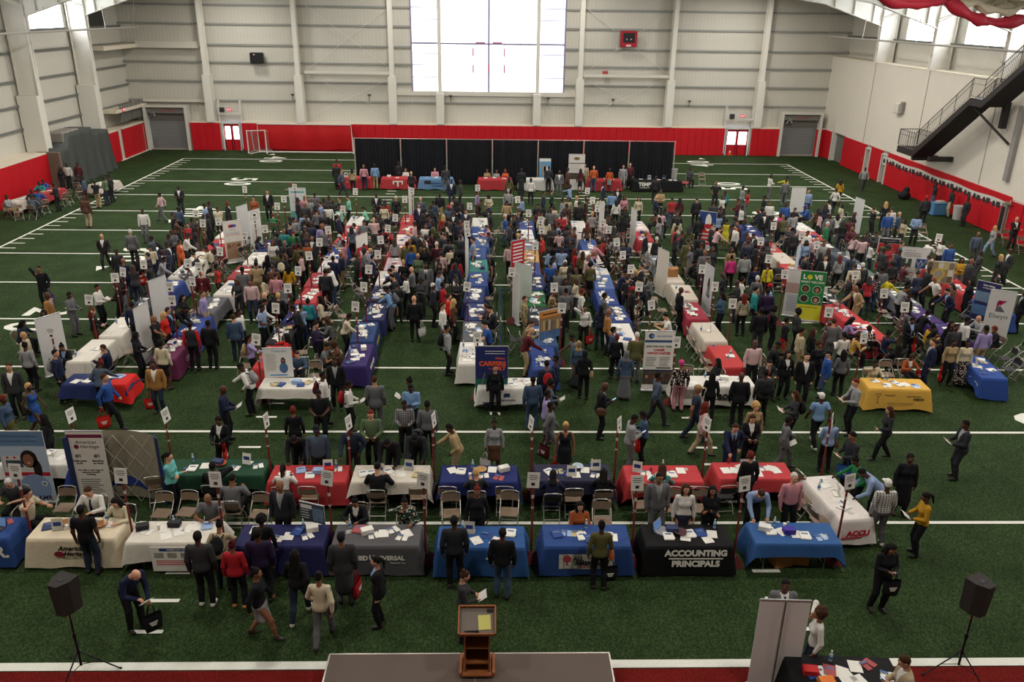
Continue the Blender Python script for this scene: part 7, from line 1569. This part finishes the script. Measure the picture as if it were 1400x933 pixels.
928 287 H s bl.black tr.black lk d|976 276 S n sw.dgray tr.black sk m|987 286 S s bl.black tr.black lk m|1016 281 S e ts.white tr.black sk d|994 298 S n dr.yellow tr.black uk m|975 306 S e jk.charcoal tr.black sn l|1008 304 S n sw.maroon tr.black b m|1020 299 S e dr.blue tr.black ln m|987 313 G e sh.lpink tr.black sn l|1006 309 S w sh.white tr.black sn l|943 306 S w bl.rust tr.olive lk d|957 297 S n sw.black tr.black sk d
925 319 S e bl.black tr.black lk m bag:white|941 329 S n ct.olive tr.brown sk m|957 321 S n sw.black tr.black cblack d|975 336 S s bl.charcoal tr.black ln m bag:blue|1001 337 S s bl.tan tr.black lk m|1001 346 S n bl.hotpink tr.black uk m|1024 320 S n bl.gray tr.black lr m|1039 321 T w jk.black tr.black sk m|1034 338 S n bl.black tr.black lk m|1044 336 S n sw.charcoal tr.charcoal sk d|1019 347 S n sw.lgray tr.black sk m
968 353 S s jk.black tr.black sk m tie|1055 329 T w sw.dgray tr.black sk m|1064 359 T n sw.black tr.black b m|1051 358 S n bl.yellow tr.black uk m|1034 362 S s bl.navy tr.black fk m|952 355 T e bl.black tr.black fk m|965 362 S n jk.charcoal tr.black sk m
460 219 S s sw.red tr.black sk d|460 224 S n ct.black tr.black b d dark|481 228 S n bl.khaki.plaid tr.black lk m|497 225 S n sh.pink tr.navy b m|512 224 S n sw.sky.floral tr.khaki sk d|544 223 S n jk.black tr.black sk d|554 230 L s bl.white tr.black ln l|562 233 S n bl.black tr.black fy l|594 231 L s sh.pink.stripe tr.black sk l|609 228 S n sw.dgray tr.gray sk d pack:black|666 232 L s bl.tan tr.black fk m|679 232 L s bl.lgray tr.black lk m
691 232 L s bl.orange tr.black lr m|750 226 S n sw.charcoal tr.black sk d|765 234 S s jk.gray tr.gray b d tie|777 230 S e ct.brown tr.black sk d dark|794 230 S n bl.maroon sk.black lk m bag:red|801 225 S s sh.sand tr.khaki sk l|811 226 S n sh.orange tr.denim b l|834 228 S n bl.orange sk.lgray fk d|845 226 S s sh.lgray.camo tr.lgray sn l|862 224 S s sh.maroon tr.black b l|884 220 S w sh.blue tr.black sk l|897 242 S n sw.black tr.black nblack d bag:brightred
944 230 L s sw.dgray tr.black sk d|312 174 S s sw.gray tr.black sk m
1076 794 S s jk.gray tr.black sk d tie|1125 836 P w bl.white tr.dkdenim an m|1230 892 K w jk.sand tr.black sn l|639 776 H e bl.dgray tr.black un l|512 757 S w jk.black tr.black pk l purse:black|466 729 S n ct.dgray tr.gray cblack m dark bag:red|435 780 W n bl.cream tr.gray uk m purse:black|402 750 W n sw.black tr.dkdenim lk m wshoe|350 775 W e sw.black sk.lgray uk m|352 725 S n sw.dpurple tr.black sk d
621 709 S n sw.charcoal tr.black sk d|687 722 S n sw.black tr.denim sk d|823 711 S n sw.olive tr.black uk d purse:rust bag:black|485 682 T s jk.black tr.black uk m|552 682 Q s bl.dgreen.floral tr.black uk m|652 671 S s bl.black tr.black ur m|794 686 L s sw.rust tr.black lk l|902 650 S s jk.gray tr.gray sk m|941 667 S s bl.white sk.navy.plaid ln l|977 665 C s jk.black tr.black lk m dark|1044 676 B s sh.lblue tr.black sn l
516 636 T n jk.black tr.black sk l|652 637 T n bl.charcoal tr.black fy l|755 641 T n sw.navy tr.black hblack m|824 636 T n bl.black tr.black lk d|904 632 T n bl.teal.floral tr.black ln l|745 397 T e sw.khaki.camo tr.khaki sk m|727 405 S e sw.khaki.camo tr.khaki.camo sn l|729 440 T e sw.khaki.camo tr.khaki.camo sn l|774 395 S n ts.gray tr.black sk m|767 417 S s jk.black tr.black sk d|800 415 P s bl.white tr.black uk m bag:brightred|797 393 S e bl.white tr.black fr m|773 383 S s sh.gray tr.black sk d|753 376 G n bl.navy tr.black hblack m|716 364 S e jk.maroon tr.black sk d
'''
ROW = []
for line in DATA.strip().split('\n'):
    for ent in line.split('|'):
        f = ent.split()
        ROW.append((float(f[0]), float(f[1]), f[2], f[3], f[4], f[5], f[6], f[7], tuple(f[8:])))
# people standing nearest keep a body of their own; the far background of the crowd is one object
def headpt(r):
    J = skeleton(r[2], r[6][0] in 'lpuahf'); H = J['H']+J['hu']*.12; return at(r[0], r[1], H[2]*.97)
ROW.sort(key=lambda r: float(np.linalg.norm(headpt(r)-CAM)))
NEAR = 312
def root(r):
    J = skeleton(r[2], r[6][0] in 'lpuahf'); h = J['H']+J['hu']*.12; a = R(DIRS[r[3]]); p = at(r[0], r[1], h[2]*.97); return [p[0]-(h[0]*math.cos(a)-h[1]*math.sin(a))*.97, p[1]-(h[0]*math.sin(a)+h[1]*math.cos(a))*.97]
LOC = [root(r) for r in ROW]
for _ in range(14):
    grid = {}
    for i, p in enumerate(LOC): grid.setdefault((int(p[0]//1), int(p[1]//1)), []).append(i)
    for i, p in enumerate(LOC):
        gx, gy = int(p[0]//1), int(p[1]//1)
        for j in [k for a in (-1, 0, 1) for b in (-1, 0, 1) for k in grid.get((gx+a, gy+b), ())]:
            if j <= i: continue
            q = LOC[j]; dx, dy = p[0]-q[0], p[1]-q[1]; d = math.hypot(dx, dy)+1e-6
            if d < .46: k = (.46-d)/2/d; p[0] += dx*k; p[1] += dy*k; q[0] -= dx*k; q[1] -= dy*k
    for i, r in enumerate(ROW): LOC[i][0], LOC[i][1] = push(LOC[i][0], LOC[i][1], .16 if r[2] in 'TLQ' else .20)
    for p in LOC: p[0] = min(max(p[0], -28.1), 28.2)
for i, r in enumerate(ROW[:NEAR]): person(*r, seed=i, loc=(LOC[i][0], LOC[i][1], 0))
taken = []
for i, r in enumerate(ROW):
    if r[2] in 'TLQ':
        a = DIRS[r[3]]; x, y = LOC[i]; chair(x-.05*math.sin(R(a)), y+.05*math.cos(R(a)), a, 'tan' if (i*7) % 5 else 'black'); taken.append((x, y))
for x, y, a, k in CHAIRPOS:
    x, y = push(x, y, .12)
    if any((x-p[0])**2+(y-p[1])**2 < .20 for p in taken) or any((x-p[0])**2+(y-p[1])**2 < .13 for p in LOC): continue
    taken.append((x, y)); chair(x, y, a, k)
LOW = {}
def low(kind, pose, fem):
    k = (kind, pose, fem)
    if k in LOW: return LOW[k]
    J = skeleton(pose, fem)
    if kind == 'body':
        H = J['H']; hp = lambda x, y, z: H+np.array([x, 0, 0])+J['hf']*y+J['hu']*z
        pr = [('e', hp(0, -.01, .0), (.075, .095, .115), J['AH'], .02), ('c', tp(J, 0, -.01, .4), hp(0, -.02, -.08), .055, .05, .04), ('c', hp(0, .085, 0), hp(0, .10, -.02), .012, .014, .02)]
        for i in (0, 1): w = J['W'][i]; d = (w-J['E'][i]); d /= np.linalg.norm(d); pr += [('c', w-d*.1, w+d*.12, .03, .032, .02)]
        for i in (0, 1): k_ = J['kn'][i]; a = J['an'][i]; pr.append(('c', k_, a, .052, .036, .02))
        LOW[k] = net([(pr, [])], .026)
    elif kind == 'hair_': LOW[k] = None
    elif kind == 'shoes':
        pr = [('c', J['an'][i]+np.array([0, -.03, -.04]), J['an'][i]+np.array([0, .14, -.05]), .045, .038, .02) for i in (0, 1)]; LOW[k] = net([(pr, [])], .026)
    else:
        kk = (kind, pose, fem)
        if kk in GAR: LOW[k] = GAR[kk]
        else: GAR[kk] = garment(kind, pose, fem); LOW[k] = GAR[kk]
    return LOW[k]
cv_, cf_, cc_ = [], [], []; base = 0
def putlow(VQ, M, c):
    global base
    V, Q = VQ; V = np.asarray(V); P = V @ np.array(M.to_3x3()).T+np.array(M.translation); cv_.append(P); cf_.append(np.asarray(Q)+base); base += len(V); cc_.append(np.tile(np.array(tuple(c)+(1,)), (len(V), 1)))
hairlow = {}
def crowd_person(r, seed, loc=None):
    x, y, pose, d, top, bot, hair, skin, ex = r; rs = random.Random(seed); fem = hair[0] in 'lpuahf'
    s = (.945 if fem else 1.)*rs.uniform(.965, 1.03); J = skeleton(pose, fem); Hh = J['H']+J['hu']*.12; a = R(DIRS[d]+rs.uniform(-12, 12))
    if loc is None:
        p = at(x, y, Hh[2]*s); ox = Hh[0]*math.cos(a)-Hh[1]*math.sin(a); oy = Hh[0]*math.sin(a)+Hh[1]*math.cos(a); loc = (p[0]-ox*s, p[1]-oy*s, 0)
    M = Matrix.Translation(loc) @ Matrix.Rotation(a, 4, 'Z') @ Matrix.Scale(s, 4)
    putlow(low('body', pose, fem), M, lin(SKIN[skin])); putlow(low('shoes', pose, fem), M, lin('1c1a19'))
    tk, tc = top.split('.')[:2]; putlow(low(tk, pose, fem), M, lin(COL[tc]))
    if tk in ('jk', 'ct'): putlow(low('cv', pose, fem), M, lin(COL['white']))
    if tk != 'dr': bk, bc = bot.split('.')[:2]; putlow(low(bk, pose, fem), M, lin(COL[bc]))
    if hair[0] != 'b':
        if hair[0] not in hairlow: me = hair_mesh(hair[0]); hairlow[hair[0]] = (np.array([tuple(v.co) for v in me.vertices]), np.array([tuple(p.vertices) for p in me.polygons]))
        hc = hair[1:] or 'k'; putlow(hairlow[hair[0]], M @ Matrix.Translation(tuple(J['H'])) @ Matrix.Rotation(-J['hn'], 4, 'X'), lin(HAIRC.get(hc) or COL[hc]))
for i, r in enumerate(ROW[NEAR:]): crowd_person(r, i+1000, (LOC[NEAR+i][0], LOC[NEAR+i][1], 0))
rs = random.Random(31); spots = [tuple(p) for p in LOC]+taken; placed = 0
TT = ['sw.black', 'sw.black', 'jk.black', 'jk.charcoal', 'sw.charcoal', 'sh.white', 'sw.gray', 'bl.black', 'bl.maroon', 'sh.lblue', 'bl.cream', 'sw.navy', 'bl.red', 'sw.dgray', 'bl.brown', 'jk.navy', 'sh.lpink', 'bl.olive']
for t in range(3000):
    if placed > 150: break
    X = rs.choice([-14.1, -9.2, -8.4, -5.6, -2.9, -2.0, -1.4, 3.3, 4.0, 6.2, 9.6, 12.6, 15.2, 18.3]) + rs.uniform(-.5, .5); Y = rs.uniform(18, 32)
    if abs(X-12.9) < 1.2 and Y < 24: continue
    if any((X-a)**2+(Y-b)**2 < .36 for a, b in spots) or any(abs(X-v[0]) < .62 and abs(Y-v[1]) < 1.15 for v in TABLES.values()): continue
    spots.append((X, Y)); placed += 1
    crowd_person((0, 0, rs.choice('SSSHCK'), rs.choice(['n', 's', 'e', 'w', 'n']), rs.choice(TT), rs.choice(['tr.black', 'tr.black', 'tr.gray', 'tr.dkdenim', 'tr.navy']), rs.choice(['sk', 'sk', 'lk', 'fk', 'uk', 'b', 'ln', 'ak', 'sn']), rs.choice('dddmml'), ()), 5000+t, (X, Y, 0))
V = np.concatenate(cv_); F = np.concatenate(cf_); C = np.concatenate(cc_)
me = bpy.data.meshes.new('crowd'); me.vertices.add(len(V)); me.vertices.foreach_set('co', V.astype(np.float32).ravel()); me.loops.add(F.size); me.loops.foreach_set('vertex_index', F.astype(np.int32).ravel())
me.polygons.add(len(F)); me.polygons.foreach_set('loop_start', np.arange(0, F.size, 4, dtype=np.int32)); me.update(calc_edges=True)
me.polygons.foreach_set('use_smooth', np.ones(len(F), bool)); at_ = me.color_attributes.new('own_colour', 'FLOAT_COLOR', 'POINT'); at_.data.foreach_set('color', C.astype(np.float32).ravel())
cm = bpy.data.materials.new('crowd_cloth'); cm.use_nodes = True; nt = cm.node_tree; an = nt.nodes.new('ShaderNodeAttribute'); an.attribute_name = 'own_colour'; nt.links.new(an.outputs['Color'], nt.nodes['Principled BSDF'].inputs['Base Color']); nt.nodes['Principled BSDF'].inputs['Roughness'].default_value = .8
me.materials.append(cm); o = ob('crowd', me); tag(o, 'far background of the dense crowd standing among the rear table rows', 'people', None, 'stuff'); TOPS.remove(o)
# duffel heap by the right wall, spare things on the ground
o = MB().ball((0, 0, .25), (.42, .35, .3), 14).ball((.15, .1, .55), (.22, .2, .25), 12).build('duffel_bag', mat('duffel_black', '17171a', .8)); p = at(1238, 272, 0); o.location = (27.9, p[1], 0); o.data.polygons.foreach_set('use_smooth', [True]*len(o.data.polygons)); MB().tube([(-.3, -.3, .1), (0, -.34, .5), (.3, -.3, .1)], .02, 6).build('strap', blackm, o); tag(o, 'black duffel bag heap on the turf against the red right wall', 'bag')
# ---------------------------------------------------------------- labels that single each thing out
def near(x, y, skip=None):
    b = min(ANCH, key=lambda a: (a[0]-x)**2+(a[1]-y)**2); dx, dy = x-b[0], y-b[1]
    w_ = ('right of' if dx > 0 else 'left of') if abs(dx) > abs(dy) else ('behind' if dy > 0 else 'in front of')
    return w_, b[2]
def ok(s): return 4 <= len(s.split()) <= 16
used = set()
def clip(s): return ' '.join(s.split()[:16])
def assign(items):
    """items: (object, list of label candidates from short to long, x, y)"""
    for o, cands, x, y in items:
        for c in cands:
            c = clip(c)
            if c not in used: break
        else:
            k = 0
            for sfx in ('near side', 'far side', 'left end', 'right end', 'middle', 'near left', 'near right', 'far left', 'far right', 'outer side', 'inner side'):
                c2 = clip(' '.join(c.split()[:13])+', '+sfx)
                if c2 not in used: c = c2; break
        used.add(c); o['label'] = c
its = []
for q in PEOPLE:
    w_, ph = near(q['loc'][0], q['loc'][1]); P_ = ph.replace(',', '')
    b = f"person in {q['tw']}"
    cands = [f"{b}, {q['hw']}, {q['pw']}, {q['dw']}, {w_} {P_}", f"{b}, {q['bot']}, {q['hw']}, {q['pw']}, {w_} {P_}", f"{b}, {q['hw']}, {q['pw']}, {w_} {P_}", f"{b}, {q['hw']}, {q['dw']}, {w_} {P_}", f"{b}, {q['bot']}, {q['hw']}, {w_} {P_}", f"{b}, {q['hw']}, {w_} {P_}", f"{b}, {q['pw']}, {w_} {P_}"]
    cands = [c for c in cands if len(c.split()) <= 16] or [f"{b} {w_} {P_}"]
    its.append((q['o'], cands, q['loc'][0], q['loc'][1])); TOPS.append(q['o'])
assign(its); its = []
for q in PEOPLE:
    for o, noun in q['held']:
        w_, ph = near(q['loc'][0], q['loc'][1]); P_ = ph.replace(',', ''); who = q['tw']; pos = 'on' if 'pack' in noun else ('of' if 'phone' in noun or 'paper' in noun else 'of')
        o['category'] = {'paper': 'paper', 'phone': 'phone', 'bag': 'bag', 'handbag': 'handbag', 'backpack': 'backpack'}[noun.split()[-1]]
        its.append((o, [c for c in (f"{noun} {pos} person in {who}, {w_} {P_}", f"{noun} {pos} person in {who} {q['hw']}, {w_} {P_}") if len(c.split()) <= 16] or [f"{noun} {w_} {P_}"], 0, 0))
assign(its); its = []
for r_, k in CHAIRS:
    x, y = r_.location.x, r_.location.y; w_, ph = near(x, y); r_['category'] = 'chair'; r_['group'] = 'folding chairs around the tables'
    b = ('tan metal' if k == 'tan' else 'black') + ' folding chair'
    its.append((r_, [f"{b} {w_} {ph}".replace(',', ''), f"empty {b} {w_} {ph}".replace(',', '')], x, y))
for r_ in POLES:
    x, y = r_.location.x, r_.location.y; w_, ph = near(x, y); r_['category'] = 'sign'; r_['group'] = 'maroon sign poles with white cards'
    its.append((r_, [f"maroon pole with white card {w_} {ph}".replace(',', '')], x, y))
assign(its)
from collections import defaultdict
dd = defaultdict(list)
for o in TOPS:
    if 'group' not in o or o['category'] in ('person',): dd[o['label']].append(o)
for k, v in dd.items():
    if len(v) > 1: print('DUP', k, len(v))
for o in TOPS:
    if not ok(o['label']): print('LONG', o['label'])
print('people', len(ROW), 'individual', NEAR, 'fill', placed, 'papers', sum(1 for o in TOPS if o.get('category') in ('paper',)))
